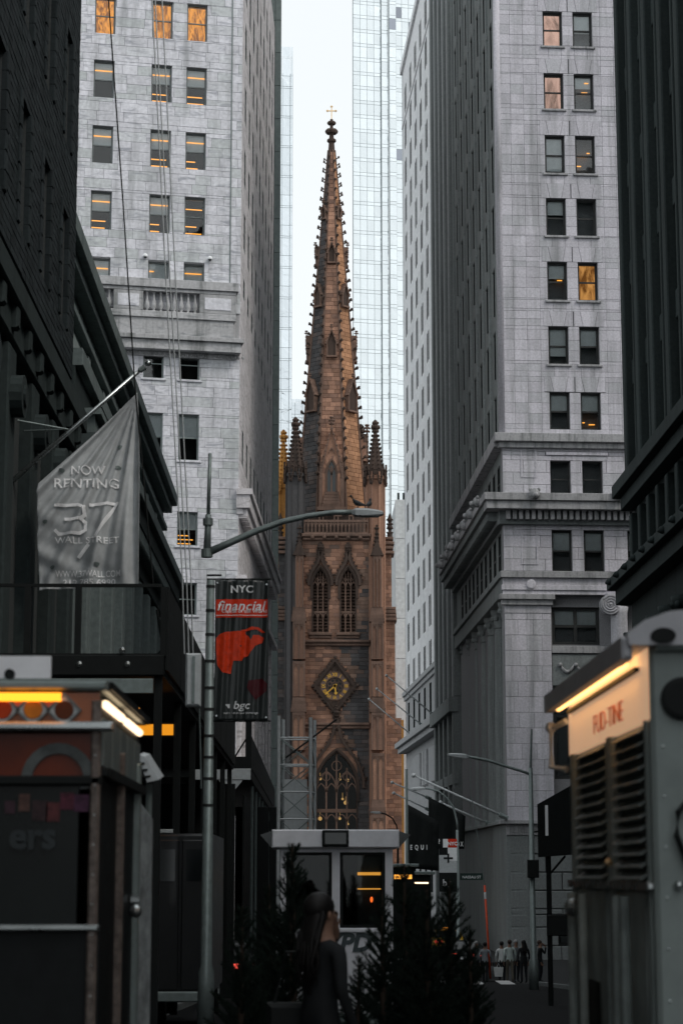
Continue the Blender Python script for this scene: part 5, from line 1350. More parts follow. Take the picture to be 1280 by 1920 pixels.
for py in (1086, 1352):
    k_ = MB(); c0 = loc(lp, V(388, py, LY)); c1 = loc(lp, V(508, py, LY)); k_.tube([c0, c1], .014, 6); k_.tube([c0+Vector((0, 0, .06)), c0+Vector((.22, 0, .06))], .016, 6); k_.build('banner_rod', M['black'], lp)
# banner
bn_tl, bn_br = V(404, 1088, LY), V(502, 1351, LY)
def f_ban(X, Z):
    t_ = (X-bn_tl.x)/(bn_br.x-bn_tl.x); v = (bn_tl.z-Z)/(bn_tl.z-bn_br.z)
    return LY-.015+.012*math.sin(t_*23+2*v)+.008*math.sin(t_*41+5*v+1)+.01*math.sin(v*4+t_*9)
bn = thing('city_banner', 'black and red lamp post banner lettered NYC financial Capital of the World', 'banner', (bn_tl.x, LY, bn_br.z))
nx, nz = 40, 60; vs = []; fs = []
for j in range(nz+1):
    for i in range(nx+1):
        X = bn_tl.x+(bn_br.x-bn_tl.x)*i/nx; Z = bn_tl.z+(bn_br.z-bn_tl.z)*j/nz; vs.append(tuple(loc(bn, (X, f_ban(X, Z), Z))))
for j in range(nz):
    for i in range(nx): k = j*(nx+1)+i; fs.append((k, k+nx+1, k+nx+2, k+1))
m = MB(); m.add(vs, fs); o = m.build('cloth', plain('banner_black', (.028, .034, .034), .38, spec=.5, wear=.15), bn, smooth=True, recalc=False); o.modifiers.new('thickness', 'SOLIDIFY').thickness = .005
bwhite = plain('banner_white', (.9, .91, .92), .5, wear=.1); bred = plain('banner_red', (.72, .045, .015), .4, wear=.15); borange = plain('banner_orange', (.72, .05, .012), .4, wear=.25, scale=14); bmar = plain('banner_maroon', (.07, .006, .010), .4)
def bpx(nm, body, x0, x1, y0, y1, mat=bwhite, **kw):
    a = V(x0, y1, LY); b = V(x1, y0, LY); surf_text(nm, bn, body, mat, f_ban, (a.x+b.x)/2, (a.z+b.z)/2, b.x-a.x, b.z-a.z, org=bn.location, **kw)
def bpoly(nm, P, mat, off): surf_poly(nm, bn, [((lambda p: (p.x, p.z))(V(x, y, LY))) for x, y in P], mat, f_ban, off, bn.location, .04)
bpx('lettering', 'NYC', 433, 475, 1098, 1112, bold=.022, space=1.05, off=.016)
bpoly('red_band', [(405, 1158), (502, 1158), (502, 1124), (405, 1124)], bred, .008)
bpx('lettering', 'financial', 408, 499, 1127, 1145, shear=.25, bold=.014, space=1.05, off=.016); bpx('lettering', 'Capital of the World', 416, 500, 1143.5, 1151, bold=.01, off=.016)
bpoly('white_rule', [(405, 1154.5), (502, 1154.5), (502, 1153.5), (405, 1153.5)], bwhite, .014)
def zz_(P): return [(404.5+(x-92)/6.3, 1071+y/6.3) for x, y in P]
bpoly('red_globe_shape', zz_([(96, 905), (100, 790), (140, 745), (210, 720), (320, 710), (440, 705), (445, 745), (480, 770), (505, 815), (535, 755), (600, 755), (662, 790), (640, 850), (560, 880), (510, 945), (470, 1005), (420, 1020), (400, 1060), (300, 1060), (240, 1100), (220, 1150), (270, 1215), (170, 1195), (110, 1110)])[::-1], borange, .010)
bpoly('red_crown_shape', zz_([(385, 700), (440, 690), (520, 655), (600, 665), (680, 730), (640, 730), (580, 690), (510, 695), (450, 712)])[::-1], borange, .011)
bpoly('maroon_shape', zz_([(480, 1290), (640, 1270), (700, 1330), (690, 1420), (560, 1520), (460, 1380)])[::-1], bmar, .010)
bpx('lettering', 'bgc', 438, 469, 1315, 1334, shear=.2, bold=.01, off=.016); bpx('lettering', 'voice - electronic brokerage', 420, 484, 1335, 1340, shear=.2, off=.016)
bpoly('corner_mark', zz_([(210, 1575), (258, 1570), (258, 1620), (240, 1620), (240, 1588), (210, 1590)])[::-1], bwhite, .014)
for x, y in ((408, 1093), (500, 1096), (406, 1342), (499, 1345)): 
    g_ = MB(); p = loc(bn, V(x, y, LY-.05)); g_.lathe([(.014, -.01), (.014, .02)], 8, tuple(p), axis='y'); g_.build('grommet', M['steel'], bn)
# pigeons
def pigeon(px, py, side):
    p = V(px, 954, LY); b = thing('pigeon', 'dark pigeon perched on the lamp head, '+('left one facing left' if side < 0 else 'right one'), 'bird', (p.x, LY, p.z+.012), 0, 'pigeons on the street lamp')
    s = side; m = MB()
    prof = [(-.13, .035, .012, .005), (-.08, .05, .022, .02), (-.02, .065, .045, .04), (.04, .085, .05, .045), (.075, .12, .034, .034), (.085, .155, .02, .022), (.095, .18, .026, .026), (.115, .185, .016, .016), (.128, .18, .005, .005)]
    vs = []; n_ = 8
    for x, z, ry, rz_ in prof:
        for k in range(n_): an = 2*math.pi*k/n_; vs.append((s*x, ry*math.cos(an), z+rz_*math.sin(an)))
    fs = [(i*n_+k, i*n_+(k+1) % n_, (i+1)*n_+(k+1) % n_, (i+1)*n_+k) for i in range(len(prof)-1) for k in range(n_)]+[tuple(range(n_)), tuple(range((len(prof)-1)*n_, len(prof)*n_))]
    m.add(vs, fs); m.tube([(0, .015, 0), (.01*s, .015, .04)], .005, 4); m.tube([(0, -.015, 0), (.01*s, -.015, .04)], .005, 4); m.build('body', plain('feathers', (.05, .055, .06), .6), b, smooth=True)
    k_ = MB(); k_.tube([(s*.125, 0, .18), (s*.15, 0, .172)], [.007, .002], 5); k_.build('beak', M['black'], b); return b
pigeon(671, 950, -1); pg2 = pigeon(691, 953, 1); pg2.rotation_euler = (0, 0, R(70)); pg2.scale = (.8, .8, .8)

# ---- ropes and cable
for i, P in enumerate((((277, -150), (285.5, 0), (313, 560), (342, 1080), (346, 1226)), ((283, -150), (291, 0), (321, 560), (350, 1080), (354, 1226)), ((296, -150), (304, 0), (331, 560), (358, 1080), (362, 1226)))):
    r_ = thing('hanging_rope', 'thin pale rope hanging down before the marble tower, '+('leftmost', 'middle', 'rightmost')[i]+' of three', 'rope', V(*P[-1], 31+i*.15), 0, 'pale hanging ropes')
    m = MB(); m.tube([loc(r_, V(x, y, 31+i*.15)) for x, y in P], .011, 5); m.build('strand', M['metal_white'], r_)
r_ = thing('black_cable', 'thin black cable hanging down across the marble tower to the flagpole', 'cable', V(288, 1100, 36), 0)
m = MB(); m.tube([loc(r_, V(x, y, 36)) for x, y in ((193, -150), (204, 0), (231, 380), (253, 720), (270, 900), (288, 1100))], .014, 5); m.build('strand', M['black'], r_)

# ---- police booth
BY = 35.0; bg = gz(BY)
pb_ = thing('police_booth', 'white police booth with two dark windows and a flat roof, lettered NYPD', 'booth', (V(630, 1700, BY).x, BY, bg))
def bp(px, py): p = V(px, py, BY); return p.x-pb_.location.x, p.z-bg
wht = plain('booth_white', (.84, .84, .88), .55, wear=.12, scale=4)
x0, z0 = bp(525, 1800); x1, _ = bp(737, 1800); zr0 = bp(630, 1590)[1]; zr1 = bp(630, 1556)[1]
xf0, xf1 = bp(510, 1570)[0], bp(747, 1570)[0]
wz0, wz1 = bp(630, 1740)[1], bp(630, 1598)[1]
wl0, wl1 = bp(536, 1700)[0], bp(622, 1700)[0]; wr0, wr1 = bp(637, 1700)[0], bp(722, 1700)[0]
FB_ = Face(pb_, (0, 0, 0), 0)
core(FB_, x0, x1, 0, zr0, [(wl0, wl1, wz0, wz1), (wr0, wr1, wz0, wz1)], 0, .08, wht, 'front_wall')
m = MB(); m.box(x0, x0+.08, .085, 2.0, 0, zr0); m.build('side_wall', wht, pb_); m = MB(); m.box(x1-.08, x1, .085, 2.0, 0, zr0); m.build('side_wall', wht, pb_); m = MB(); m.box(x0+.09, x1-.09, 1.9, 1.98, 0, zr0); m.build('back_wall', M['room'], pb_)
link('roof', boxm(xf1-xf0, 2.5, zr1-zr0, wht, .02), pb_, Tr(xf0, -.18, zr0+.002))
lbx, lbz = bp(604, 1588); lbx2, lbz2 = bp(653, 1557)
o = link('light_box', boxm(lbx2-lbx, .12, lbz2-lbz, M['black'], .02), pb_, Tr(lbx, -.28, lbz)); link('lens', boxm(lbx2-lbx-.09, .02, lbz2-lbz-.09, M['dim_glass']), o, Tr(.045, -.015, .045))
for a_, b_ in ((wl0, wl1), (wr0, wr1)):
    o = link('window', frame_mesh(b_-a_, wz1-wz0, .05, M['black'], rail=0), pb_, Tr(a_, .02, wz0)); link('pane', boxm(b_-a_, .01, wz1-wz0, M['booth_glass']), o, Tr(0, .04, 0))
dx0, dz0 = bp(668, 1738); dx1, dz1 = bp(717, 1603); o = link('inner_window', frame_mesh(dx1-dx0, dz1-dz0, .03, M['black'], rail=0), pb_, Tr(dx0, .3, dz0)); link('pane', boxm(dx1-dx0, .01, dz1-dz0, M['dim_glass']), o, Tr(0, .03, 0))
for py, hgt in ((1641, .05), (1668, .02)): link('glow_tube', boxm(dx1-dx0-.05, .03, hgt, M['strip']), pb_, Tr(dx0+.025, .27, bp(690, py)[1]))  # made-up glowing tubes standing in for an orange reflection on the window
m = MB(); c_ = bp(697, 1687); m.blob((c_[0], .24, c_[1]), .035, 8, 6, (.7, .7, 1.4)); m.build('indicator_lamp', emit('red_lamp', (1, .14, .02), 3), pb_)
m = MB()
for s_, xx in ((-1, xf0), (1, xf1)): m.prism([(xx, zr0+.0), (xx+s_*.20, zr0+.22), (xx, zr1-.02)] if s_ > 0 else [(xx, zr0), (xx, zr1-.02), (xx-.20, zr0+.22)], -.1, .25)
m.build('end_lamps', M['dim_glass'], pb_)
nx0, nz0 = bp(578, 1783); nx1, nz1 = bp(688, 1749)
o = put_text('lettering', pb_, 'NYPD', plain('police_lettering', (.08, .10, .105), .5), Tr((nx0+nx1)/2, -.012, nz0), size=(nz1-nz0)*1.38, ext=.006, shear=.22, off=.018, sx=1.0)
m = MB(); m.box(x0-.03, x1+.03, -.05, .0, 0, .18); m.build('kick_plate', M['metal_grey'], pb_)
link('ledge', boxm(x1-x0+.04, .06, .06, wht, .01), pb_, Tr(x0-.02, -.06, wz0-.07))

# ---- truss tower by the church
TY = 60.0
tt = root_at(556, TY, 'truss_tower', 'pale steel lattice truss tower standing before the church', 'truss')
tx0, tx1 = V(522, 1500, TY).x-tt.location.x, V(582, 1500, TY).x-tt.location.x; td = tx1-tx0
zt_ = V(555, 1342, TY).z-gz(TY)
for i, (x, y) in enumerate(((tx0, 0), (tx1, 0), (tx0+.12, td), (tx1+.12, td))):
    m = MB(); m.tube([(x, y, 0), (x, y, zt_-(.05 if i < 2 else .02)*i)], .055, 8); m.build('leg', M['metal_white'], tt)
nlev = 9; zl_ = V(555, 1383, TY).z-gz(TY)
for k in range(nlev+1):
    z = .3+(zl_-.3)*k/nlev
    for p, q in (((tx0, 0), (tx1, 0)), ((tx0+.12, td), (tx1+.12, td)), ((tx0, 0), (tx0+.12, td)), ((tx1, 0), (tx1+.12, td))):
        m = MB(); m.tube([(*p, z), (*q, z)], .025, 5); m.build('rung', M['metal_white'], tt)
        if k < nlev:
            m = MB(); zz3 = .3+(zl_-.3)*(k+1)/nlev; m.tube([(*q, z), (*p, zz3)] if k % 2 else [(*p, z), (*q, zz3)], .014, 5); m.build('brace', M['metal_grey'], tt)
            m = MB(); zz2 = .3+(zl_-.3)*(k+1)/nlev; m.tube([(*p, z), (*q, zz2)] if k % 2 else [(*q, z), (*p, zz2)], .018, 5); m.build('brace', M['metal_grey'], tt)
m = MB(); m.tube([(tx0+.2, -.1, zl_-.6), (tx1+.75, .2, zt_-.1)], .03, 6); m.build('boom', M['black'], tt)
sh_ = MB(); sh_.box(tx0+.16, tx1-.1, td*.5, td*.5+.03, .2, zl_-1.2); sh_.build('sheet_panel', M['metal_white'], tt)

# ---- lamp posts, right and far
def lamp2(name, label, px, Y, ytop, armpts, head, mast=None, mat=None):
    mat = mat or M['metal_grey']
    o = root_at(px, Y, name, label, 'street lamp', 'street lamps'); sc_ = Y/30
    zt_ = V(px, ytop, Y).z-gz(Y); r0 = .11
    m = MB(); m.tube([(0, 0, 0), (0, 0, 1.0), (0, 0, 1.05), (0, 0, zt_)], [.17, .16, .11, .075], 10); m.build('post', mat, o, smooth=True)
    m = MB(); m.tube([loc(o, V(x, y, Y)) for x, y in armpts], .05, 8); m.build('arm', mat, o, smooth=True)
    lamp_head(o, loc(o, V(*head[0], Y)), loc(o, V(*head[1], Y)), .16, .3, M['metal_white'])
    if mast: m = MB(); m.tube([(0, 0, zt_), loc(o, V(*mast, Y))], [.05, .03], 8); m.build('antenna_mast', mat, o)
    return o
rl_ = lamp2('street_lamp', 'grey street lamp in front of the limestone corner tower with arm to the left', 998, 71, 1440, [(998, 1453), (975, 1445), (945, 1436), (915, 1426), (890, 1421), (876, 1419)], ((878, 1419), (838, 1415)), (996, 1367))
m = MB(); a = loc(rl_, V(988, 1646, 71)); b = loc(rl_, V(1008, 1612, 71)); m.bbox(a.x, b.x, -.25, .05, a.z, b.z, .03); m.build('pedestrian_signal', M['black'], rl_)
m = MB(); a = loc(rl_, V(1000, 1560, 71)); m.tube([a, a+Vector((.9, 0, .15)), a+Vector((1.3, 0, .2))], .03, 6); m.build('bracket_arm', M['black'], rl_)
f2 = lamp2('street_lamp', 'slender far street lamp with hooped arm behind the black flags', 858, 112, 1556, [(858, 1560), (856, 1540), (850, 1515), (838, 1497), (822, 1484), (805, 1479), (795, 1478)], ((797, 1478), (768, 1479)))
lamp2('street_lamp', 'small black lamp post by the church corner with bent arm', 746, 140, 1566, [(746, 1568), (743, 1548), (735, 1534), (722, 1526), (712, 1524)], ((714, 1524), (694, 1523)), mat=M['black'])
o = root_at(763, 118, 'bare_pole', 'thin bare grey pole beside the black flags', 'pole'); m = MB(); m.tube([(0, 0, 0), (0, 0, V(763, 1442, 118).z-gz(118))], [.11, .08], 10); m.build('post', M['metal_grey'], o)
m = MB(); m.lathe([(.16, 0), (.16, .25), (.1, .3)], 10); m.build('foot', M['metal_grey'], o)
# far banner on the hooped lamp
fb = thing('far_banner', 'small chequered banner with red NYC square on the hooped lamp', 'banner', V(822, 1636, 111.7)); p0 = fb.location
def cell(nm, x0, x1, y0, y1, mat):
    a = loc(fb, V(x0, y1, 111.7)); b = loc(fb, V(x1, y0, 111.7)); link(nm, boxm(b.x-a.x, .03, b.z-a.z, mat), fb, Tr(a.x, 0, a.z)); return a, b
cell('white_field', 830, 839, 1573, 1589, bwhite); a, b = cell('red_field', 839.2, 856, 1573, 1589, bred); cell('black_field', 823, 838.8, 1589.3, 1603, M['black']); cell('white_field', 839, 856, 1589.3, 1614, bwhite); cell('grey_field', 823, 838.8, 1603.3, 1636, M['metal_white']); cell('grey_field', 839, 856, 1614.3, 1636, M['metal_white'])
put_text('lettering', fb, 'NYC', bwhite, Tr((a.x+b.x)/2, -.03, a.z+.12), size=.26, ext=.01, off=.008)
a = loc(fb, V(840, 1609, 111.6)); m = MB(); m.box(a.x-.05, a.x+.05, -.02, -.005, a.z-.25, a.z+.25); m.box(a.x-.25, a.x-.052, -.02, -.005, a.z-.05, a.z+.05); m.box(a.x+.052, a.x+.25, -.02, -.005, a.z-.05, a.z+.05); m.build('plus_mark', M['black'], fb)
a = loc(fb, V(837, 1661, 111.7)); put_text('lettering', fb, 'bg', bwhite, Tr(a.x, -.03, a.z), size=.5, ext=.01, off=.01)
a = loc(fb, V(823, 1672, 111.75)); b = loc(fb, V(856, 1636.5, 111.75)); link('black_field', boxm(b.x-a.x, .03, b.z-a.z, M['black']), fb, Tr(a.x, .01, a.z))
ns = thing('street_name_sign', 'dark street name plate lettered NASSAU ST on the pole', 'sign', V(862, 1650, 111.9)); a = loc(ns, V(905, 1640, 111.9))
link('plate', boxm(a.x, .03, .36, plain('sign_green', (.02, .04, .035), .5)), ns); put_text('lettering', ns, 'NASSAU ST', bwhite, Tr(a.x/2, -.005, .09), size=.2, ext=.01)

# ---- wall flagpoles on the right side
def wallpole(base, tip, label, r=.045):
    o = thing('wall_flagpole', label, 'flagpole', base, 0, 'bare flagpoles on the right hand walls'); d = Vector(tip)-Vector(base)
    m = MB(); m.tube([(0, 0, 0), d], [r, r*.75], 8); m.build('pole', M['metal_white'], o, smooth=True)
    m = MB(); m.blob(d+d.normalized()*.1, r*2.0, 8, 6); m.build('ball', M['metal_white'], o, smooth=True)
    m = MB(); m.tube([-d.normalized()*.25, d.normalized()*.3], r*2, 8); m.build('socket', M['metal_grey'], o); return o
for (bx, by), (tx, ty), wh in (((813, 1341), (726, 1268), 'upper'), ((791, 1360), (708, 1293), 'middle'), ((772, 1379), (693, 1312), 'lower')):
    u, z = Fw.uv(bx, by, -.8); bse = Fw.Wm @ Vector((u, -.8, z)); wallpole(bse, V(tx, ty, bse.y-.5), 'thin slanting flagpole on the white slab ledge, %s of three' % wh, .06)
wallpole(V(944, 1531, 119.4), V(778, 1455, 118.8), 'long pale flagpole on the corner tower, the upper one', .07)
wallpole(V(918, 1545, 127), V(828, 1506, 126.4), 'long pale flagpole behind the black flag on the corner tower', .07)
for (bx, by), (tx, ty), wh in (((803, 1496), (737, 1468), 'upper'), ((803, 1518), (740, 1488), 'lower')):
    bse = V(bx, by, 170); wallpole(bse, V(tx, ty, 169.5), 'short pale flagpole low on the white slab, %s one' % wh, .07)
def black_flag(name, P, Y, label, texts):
    c = V(*P[-1], Y); o = thing(name, label, 'flag', c, 0, 'black lettered flags')
    def f(X, Z): return Y+.08*math.sin(3.5*X+.4*Z)+.05*math.sin(8*X-Z)
    bl_ = cloth((.008, .010, .010), name+'_cloth'); bl_.node_tree.nodes['Principled BSDF'].inputs['Roughness'].default_value = .7
    p = surf_poly('cloth', o, [(V(x, y, Y).x, V(x, y, Y).z) for x, y in P], bl_, f, 0, o.location, .25); p.modifiers.new('thickness', 'SOLIDIFY').thickness = .01
    for body, x0, x1, y0, y1 in texts:
        a = V(x0, y1, Y); b = V(x1, y0, Y); surf_text('lettering', o, body, bwhite, f, (a.x+b.x)/2, (a.z+b.z)/2, b.x-a.x, b.z-a.z, .03, o.location, bold=.02)
black_flag('black_flag', [(764, 1508), (822, 1540), (822, 1633), (770, 1628), (763, 1611)][::-1], 118.3, 'black flag lettered EQUI, the nearer and lower one', [('E  Q  U  I', 769, 800, 1584, 1595)])
black_flag('black_flag', [(803, 1494), (872, 1530), (870, 1592), (803, 1592)][::-1], 126.0, 'black flag lettered EQ OX, the farther one', [('E  Q', 805, 824, 1572, 1582), ('O X', 855, 868, 1578, 1587)])

# ---- box sign on a post, right
sg = root_at(1036, 48, 'hanging_box_sign', 'dark box-shaped sign on a post with a white notice, left of the right truck', 'sign')
def sp_(x, y): p = loc(sg, V(x, y, 48)); return p.x, p.z
a = sp_(1008, 1600); b = sp_(1100, 1480)
m = MB(); m.add([(a[0], 0, sp_(1008, 1607)[1]), (b[0], -.5, sp_(1008, 1600)[1]), (b[0], -.5, sp_(1100, 1455)[1]), (a[0], 0, sp_(1008, 1508)[1]), (a[0]+.1, .7, sp_(1008, 1607)[1]), (b[0]+.1, .4, sp_(1008, 1600)[1]), (b[0]+.1, .4, sp_(1100, 1455)[1]), (a[0]+.1, .7, sp_(1008, 1508)[1])], [(0, 1, 2, 3), (4, 7, 6, 5), (3, 2, 6, 7), (0, 4, 5, 1), (0, 3, 7, 4), (1, 5, 6, 2)]); m.build('box', M['black'], sg)
c = sp_(1021, 1567); d_ = sp_(1031, 1510); link('notice', boxm(d_[0]-c[0], .02, d_[1]-c[1], M['blind']), sg, Tr(c[0], -.1, c[1]))
m = MB(); m.tube([(sp_(1030, 1700)[0], .1, 0), (sp_(1030, 1700)[0], .1, sp_(1030, 1602)[1])], .06, 8); m.build('post', M['black'], sg)
m = MB(); m.tube([(*[sp_(1030, 1640)[0]], .1, sp_(1030, 1640)[1]), (sp_(1060, 1610)[0], .1, sp_(1060, 1605)[1])], .03, 6); m.build('brace', M['black'], sg)
m = MB(); a = sp_(1025, 1755); b = sp_(1062, 1715); m.bbox(a[0], b[0], -.05, .05, a[1], b[1], .02); m.build('lower_panel', M['black'], sg)

# ---- orange delineator pole
op = thing('orange_pole', 'thin bright orange pole with a white band among the pedestrians', 'pole', (V(919, 1825, 92).x, 92, gz(92)))
m = MB(); a = Vector((0, 0, 0)); t_ = loc(op, V(908, 1660, 92)); m.tube([a, t_], .048, 10); m.build('pole', plain('orange', (.75, .10, .04), .5, wear=.15), op, smooth=True)
m = MB(); m.tube([t_*.86, t_*.93], .052, 10); m.build('white_band', bwhite, op); m = MB(); m.tube([t_, loc(op, V(884, 1495, 92))], .02, 4); m.build('wire', M['metal_grey'], op)
m = MB(); m.lathe([(.4, 0), (.36, .08), (.15, .14)], 12); m.build('foot', M['rubber'], op)

# ---- sidewalk sheds, left
s1 = thing('steel_sidewalk_shed', 'black steel sidewalk shed with open railing under the renting flag', 'scaffold', (-2.25, 30, gz(30)))
def s1p(x, y): p = loc(s1, V(x, y, 30)); return p.x, p.z
zd = s1p(300, 1268)[1]; zt_ = s1p(300, 1100)[1]; xw = -3.2
m = MB(); m.box(xw, .05, 0, 27, zd, zd+.3); m.build('deck', M['black'], s1)
link('fascia_board', boxm(3.1, .05, .22, M['metal_grey'], .01), s1, Tr(xw, -.07, zd-.26)); link('deck_edge', boxm(3.25, .06, .3, M['black'], .01), s1, Tr(xw, -.06, zd+.01))
for x in (s1p(306, 1200)[0], s1p(145, 1200)[0], s1p(50, 1200)[0]):
    link('post', boxm(.09, .09, zt_-zd-.3, M['black']), s1, Tr(x-.045, .02, zd+.3))
link('top_rail', boxm(-xw, .05, .05, M['black']), s1, Tr(xw, .04, zt_)); link('low_rail', boxm(-xw, .05, .06, M['black']), s1, Tr(xw, .03, s1p(100, 1232)[1]))
m = MB(); p = s1p(306, 1200)[0]; m.tube([(p, .06, zd+.4), (p-.35, .06, zd+.05)], .03, 6); m.tube([(p-.1, .06, zd+1.0), (p+.02, .06, zd+.3)], .025, 6); m.build('knee_brace', M['black'], s1)
for k in range(7):
    link('post', boxm(.12, .12, zd, M['black']), s1, Tr(-.1, .1+k*4.4, 0)); link('post', boxm(.12, .12, zd, M['black']), s1, Tr(xw+.05, .1+k*4.4, 0))
    link('rail_post', boxm(.07, .07, zt_-zd-.3, M['black']), s1, Tr(-.06, 1.6+k*4.2, zd+.3))
for k in range(9): link('hoarding_panel', boxm(.04, 2.9, 1.25, M['black']), s1, Tr(.06, .1+k*2.98, zd+.1))
for k in range(7): link('added_back_dark_panel', boxm(.55, .05, zd+1.2, M['black']), s1, Tr(xw-.6+k*.56, 26.9, -1.6))  # black panels added to keep the space behind the shed dark
for x, y in ((230, 1220), (150, 1246), (240, 1246)): m = MB(); p = s1p(x, y); m.blob((p[0], -.05, p[1]), .05, 8, 6); m.build('rivet_lamp', M['steel'], s1)
ol = thing('lit_orange_sign', 'glowing orange sign panel under the dark shed', 'sign', V(258, 1378, 33)); a = loc(ol, V(325, 1358, 33))
link('panel', boxm(a.x, .05, a.z, emit('orange_sign', (1, .36, .02), .75)), ol); link('housing', boxm(a.x+.06, .08, a.z+.06, M['black']), ol, Tr(-.03, .06, -.03))
o2_ = thing('light_string', 'short row of tiny warm bulbs under the dark shed', 'lights', V(234, 1330, 33))
for k in range(9): m = MB(); p = loc(o2_, V(234+k*3.4, 1328+(k % 2), 33)); m.blob(p, .014, 6, 4); m.build('bulb', M['strip'], o2_)
m = MB(); m.tube([loc(o2_, V(230, 1326, 33)), loc(o2_, V(265, 1327, 33))], .006, 4); m.build('wire', M['black'], o2_)
s2 = thing('white_post_shed', 'sidewalk shed with pale header beam and slim white posts before the marble tower', 'scaffold', (-3.1, 60, gz(60)))
def s2p(x, y): p = loc(s2, V(x, y, 60)); return p.x, p.z
za_, zb2 = s2p(430, 1462)[1], s2p(430, 1441)[1]; xe = s2p(470, 1450)[0]
link('header_beam', boxm(xe+.5, .12, zb2-za_, M['metal_white'], .01), s2, Tr(-.5, 0, za_)); link('parapet', boxm(xe+2.5, .1, s2p(430, 1418)[1]-zb2-.02, M['black']), s2, Tr(-2.5, .02, zb2+.01))
m = MB(); m.box(-2.3, xe-.02, .15, 40, zb2-.25, zb2+.05); m.build('deck', M['black'], s2)
m = MB()
for k in range(14): m.box(xe-.05, xe, .15+k*2.8, 2.9+k*2.8, zb2+.06, zb2+1.0+.35*k*.0)
m.build('side_parapet', M['black'], s2)
for px in (432, ): 
    x_ = s2p(px, 1500)[0]; m = MB(); m.tube([(x_, .06, 0), (x_, .06, za_)], .06, 8); m.build('post', M['metal_white'], s2)
    for s_ in (-1, 1): m = MB(); m.prism([(x_+s_*.05, za_-.38), (x_+s_*.05, za_-.01), (x_+s_*.36, za_-.01)] if s_ < 0 else [(x_+.05, za_-.38), (x_+.36, za_-.01), (x_+.05, za_-.01)], .02, .1); m.build('gusset', M['metal_white'], s2)
for k in range(1, 9): m = MB(); m.tube([(xe-.08, k*4.4, gz(60+k*4.4)-gz(60)), (xe-.08, k*4.4, za_)], .05, 6); m.build('post', M['metal_grey'], s2)
for k in range(13): link('hoarding_panel', boxm(.05, 2.9, za_+1.2, M['black'], .01), s2, Tr(xe-.25, .6+k*2.95, -1.6))
for k in range(9): link('added_end_dark_panel', boxm(.58, .05, za_+1.2, M['black'], .01), s2, Tr(-2.6+k*.6, 12, -1.6))  # black panels added to darken the bright gap between the posts
m = MB(); m.tube([(*[s2p(440, 1420)[0]], .0, s2p(440, 1420)[1]), (s2p(462, 1385)[0], 0, s2p(462, 1385)[1])], .025, 5); m.build('stay', M['black'], s2)
link('corner_post', boxm(.18, .12, s2p(465, 1345)[1]-zb2, M['black']), s2, Tr(s2p(460, 1400)[0], .05, zb2))

# ---- food carts
CYl = 10.5
lc_ = thing('orange_food_cart', 'dark food cart with glowing orange sign band and picture diamonds, lower left', 'food cart', (V(188, 1700, CYl).x, CYl, 0))
def lcp(x, y, Y=CYl): p = loc(lc_, V(x, y, Y)); return p.x, p.z
zt_ = lcp(100, 1296)[1]; zb1 = lcp(100, 1360)[1]; zb2 = lcp(100, 1372)[1]; zw = lcp(100, 1462)[1]; zl_ = lcp(100, 1745)[1]; xL = -2.3; dep = 2.4
orange = plain('cart_orange', (.36, .085, .012), .35, wear=.3, scale=3, coat=.3); dkred = plain('cart_dark_red', (.14, .022, .006), .3, wear=.4, scale=2)
panel_dark = plain('cart_panel', (.012, .014, .015), .5, spec=.15, wear=.3)
M['cart_glass'] = plain('cart_glass', (.010, .013, .013), .3, spec=.2, wear=.4, scale=3)
link('roof', boxm(-xL+.02, dep+.1, .05, M['metal_grey'], .02), lc_, Tr(xL, -.06, zt_)); link('sign_band', boxm(-xL-.02, .05, zt_-zb1-.01, orange), lc_, Tr(xL, -.03, zb1))
link('trim_rail', boxm(-xL+.06, .10, .045, M['steel'], .015), lc_, Tr(xL, -.10, zb2)); link('upper_panel', boxm(-xL-.03, .04, zb2-zw-.02, dkred), lc_, Tr(xL, -.01, zw+.01))
for i, (px, py) in enumerate(((8, 1332), (65, 1332), (123, 1333))):
    c = lcp(px, py); d_ = .085; m = MB(); m.prism([(c[0], c[1]-d_), (c[0]+d_, c[1]), (c[0], c[1]+d_), (c[0]-d_, c[1])], -.05, -.035); o = m.build('picture_diamond', M['metal_white'], lc_)
    m = MB(); m.lathe([(.045, .06), (.05, .052)], 14, (c[0], 0, c[1]), axis='y'); m.build('plate_of_food', (plain('food_red', (.45, .05, .01), .6), plain('food_orange', (.7, .22, .02), .6), plain('food_dark', (.12, .03, .01), .6))[i], o)
    m = MB(); m.band([(c[0], c[1]-d_), (c[0]+d_, c[1]), (c[0], c[1]+d_), (c[0]-d_, c[1])], .014, -.062, -.045, True); m.build('border', M['frame_green'], o)
ar_ = MB(); c = lcp(110, 1462); ar_.band([(c[0]+.16*math.cos(t*math.pi/12), c[1]+.16*math.sin(t*math.pi/12)) for t in range(13)], .055, -.03, -.012); ar_.build('printed_arc', plain('arc_print', (.10, .11, .11), .6, wear=.5), lc_)
tube_o = emit('orange_tube', (1.0, .30, .02), 2.6); tube_w = emit('warm_tube', (1.0, .72, .45), 2.2)
a = lcp(0, 1300); m = MB(); m.tube([(xL, -.06, zt_-.035), (lcp(118, 1300)[0], -.06, zt_-.035)], .022, 8); m.build('sign_tube_light', tube_o, lc_)
link('lower_glass', boxm(-xL-.12, .03, zw-zl_, M['cart_glass']), lc_, Tr(xL, 0, zl_)); link('lower_panel', boxm(-xL, .04, zl_-.25, panel_dark), lc_, Tr(xL, -.01, .25)); link('mid_rail', boxm(-xL, .06, .03, M['steel'], .01), lc_, Tr(xL, -.06, zl_)); link('window_rail', boxm(-xL, .05, .05, M['black'], .01), lc_, Tr(xL, -.045, zw-.03))
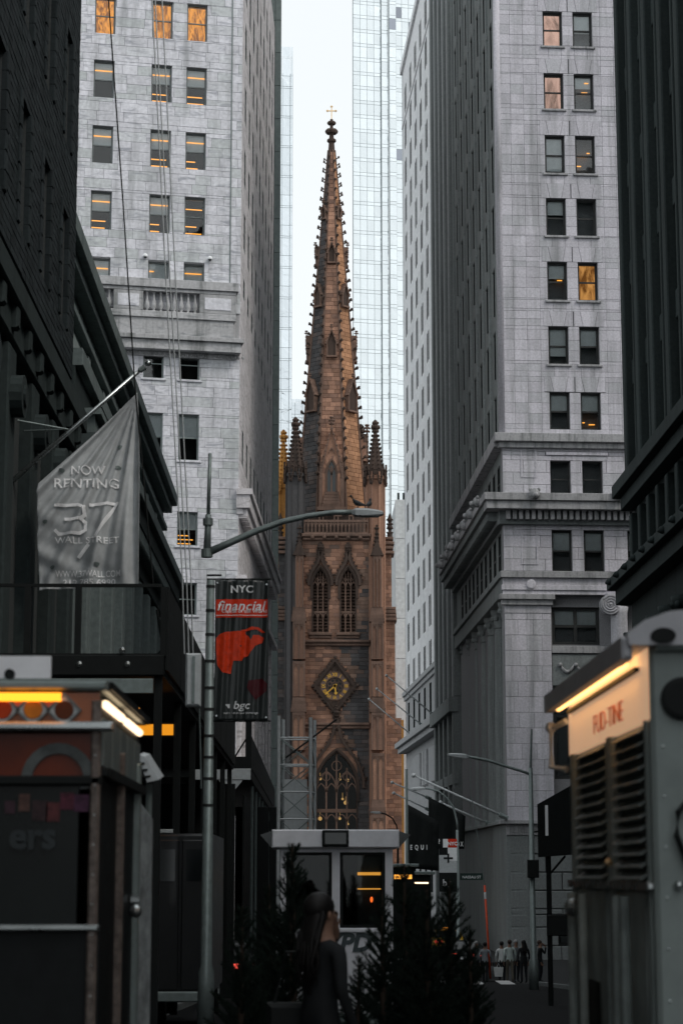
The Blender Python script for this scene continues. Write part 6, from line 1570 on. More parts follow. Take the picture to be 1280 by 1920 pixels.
a = lcp(8, 1590); put_text('lettering', lc_, 'ers', plain('faint_print', (.035, .042, .045), .5), Tr(lcp(62, 1590)[0], -.014, a[1]), size=.19, ext=.004, off=.006)
rn = random.Random(4)
for k in range(6):
    c_ = (rn.uniform(.03, .12), rn.uniform(.02, .07), rn.uniform(.02, .06)); x = lcp(10+k*26, 1500)[0]
    link('menu_card', boxm(rn.uniform(.05, .08), .006, rn.uniform(.06, .11), plain('menu_card', c_, .5, wear=.6, scale=30)), lc_, Tr(x, -.008, lcp(60, 1520+rn.uniform(-8, 25))[1]))
for k in range(16): m_ = MB(); m_.blob((0, 0, 0), .006, 6, 4); m_.build('rivet', M['steel'], lc_, Tr(-.035, -.048, .4+k*.15))
for px, w_ in ((30, .17), (140, .08)): a = lcp(px, 1478); link('shelf_light', boxm(w_, .02, .012, M['metal_white']), lc_, Tr(a[0], .05, a[1]))
post_m = plain('chequer_post', (.16, .13, .115), .4, wear=.6, scale=25)
link('corner_post', boxm(.05, .05, zt_-.3, post_m, .01), lc_, Tr(-.06, -.045, .25))
m = MB(); m.box(-.06, -.02, .02, dep, .25, zt_-.02); m.build('side_wall', panel_dark, lc_)
link('side_post', boxm(.05, .05, zb2-.3, post_m, .01), lc_, Tr(-.03, 1.0, .25)); link('side_post', boxm(.05, .05, zb2-.3, M['metal_grey'], .01), lc_, Tr(-.03, 2.1, .25))
for k in range(2): m = MB(); m.tube([(-.005, .10+k*1.2, zt_-.06), (-.005, 1.05+k*1.2, zt_-.06)], .022, 8); m.build('side_tube_light', tube_w, lc_)
for k in range(5): link('awning_slat', boxm(.02, .42, .25, M['metal_grey'], .005), lc_, Tr(-.025, .1+k*.45, zt_-.38))
link('awning_edge', boxm(.06, dep, .05, M['black'], .01), lc_, Tr(-.03, .05, zt_-.44)); link('roof_edge', boxm(.04, dep+.1, .04, M['black'], .01), lc_, Tr(.0, 0, zt_+.01))
m = MB(); m.lathe([(.04, 0), (.04, .05)], 10, (0, 0, 0), axis='x'); o = m.build('door_latch', M['steel'], lc_, Tr(-.005, 1.85, lcp(232, 1700)[1])); m = MB(); m.blob((0, 0, 0), .04, 8, 6); m.build('latch_knob', M['steel'], lc_, Tr(.03, 1.75, lcp(232, 1720)[1]))
bk = MB(); bk.box(xL, -.07, dep-.05, dep, .25, zt_-.02); bk.build('back_wall', panel_dark, lc_)
for x, y in ((-.35, .5), (-.35, 1.9), (-2.0, .5), (-2.0, 1.9)): m = MB(); m.lathe([(.28, -.09), (.3, -.06), (.3, .06), (.28, .09)], 18, axis='x'); o = m.build('wheel', M['rubber'], lc_, Tr(x, y, .3)); k_ = MB(); k_.lathe([(.14, -.1), (.14, .1)], 12, axis='x'); k_.build('hub', M['steel'], o)
ws = thing('white_roof_board', 'white board standing on the roof of the orange food cart', 'board', (lc_.location.x+xL, CYl+.25, zt_+.09)); a = loc(ws, V(96, 1230, CYl+.25)); m = MB(); m.box(0, a.x, 0, .03, 0, a.z); m.build('board', wht, ws); m = MB(); c = loc(ws, V(17, 1263, CYl+.2)); m.lathe([(.028, .0), (.028, .03)], 12, (c.x, 0, c.z), axis='y'); m.build('hole', M['black'], ws)
# panel of the next cart
pn = thing('poster_board', 'tall pale weathered poster board standing right of the orange cart', 'board', (V(254, 1800, 13.6).x, 13.6, .22)); a = loc(pn, V(281, 1500, 13.6)); m = MB(); m.add([(0, 0, 0), (a.x, .25, 0), (a.x, .25, a.z-.12), (0, 0, a.z), (0, .05, 0), (a.x, .3, 0), (a.x, .3, a.z-.12), (0, .05, a.z)], [(0, 1, 2, 3), (7, 6, 5, 4), (3, 2, 6, 7), (0, 4, 5, 1), (1, 5, 6, 2), (0, 3, 7, 4)]); m.build('board', plain('poster', (.33, .36, .37), .7, wear=.5, scale=7), pn)
m = MB(); m.box(.0, .05, .01, .06, -.22, 0); m.box(a.x-.06, a.x-.01, .24, .29, -.22, 0); m.build('feet', M['metal_grey'], pn)
aw = thing('pale_awning_tip', 'pale slanted awning corner of a cart behind the orange cart', 'awning', V(262, 1418, 15)); P = [V(x, y, Y) for x, y, Y in ((259, 1416, 15), (271, 1419, 15), (298, 1462, 15), (276, 1467, 15))]
m = MB(); q = [loc(aw, p) for p in P]; m.add([*q, *[p+Vector((0, .5, .05)) for p in q]], [(0, 1, 2, 3), (7, 6, 5, 4), (0, 4, 5, 1), (1, 5, 6, 2), (2, 6, 7, 3), (3, 7, 4, 0)]); m.build('sheet', M['metal_white'], aw)
for k in range(3):
    f0 = .3+k*.25; pa = q[0].lerp(q[3], f0); pb2 = q[1].lerp(q[2], f0); m = MB(); m.tube([pa+Vector((0, -.01, 0)), pa.lerp(pb2, .5)+Vector((0, -.01, 0))], .008, 4); m.build('strap', M['black'], aw)
m = MB(); m.tube([q[3]+Vector((0, .2, 0)), Vector((q[3].x, q[3].y+.2, -aw.location.z))], .025, 6); m.build('post', M['metal_grey'], aw)

RY = 9.0
rc = thing('grey_food_truck', 'grey food truck with louvred side, glowing sign and rounded roof, lower right', 'truck', (1.50, RY, 0))
def rcp(x, y, Y=RY): p = loc(rc, V(x, y, Y)); return p.x, p.z
side_y = lambda px: 1.50*FPX/(px-585)/1.0-RY           # depth along the truck side where pixel column px falls
LR = 2.9; zroof = V(1215, 1196, RY).z; body_g = plain('truck_grey', (.27, .31, .30), .45, wear=.18, scale=4); roof_g = plain('truck_roof', (.52, .52, .55), .5, wear=.15, scale=4)
m = MB(); m.bbox(0.0, 1.9, 0, .04, .35, zroof, .02); m.build('rear_panel', body_g, rc)
m = MB(); m.box(.03, 1.9, .05, LR, .35, zroof-.01); m.build('body', body_g, rc)
# roof: rounded cap with overhang to the street
rp = [(-.10, -.04), (-.11, .01), (-.03, .07), (.08, .11), (.30, .135), (1.95, .135), (1.95, -.04)]
m = MB(); vs = []; 
for y in (-.08, LR+.1): vs += [(x, y, zroof+z) for x, z in rp]
n_ = len(rp); m.add(vs, [tuple(range(n_)), tuple(range(2*n_-1, n_-1, -1))]+[((i+1) % n_, i, n_+i, n_+(i+1) % n_) for i in range(n_)]); m.build('roof', roof_g, rc)
link('roof_skirt', boxm(.05, LR+.15, .10, roof_g, .015), rc, Tr(-.13, -.05, zroof-.10)); link('rear_skirt', boxm(1.9, .05, .07, body_g, .015), rc, Tr(.02, -.06, zroof-.06))
for x, z, w_, h_ in ((.17, .045, .10, .05), (.02, .0, .09, .07)): m = MB(); m.lathe([(h_*.5, .075), (h_*.5, .10), (h_*.35, .10)], 16, (0, 0, 0), axis='y'); m.build('roof_vent', M['black'], rc, Tr(x+.03, 0, zroof+z) @ Sc(1.6, 1, 1))
m = MB(); m.lathe([(.095, .0), (.095, .03), (.075, .035)], 24, axis='y'); m.build('round_port', M['black'], rc, Tr(rcp(1277, 1310)[0], 0, rcp(1277, 1310)[1]))
m = MB(); hx, hz = rcp(1275, 1545); m.tube([(hx+.05, -.03, hz+.12), (hx-.02, -.06, hz+.05), (hx-.03, -.06, hz-.05), (hx+.03, -.03, hz-.2)], .014, 8); m.build('grab_handle', M['black'], rc); m = MB(); bx_, bz_ = rcp(1270, 1660); m.blob((bx_, -.02, bz_), .022, 10, 6); m.build('bolt', M['steel'], rc)
# sign fascia on the street side, with tube light under the roof edge
zs1 = zroof-.02; zs0 = zroof-.36; cream = plain('sign_cream', (.86, .76, .62), .5, wear=.08); pc_ = cream.node_tree.nodes['Principled BSDF']; pc_.inputs['Emission Color'].default_value = (1, .60, .36, 1); pc_.inputs['Emission Strength'].default_value = .38   # weak glow added to the sign face itself
m = MB(); m.box(-.0, .028, .02, LR, zs0, zs1); m.build('sign_fascia', cream, rc)
m = MB(); m.tube([(-.07, .30, zroof-.085), (-.07, LR-.1, zroof-.085)], .022, 8); m.build('glow_tube', emit('truck_tube', (1.0, .48, .14), 3.6), rc)
link('tube_housing', boxm(.025, LR-.4, .02, M['black']), rc, Tr(-.03, .25, zroof-.125))
put_text('lettering', rc, 'FUD-TINE', plain('red_print', (.80, .22, .10), .5), Tr(-.004, 1.30, zroof-.31) @ Rz(R(-90)), size=.15, ext=.003, off=-.004, sx=1.6)
# louvres
for (pa, pb2) in ((1083, 1130), (1152, 1206)):
    y0, y1 = side_y(pb2), side_y(pa); z1_ = zs0-.02; z0_ = 1.86
    link('louvre_jamb', boxm(.03, .04, z1_-z0_, body_g), rc, Tr(0, y0-.04, z0_)); link('louvre_jamb', boxm(.03, .04, z1_-z0_, body_g), rc, Tr(0, y1, z0_))
    ns_ = 13
    for k in range(ns_):
        z = z0_+(z1_-z0_)*(k+.3)/ns_
        if ('lv', round(y1-y0, 2)) not in _wf:
            q = MB(); L = y1-y0; q.add([(-.035, 0, 0), (-.035, L, 0), (.04, L, .05), (.04, 0, .05), (-.035, 0, .008), (-.035, L, .008), (.04, L, .058), (.04, 0, .058)], [(0, 3, 2, 1), (4, 5, 6, 7), (0, 1, 5, 4), (1, 2, 6, 5), (2, 3, 7, 6), (3, 0, 4, 7)]); _wf[('lv', round(y1-y0, 2))] = q.mesh('louvre_slat', body_g)
        link('louvre_slat', _wf[('lv', round(y1-y0, 2))], rc, Tr(.0, y0, z))
    link('louvre_dark', boxm(.02, y1-y0, z1_-z0_, M['black']), rc, Tr(.035, y0, z0_))
tst0 = plain('truck_post', (.36, .41, .40), .4, .2, wear=.4, scale=5)
for pa, w_ in ((1071, .1), (1141, .14), (1210, .05)): link('side_post', boxm(.035, w_, zs0-.35, tst0 if pa == 1141 else body_g, .01), rc, Tr(-.012, side_y(pa)-w_/2, .35))
# steel lower side
tst = plain('truck_steel', (.42, .47, .46), .35, .3, wear=.5, scale=3)
for (ya, yb2, za_, zb2, mt_) in ((side_y(1128), side_y(1075), .5, 1.82, tst), (side_y(1200), side_y(1150), .5, 1.82, tst)): link('steel_panel', boxm(.03, yb2-ya, zb2-za_, mt_, .01), rc, Tr(-.005, ya, za_))
link('side_rail', boxm(.05, LR-.1, .04, M['steel'], .01), rc, Tr(-.03, .05, 1.83))
for py in (1080, 1100, 1165, 1180): m = MB(); m.tube([(-.05, side_y(py), .6), (-.05, side_y(py), 1.8)], .025, 8); m.build('steel_pipe', tst0, rc)
link('locker_door', boxm(.04, .35, .9, M['black'], .01), rc, Tr(-.02, side_y(1110)-.1, .45)); m = MB(); m.blob((-.06, side_y(1085), 1.72), .05, 8, 6); m.build('valve', M['steel'], rc); m = MB(); m.blob((-.03, side_y(1144), 1.96), .02, 8, 6); m.build('marker_lamp', M['gold_pale'], rc)
m = MB(); yy = LR-.05; m.tube([(-.02, yy, zs0+.2), (-.10, yy+.1, zs0+.16), (-.10, yy+.1, zs0-.06), (-.02, yy, zs0-.08)], .02, 6); m.blob((-.1, yy+.1, zs0+.17), .035, 6, 5); m.build('awning_bracket', M['metal_white'], rc)
for x, y in ((.15, .55), (.15, 2.3), (1.7, .55), (1.7, 2.3)): m = MB(); m.lathe([(.30, -.11), (.34, -.08), (.34, .08), (.30, .11)], 20, axis='x'); o = m.build('wheel', M['rubber'], rc, Tr(x, y, .34)); k_ = MB(); k_.lathe([(.17, -.12), (.17, .12)], 12, axis='x'); k_.build('hub', M['steel'], o)
for k in range(22): m_ = MB(); m_.blob((0, 0, 0), .007, 6, 4); m_.build('rivet', M['steel'], rc, Tr(.05 if k % 2 else .42, -.002, .7+(k//2)*.22))
m = MB(); m.bbox(.0, 1.9, -.16, .02, .42, .60, .03); m.build('rear_bumper', M['steel'], rc)

# ---- people
SK = plain('skin', (.24, .14, .10), .6, wear=.1)
def person_mesh(walk=0, arm=0):
    s = 1
    J = {'pel': (0, 0, .95, .155, .11), 'wai': (0, .01, 1.1, .135, .10), 'che': (0, 0, 1.32, .17, .115), 'nek': (0, .0, 1.47, .06, .06), 'hd0': (0, -.015, 1.56, .072, .085), 'hd1': (0, -.01, 1.66, .082, .10), 'hd2': (0, 0, 1.73, .055, .07)}
    B = [('pel', 'wai'), ('wai', 'che'), ('che', 'nek'), ('nek', 'hd0'), ('hd0', 'hd1'), ('hd1', 'hd2')]
    for sd_ in (-1, 1):
        t = 'L' if sd_ < 0 else 'R'; w_ = walk*sd_
        J.update({t+'hip': (.09*sd_, 0, .88, .10, .10), t+'kne': (.10*sd_, -.10*w_-.02, .50, .065, .065), t+'ank': (.10*sd_, -.18*w_+.04, .09, .045, .045), t+'toe': (.12*sd_, -.18*w_-.13, .035, .04, .03)})
        B += [('pel', t+'hip'), (t+'hip', t+'kne'), (t+'kne', t+'ank'), (t+'ank', t+'toe')]
        if arm and sd_ > 0: J.update({t+'sho': (.19*sd_, 0, 1.41, .062), t+'elb': (.27*sd_, -.14, 1.20, .046), t+'wri': (.12*sd_, -.22, 1.48, .032), t+'han': (.08*sd_, -.17, 1.56, .036, .022)})
        else: J.update({t+'sho': (.19*sd_, 0, 1.41, .062), t+'elb': (.25*sd_, .06*w_+.03, 1.14, .046), t+'wri': (.25*sd_, .12*w_-.08, .90, .032), t+'han': (.25*sd_, .14*w_-.12, .81, .036, .022)})
        B += [('che', t+'sho'), (t+'sho', t+'elb'), (t+'elb', t+'wri'), (t+'wri', t+'han')]
        hx = J[t+'han']; wx = J[t+'wri']; d = (Vector(hx[:3])-Vector(wx[:3])).normalized()
        for k in range(5):
            off_ = Vector((0, (k-1.5)*.022, 0)) if k < 4 else Vector((0, -.05, -.02)); L_ = (.07, .085, .08, .06, .045)[k]
            p1 = Vector(hx[:3])+off_*.8+d*.03; p2 = p1+d*L_*.6+Vector((-.01*sd_, 0, 0)); p3 = p2+d*L_*.5+Vector((-.02*sd_, 0, 0))
            if k == 4: p1 = Vector(hx[:3])+off_*.5; p2 = p1+d*.04+Vector((0, -.03, 0)); p3 = p2+d*.03
            J.update({t+'f%da' % k: (*p1, .010), t+'f%db' % k: (*p2, .009), t+'f%dc' % k: (*p3, .008)}); B += [(t+'han', t+'f%da' % k), (t+'f%da' % k, t+'f%db' % k), (t+'f%db' % k, t+'f%dc' % k)]
    me = skin_mesh('body', J, B, 'pel', 1)
    for _ in range(3): me.materials.append(None)
    for p in me.polygons:
        c = p.center; hand = (abs(c.x) > .2 and c.z < .88) or (arm and c.x > .02 and c.y < -.13 and c.z > 1.5)
        p.material_index = 0 if (c.z > 1.47 or hand) else (1 if c.z > .93 or (abs(c.x) > .2 and c.z > .8) else 2)
    return me
PM = [person_mesh(0), person_mesh(.7), person_mesh(-.6), person_mesh(0, 1)]
def hair_mesh(long_=0):
    m = MB(); m.blob((0, .025, 1.685), .102, 12, 8, (.95, 1.12, 1.0))
    if long_:
        vs = []; n_ = 10
        for z, rx, ry, y in ((1.72, .07, .055, .04), (1.62, .092, .07, .05), (1.52, .088, .055, .08), (1.42, .085, .045, .10), (1.32, .065, .03, .115), (1.25, .03, .012, .12)):
            for k in range(n_): a = 2*math.pi*k/n_; vs.append((rx*math.cos(a), y+ry*math.sin(a), z))
        m.add(vs, [(i*n_+k, i*n_+(k+1) % n_, (i+1)*n_+(k+1) % n_, (i+1)*n_+k) for i in range(5) for k in range(n_)]+[tuple(range(n_)), tuple(range(5*n_, 6*n_))])
    if long_:
        rn_ = random.Random(3)
        for k in range(26):
            a = rn_.uniform(-1, 1); m.tube([(.09*a, .06, 1.66), (.11*a+rn_.uniform(-.02, .02), .12, 1.48), (.12*a+rn_.uniform(-.03, .03), .14+rn_.uniform(-.02, .03), 1.32), (.11*a+rn_.uniform(-.05, .05), .13, rn_.uniform(1.1, 1.25))], [.012, .016, .012, .002], 5)
    return m
HAIR = {c: plain('hair_'+c, v, .55) for c, v in (('black', (.012, .011, .011)), ('brown', (.04, .025, .018)), ('grey', (.25, .25, .25)))}
HM = {(c, l): hair_mesh(l).mesh('hair', HAIR[c], True) for c in HAIR for l in (0, 1)}
def face_bits(o, mat_s):
    m = MB(); m.blob((0, -.115, 1.615), .016, 6, 4, (.8, 1.1, 1.4)); m.build('nose', mat_s, o, smooth=True)
    for s_ in (-1, 1): m = MB(); m.blob((.033*s_, -.098, 1.645), .011, 6, 4); m.build('eye', M['black'], o); m = MB(); m.blob((.086*s_, 0, 1.63), .022, 6, 4, (.4, .8, 1.3)); m.build('ear', mat_s, o, smooth=True)
    m = MB(); m.blob((0, -.1, 1.572), .02, 6, 4, (1.2, .4, .35)); m.build('mouth', plain('lips', (.25, .09, .08), .5) if 'lips' not in bpy.data.materials else bpy.data.materials['lips'], o)
def person(p, rz, mesh, top, legs, hair, label, group=None, s=1.0, long_=0):
    o = thing('person', label, 'person', p, rz, group); o.scale = (s, s, s)
    b = link('body', mesh, o)
    for k, mt_ in enumerate((SK, top, legs)): b.material_slots[k].link = 'OBJECT'; b.material_slots[k].material = mt_
    link('hair', HM[(hair, long_)], o); face_bits(o, SK); return o
cl = lambda n_, c: cloth(c, n_)
pw_ = cl('white_shirt', (.62, .64, .64)); pg_ = cl('pale_green_shirt', (.45, .52, .50)); pd_ = cl('dark_coat', (.02, .022, .024)); pgr = cl('grey_jacket', (.16, .17, .18)); pn_ = cl('dark_trousers', (.018, .02, .024)); pk = cl('khaki', (.12, .11, .09))
crowd = [(893, 93, .3, 2, pgr, pn_, 'grey', 'person in grey jacket with grey hair left of the orange pole', 0), (909, 90, 2.8, 1, cl('slate_top', (.22, .24, .26)), pn_, 'black', 'person in slate top just left of the orange pole', 0),
         (940, 89, 3.0, 0, pw_, pn_, 'black', 'person in white shirt with black hair carrying a bag, right of the orange pole', 0), (955, 88.5, 3.2, 1, pg_, pk, 'brown', 'person in pale green shirt beside the white-shirted person', 0),
         (967, 91, .2, 2, pgr, pn_, 'grey', 'person with pale cap-like grey hair at the crowd centre', 0), (981, 87, 3.4, 0, pd_, pn_, 'black', 'person in dark coat seen from behind, right in the crowd', 1), (1012, 89, 1.2, 3, pd_, pn_, 'brown', 'person in dark coat with raised arm beside the lamp post', 0)]
for px, Y, rz, k, top, legs, hair, lb_, lg in crowd: person((V(px, 1800, Y).x, Y, gz(Y)+.0), rz, PM[k], top, legs, hair, lb_, 'pedestrians at the crossing', random.uniform(.96, 1.03), lg)
bagp = V(934, 1822, 88.7); bg_ = thing('shopping_bag', 'white shopping bag held by the white-shirted person', 'bag', (bagp.x, 88.7, bagp.z-.2), 0); m = MB(); m.prism([(-.16, 0), (.16, 0), (.2, .38), (-.2, .38)], -.07, .07); m.build('bag', pw_, bg_); m = MB(); m.tube([(-.08, 0, .38), (0, 0, .55), (.08, 0, .38)], .01, 5); m.build('handle', pw_, bg_)
wo_ = person((V(603, 1700, 14).x, 14, 0), R(128), PM[3], pd_, pn_, 'black', 'woman with long black hair in dark coat, hand raised to her face, before the booth', None, 1.0, 1)
hb_ = thing('handbag', 'dark shoulder bag on the woman before the booth', 'bag', (wo_.location.x-.20, 14.22, .78)); m = MB(); m.bbox(-.17, .17, -.07, .07, 0, .26, .03); m.build('bag', M['black'], hb_); m = MB(); m.tube([(-.12, 0, .26), (-.04, 0, .6), (.06, 0, .6), (.12, 0, .26)], .012, 5); m.build('strap', M['black'], hb_)

# ---- conifers in tubs
def conifer_meshes(seed, H=1.0):
    rn = random.Random(seed); cr = MB(); nl = 26
    for k in range(nl):
        f = k/nl; z = H*(.12+.84*f); L0 = .36*H*(1-f)**.85+.03
        for b in range(max(4, int(9*(1-f)+3))):
            a = rn.uniform(0, 6.28); L = L0*rn.uniform(.7, 1.15); lift = rn.uniform(.15, .55)+.5*f
            d = Vector((math.cos(a), math.sin(a), lift)).normalized(); p0 = Vector((0, 0, z)); nn = max(3, int(L/.022))
            cr.tube([p0, p0+d*L], [.006, .002], 3, False)
            for q in range(nn):
                c = p0+d*L*(q+.6)/nn; ln = .05*(1.1-.5*q/nn)
                for e in range(5):
                    v = Vector((rn.uniform(-1, 1), rn.uniform(-1, 1), rn.uniform(-.4, 1)))+d*1.1; v = v.normalized()*ln*rn.uniform(.7, 1.2); sdv = v.cross(Vector((rn.uniform(-1, 1), rn.uniform(-1, 1), .3))).normalized()*.0045
                    cr.add([c-sdv, c+sdv, c+v], [(0, 1, 2)])
    tk = MB(); tk.tube([(0, 0, 0), (.005, 0, H*.5), (0, 0, H*.98)], [.028*H, .016*H, .004], 7)
    return cr, tk
needle = stone('needles', (.015, .023, .018), .3, grain=20, bump=0, rough=.7); bark = stone('bark', (.05, .038, .03), .1, grain=30, bump=.4)
CM = []
for s_ in (1, 2, 3):
    c_, t_ = conifer_meshes(s_); CM.append((c_.mesh('crown', needle, recalc=False), t_.mesh('trunk', bark)))
tubm = MB(); tubm.lathe([(.22, 0), (.27, .34), (.29, .36), (.29, .40), (.25, .40), (.25, .34)], 16); tubm = tubm.mesh('tub', plain('tub', (.03, .03, .032), .7))
cons = [(548, 1572, 15.5, 'tall slim conifer in a tub at the booth\'s left front corner'), (505, 1650, 16.5, 'conifer in a tub left of the booth, second from it'), (455, 1690, 15.0, 'low conifer in a tub farthest left of the booth'), (580, 1800, 17.5, 'small conifer in a tub beside the woman'),
        (716, 1668, 15.2, 'conifer in a tub over the booth\'s right window'), (757, 1612, 16.2, 'tall conifer in a tub just right of the booth'), (800, 1660, 15.0, 'conifer in a tub below the black flags'), (842, 1640, 16.4, 'conifer in a tub below the chequered banner'), (672, 1785, 14.6, 'small conifer in a tub before the booth lettering'), (880, 1735, 15.6, 'low conifer in a tub farthest right')]
for i, (px, py, Y, lb_) in enumerate(cons):
    p = V(px, py, Y); g0 = gz(Y); h = p.z-g0-.34; o = thing('potted_conifer', lb_, 'conifer', (p.x, Y, g0), i*1.3, 'potted conifers round the booth')
    c_, t_ = CM[i % 3]; link('crown', c_, o, Tr(0, 0, .34) @ Sc(h*.62, h*.62, h)); link('trunk', t_, o, Tr(0, 0, .34) @ Sc(h, h, h)); link('tub', tubm, o, Sc(1.15, 1.15, .95))
# dry brown shrub at the bottom edge
bs = thing('brown_shrub', 'low dry brown leafy shrub in a long planter at the bottom edge', 'shrub', (V(770, 1900, 13).x, 13, 0)); rn = random.Random(8); m = MB()
for k in range(1500):
    a = rn.uniform(0, 6.28); r = rn.uniform(0, 1)**.5; c = Vector((r*.75*math.cos(a), r*.4*math.sin(a), .45+rn.uniform(0, .48)*(1-.5*r))); d = Vector((rn.uniform(-1, 1), rn.uniform(-1, 1), rn.uniform(-.3, 1))).normalized()*.05; s_ = d.cross(Vector((rn.random(), rn.random(), 1))).normalized()*.02
    m.add([c-d, c+s_, c+d, c-s_], [(0, 1, 2, 3)])
m.build('foliage', stone('dry_leaves', (.10, .05, .018), .4, bump=0, rough=.8), bs, recalc=False); m = MB()
for k in range(12): m.tube([(rn.uniform(-.6, .6), rn.uniform(-.2, .2), .4), (rn.uniform(-.7, .7), rn.uniform(-.3, .3), .85)], .008, 4)
m.build('stems', bark, bs); m = MB(); m.bbox(-.85, .85, -.35, .35, 0, .46, .03); m.build('planter', M['grey_stone_low'], bs)

# ---- vehicles
def car(name, label, p, rz, paint, lights=True, cat='car', taxi=False):
    o = thing(name, label, cat, p, rz, None); L, Wd = 4.6, 1.84
    P = [(0, .35), (0.02, .80), (.10, .95), (.55, 1.02), (1.05, 1.42), (1.5, 1.50), (2.5, 1.48), (3.35, 1.02), (4.3, .88), (4.55, .70), (4.6, .40)]
    m = MB(); vs = []
    for i, (y, z) in enumerate(P):
        tw = Wd/2*(1 if z < 1.05 else .80)
        vs += [(-tw, y, z), (tw, y, z)]
    lo = [(-Wd/2*.96, 0, .28), (Wd/2*.96, 0, .28), (Wd/2*.96, L, .28), (-Wd/2*.96, L, .28)]
    n_ = len(P); fs = [(2*i, 2*i+1, 2*i+3, 2*i+2) for i in range(n_-1)]
    fs += [tuple([2*i for i in range(n_)]+[2*n_+3, 2*n_+0])]+[tuple([2*i+1 for i in range(n_-1, -1, -1)]+[2*n_+1, 2*n_+2])]+[(2*n_, 2*n_+1, 1, 0), (2*n_-2, 2*n_-1, 2*n_+2, 2*n_+3), (2*n_+3, 2*n_+2, 2*n_+1, 2*n_)]
    m.add(vs+lo, fs); b = m.build('body', paint, o); bv = b.modifiers.new('soft', 'BEVEL'); bv.width = .06; bv.segments = 2
    g = M['black_glass']; m = MB(); m.add([(-.68, .58, 1.05), (.68, .58, 1.05), (.66, 1.04, 1.42), (-.66, 1.04, 1.42)], [(0, 1, 2, 3)]); m.X = Tr(0, -.02, .03); m.build('rear_window', g, o, Tr(0, -.03, .035))
    m = MB(); m.add([(-.66, 2.55, 1.46), (.66, 2.55, 1.46), (.7, 3.3, 1.07), (-.7, 3.3, 1.07)], [(0, 1, 2, 3)]); m.build('windscreen', g, o, Tr(0, .02, .03))
    for s_ in (-1, 1):
        m = MB(); x = s_*(Wd/2*.84); m.add([(s_*.87, .85, 1.10), (s_*.87, 3.0, 1.10), (s_*.75, 2.45, 1.42), (s_*.75, 1.15, 1.42)], [(0, 1, 2, 3)]); m.build('side_window', g, o, Tr(s_*.035, 0, 0))
        m = MB(); m.box(s_*.62-.22, s_*.62+.22, -.02, .05, .78, .92); m.build('tail_light', emit_red if lights else M['banner_dark'], o)
        for y in (.85, 3.75): m = MB(); m.lathe([(.30, -.1), (.33, -.07), (.33, .07), (.30, .1)], 18, axis='x'); wh = m.build('wheel', M['rubber'], o, Tr(s_*.80, y, .33)); k_ = MB(); k_.lathe([(.19, -.11), (.19, .11)], 10, axis='x'); k_.build('rim', M['steel'], wh)
        m = MB(); m.box(s_*.95-.08, s_*.95+.08, 2.95, 3.1, 1.0, 1.14); m.build('mirror', paint, o)
    link('number_plate', boxm(.5, .02, .14, bwhite), o, Tr(-.25, -.03, .62)); link('bumper', boxm(1.7, .1, .18, M['black'], .02), o, Tr(-.85, -.07, .36))
    if taxi: link('roof_sign', boxm(.5, .2, .16, M['strip']), o, Tr(-.25, 1.6, 1.49))
    return o
emit_red = emit('tail_red', (1.0, .10, .07), 1.8)
blackp = plain('black_car_paint', (.010, .011, .012), .35, spec=.3, coat=.15, wear=.1); yel = plain('taxi_yellow', (.55, .33, .02), .35, coat=.5, wear=.1)
car('parked_car', 'dark car with lit red tail lights beyond the crossing, right of the flags', (V(872, 1780, 104).x, 104, gz(104)), 0, blackp)
car('taxi', 'yellow taxi beyond the dark car on the right', (V(872, 1750, 124).x-1.0, 124, gz(124)), 0, yel, taxi=True)
car('parked_car', 'dark car with lit tail lights under the white post shed, left', (V(410, 1700, 57).x, 57, gz(57)), 0, blackp)
vn = thing('black_box_van', 'tall black box van parked left behind the orange cart', 'van', (V(338, 1700, 33).x, 33, gz(33))); zt_ = V(338, 1563, 33).z-gz(33); hw = (V(395, 1700, 33).x-V(281, 1700, 33).x)/2
m = MB(); m.bbox(-hw, hw, 0, 4.6, .5, zt_, .04); m.build('body', blackp, vn)
for x0, x1 in ((-hw+.05, -.02), (.02, hw-.05)): link('rear_door', boxm(x1-x0, .03, zt_-.7, blackp, .015), vn, Tr(x0, -.03, .6)); link('door_window', boxm(x1-x0-.14, .02, .5, M['black_glass']), vn, Tr(x0+.07, -.045, zt_-.75))
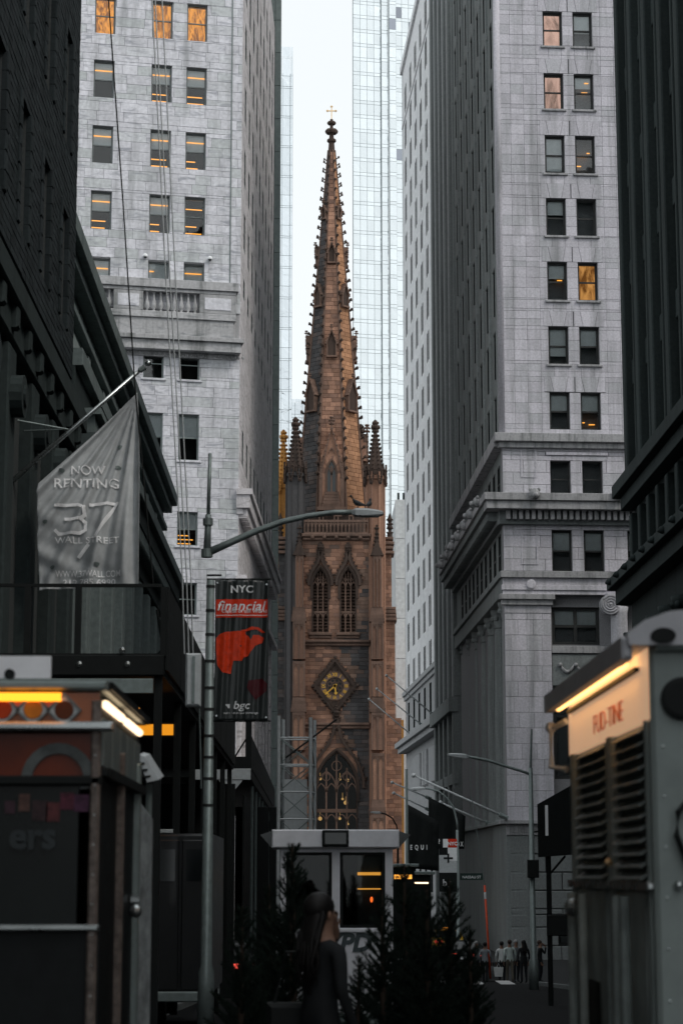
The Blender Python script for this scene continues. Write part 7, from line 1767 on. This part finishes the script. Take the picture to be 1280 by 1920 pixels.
link('roof_light_bar', boxm(.32, .12, .06, M['metal_white'], .01), vn, Tr(-hw+.02, .1, zt_+.01)); m = MB(); m.blob((hw-.06, -.04, zt_-.72), .04, 8, 5, (1.6, .6, .7)); m.build('marker_light', emit('amber', (1, .18, .02), 2.0), vn)
link('bumper', boxm(2*hw, .14, .16, M['metal_grey'], .02), vn, Tr(-hw, -.12, .42))
for s_ in (-1, 1):
    for y in (.8, 3.6): m = MB(); m.lathe([(.33, -.1), (.36, -.07), (.36, .07), (.33, .1)], 18, axis='x'); wh = m.build('wheel', M['rubber'], vn, Tr(s_*(hw-.12), y, .36)); k_ = MB(); k_.lathe([(.2, -.11), (.2, .11)], 10, axis='x'); k_.build('rim', M['steel'], wh)
m = MB(); a = loc(vn, V(390, 1640, 32.7)); b = loc(vn, V(391, 1580, 32.7)); m.tube([a, b], .07, 10); m.build('side_mirror', M['metal_grey'], vn, smooth=True)
# lit shopfront strips far down the street
for i, (x0, x1, y0, y1, Y, lb_) in enumerate(((739, 772, 1640, 1648, 75, 'dark kiosk with orange-lit window right of the booth'), (773, 803, 1654, 1657, 80, 'dark kiosk with a thin white light bar below the flags'))):
    k_ = thing('kiosk', lb_, 'kiosk', (V(x0, 1700, Y).x, Y, gz(Y)), 0, None); wd = V(x1, 1700, Y).x-V(x0, 1700, Y).x; zz2 = V(x0, y0-14, Y).z-gz(Y)
    m = MB(); m.bbox(-.1, wd+.1, 0, 1.6, 0, zz2, .03); m.build('body', M['black'], k_); link('lit_window', boxm(wd, .03, V(x0, y0, Y).z-V(x0, y1, Y).z, M['strip'] if i == 0 else tube_w), k_, Tr(0, -.02, V(x0, y1, Y).z-gz(Y))); link('roof', boxm(wd+.5, 2.0, .12, M['metal_grey'], .02), k_, Tr(-.25, -.2, zz2+.005))
    link('counter', boxm(wd+.1, .3, .06, M['steel'], .01), k_, Tr(-.05, -.3, 1.0)); link('base', boxm(wd+.24, 1.7, .12, M['metal_grey'], .02), k_, Tr(-.12, -.05, .0))
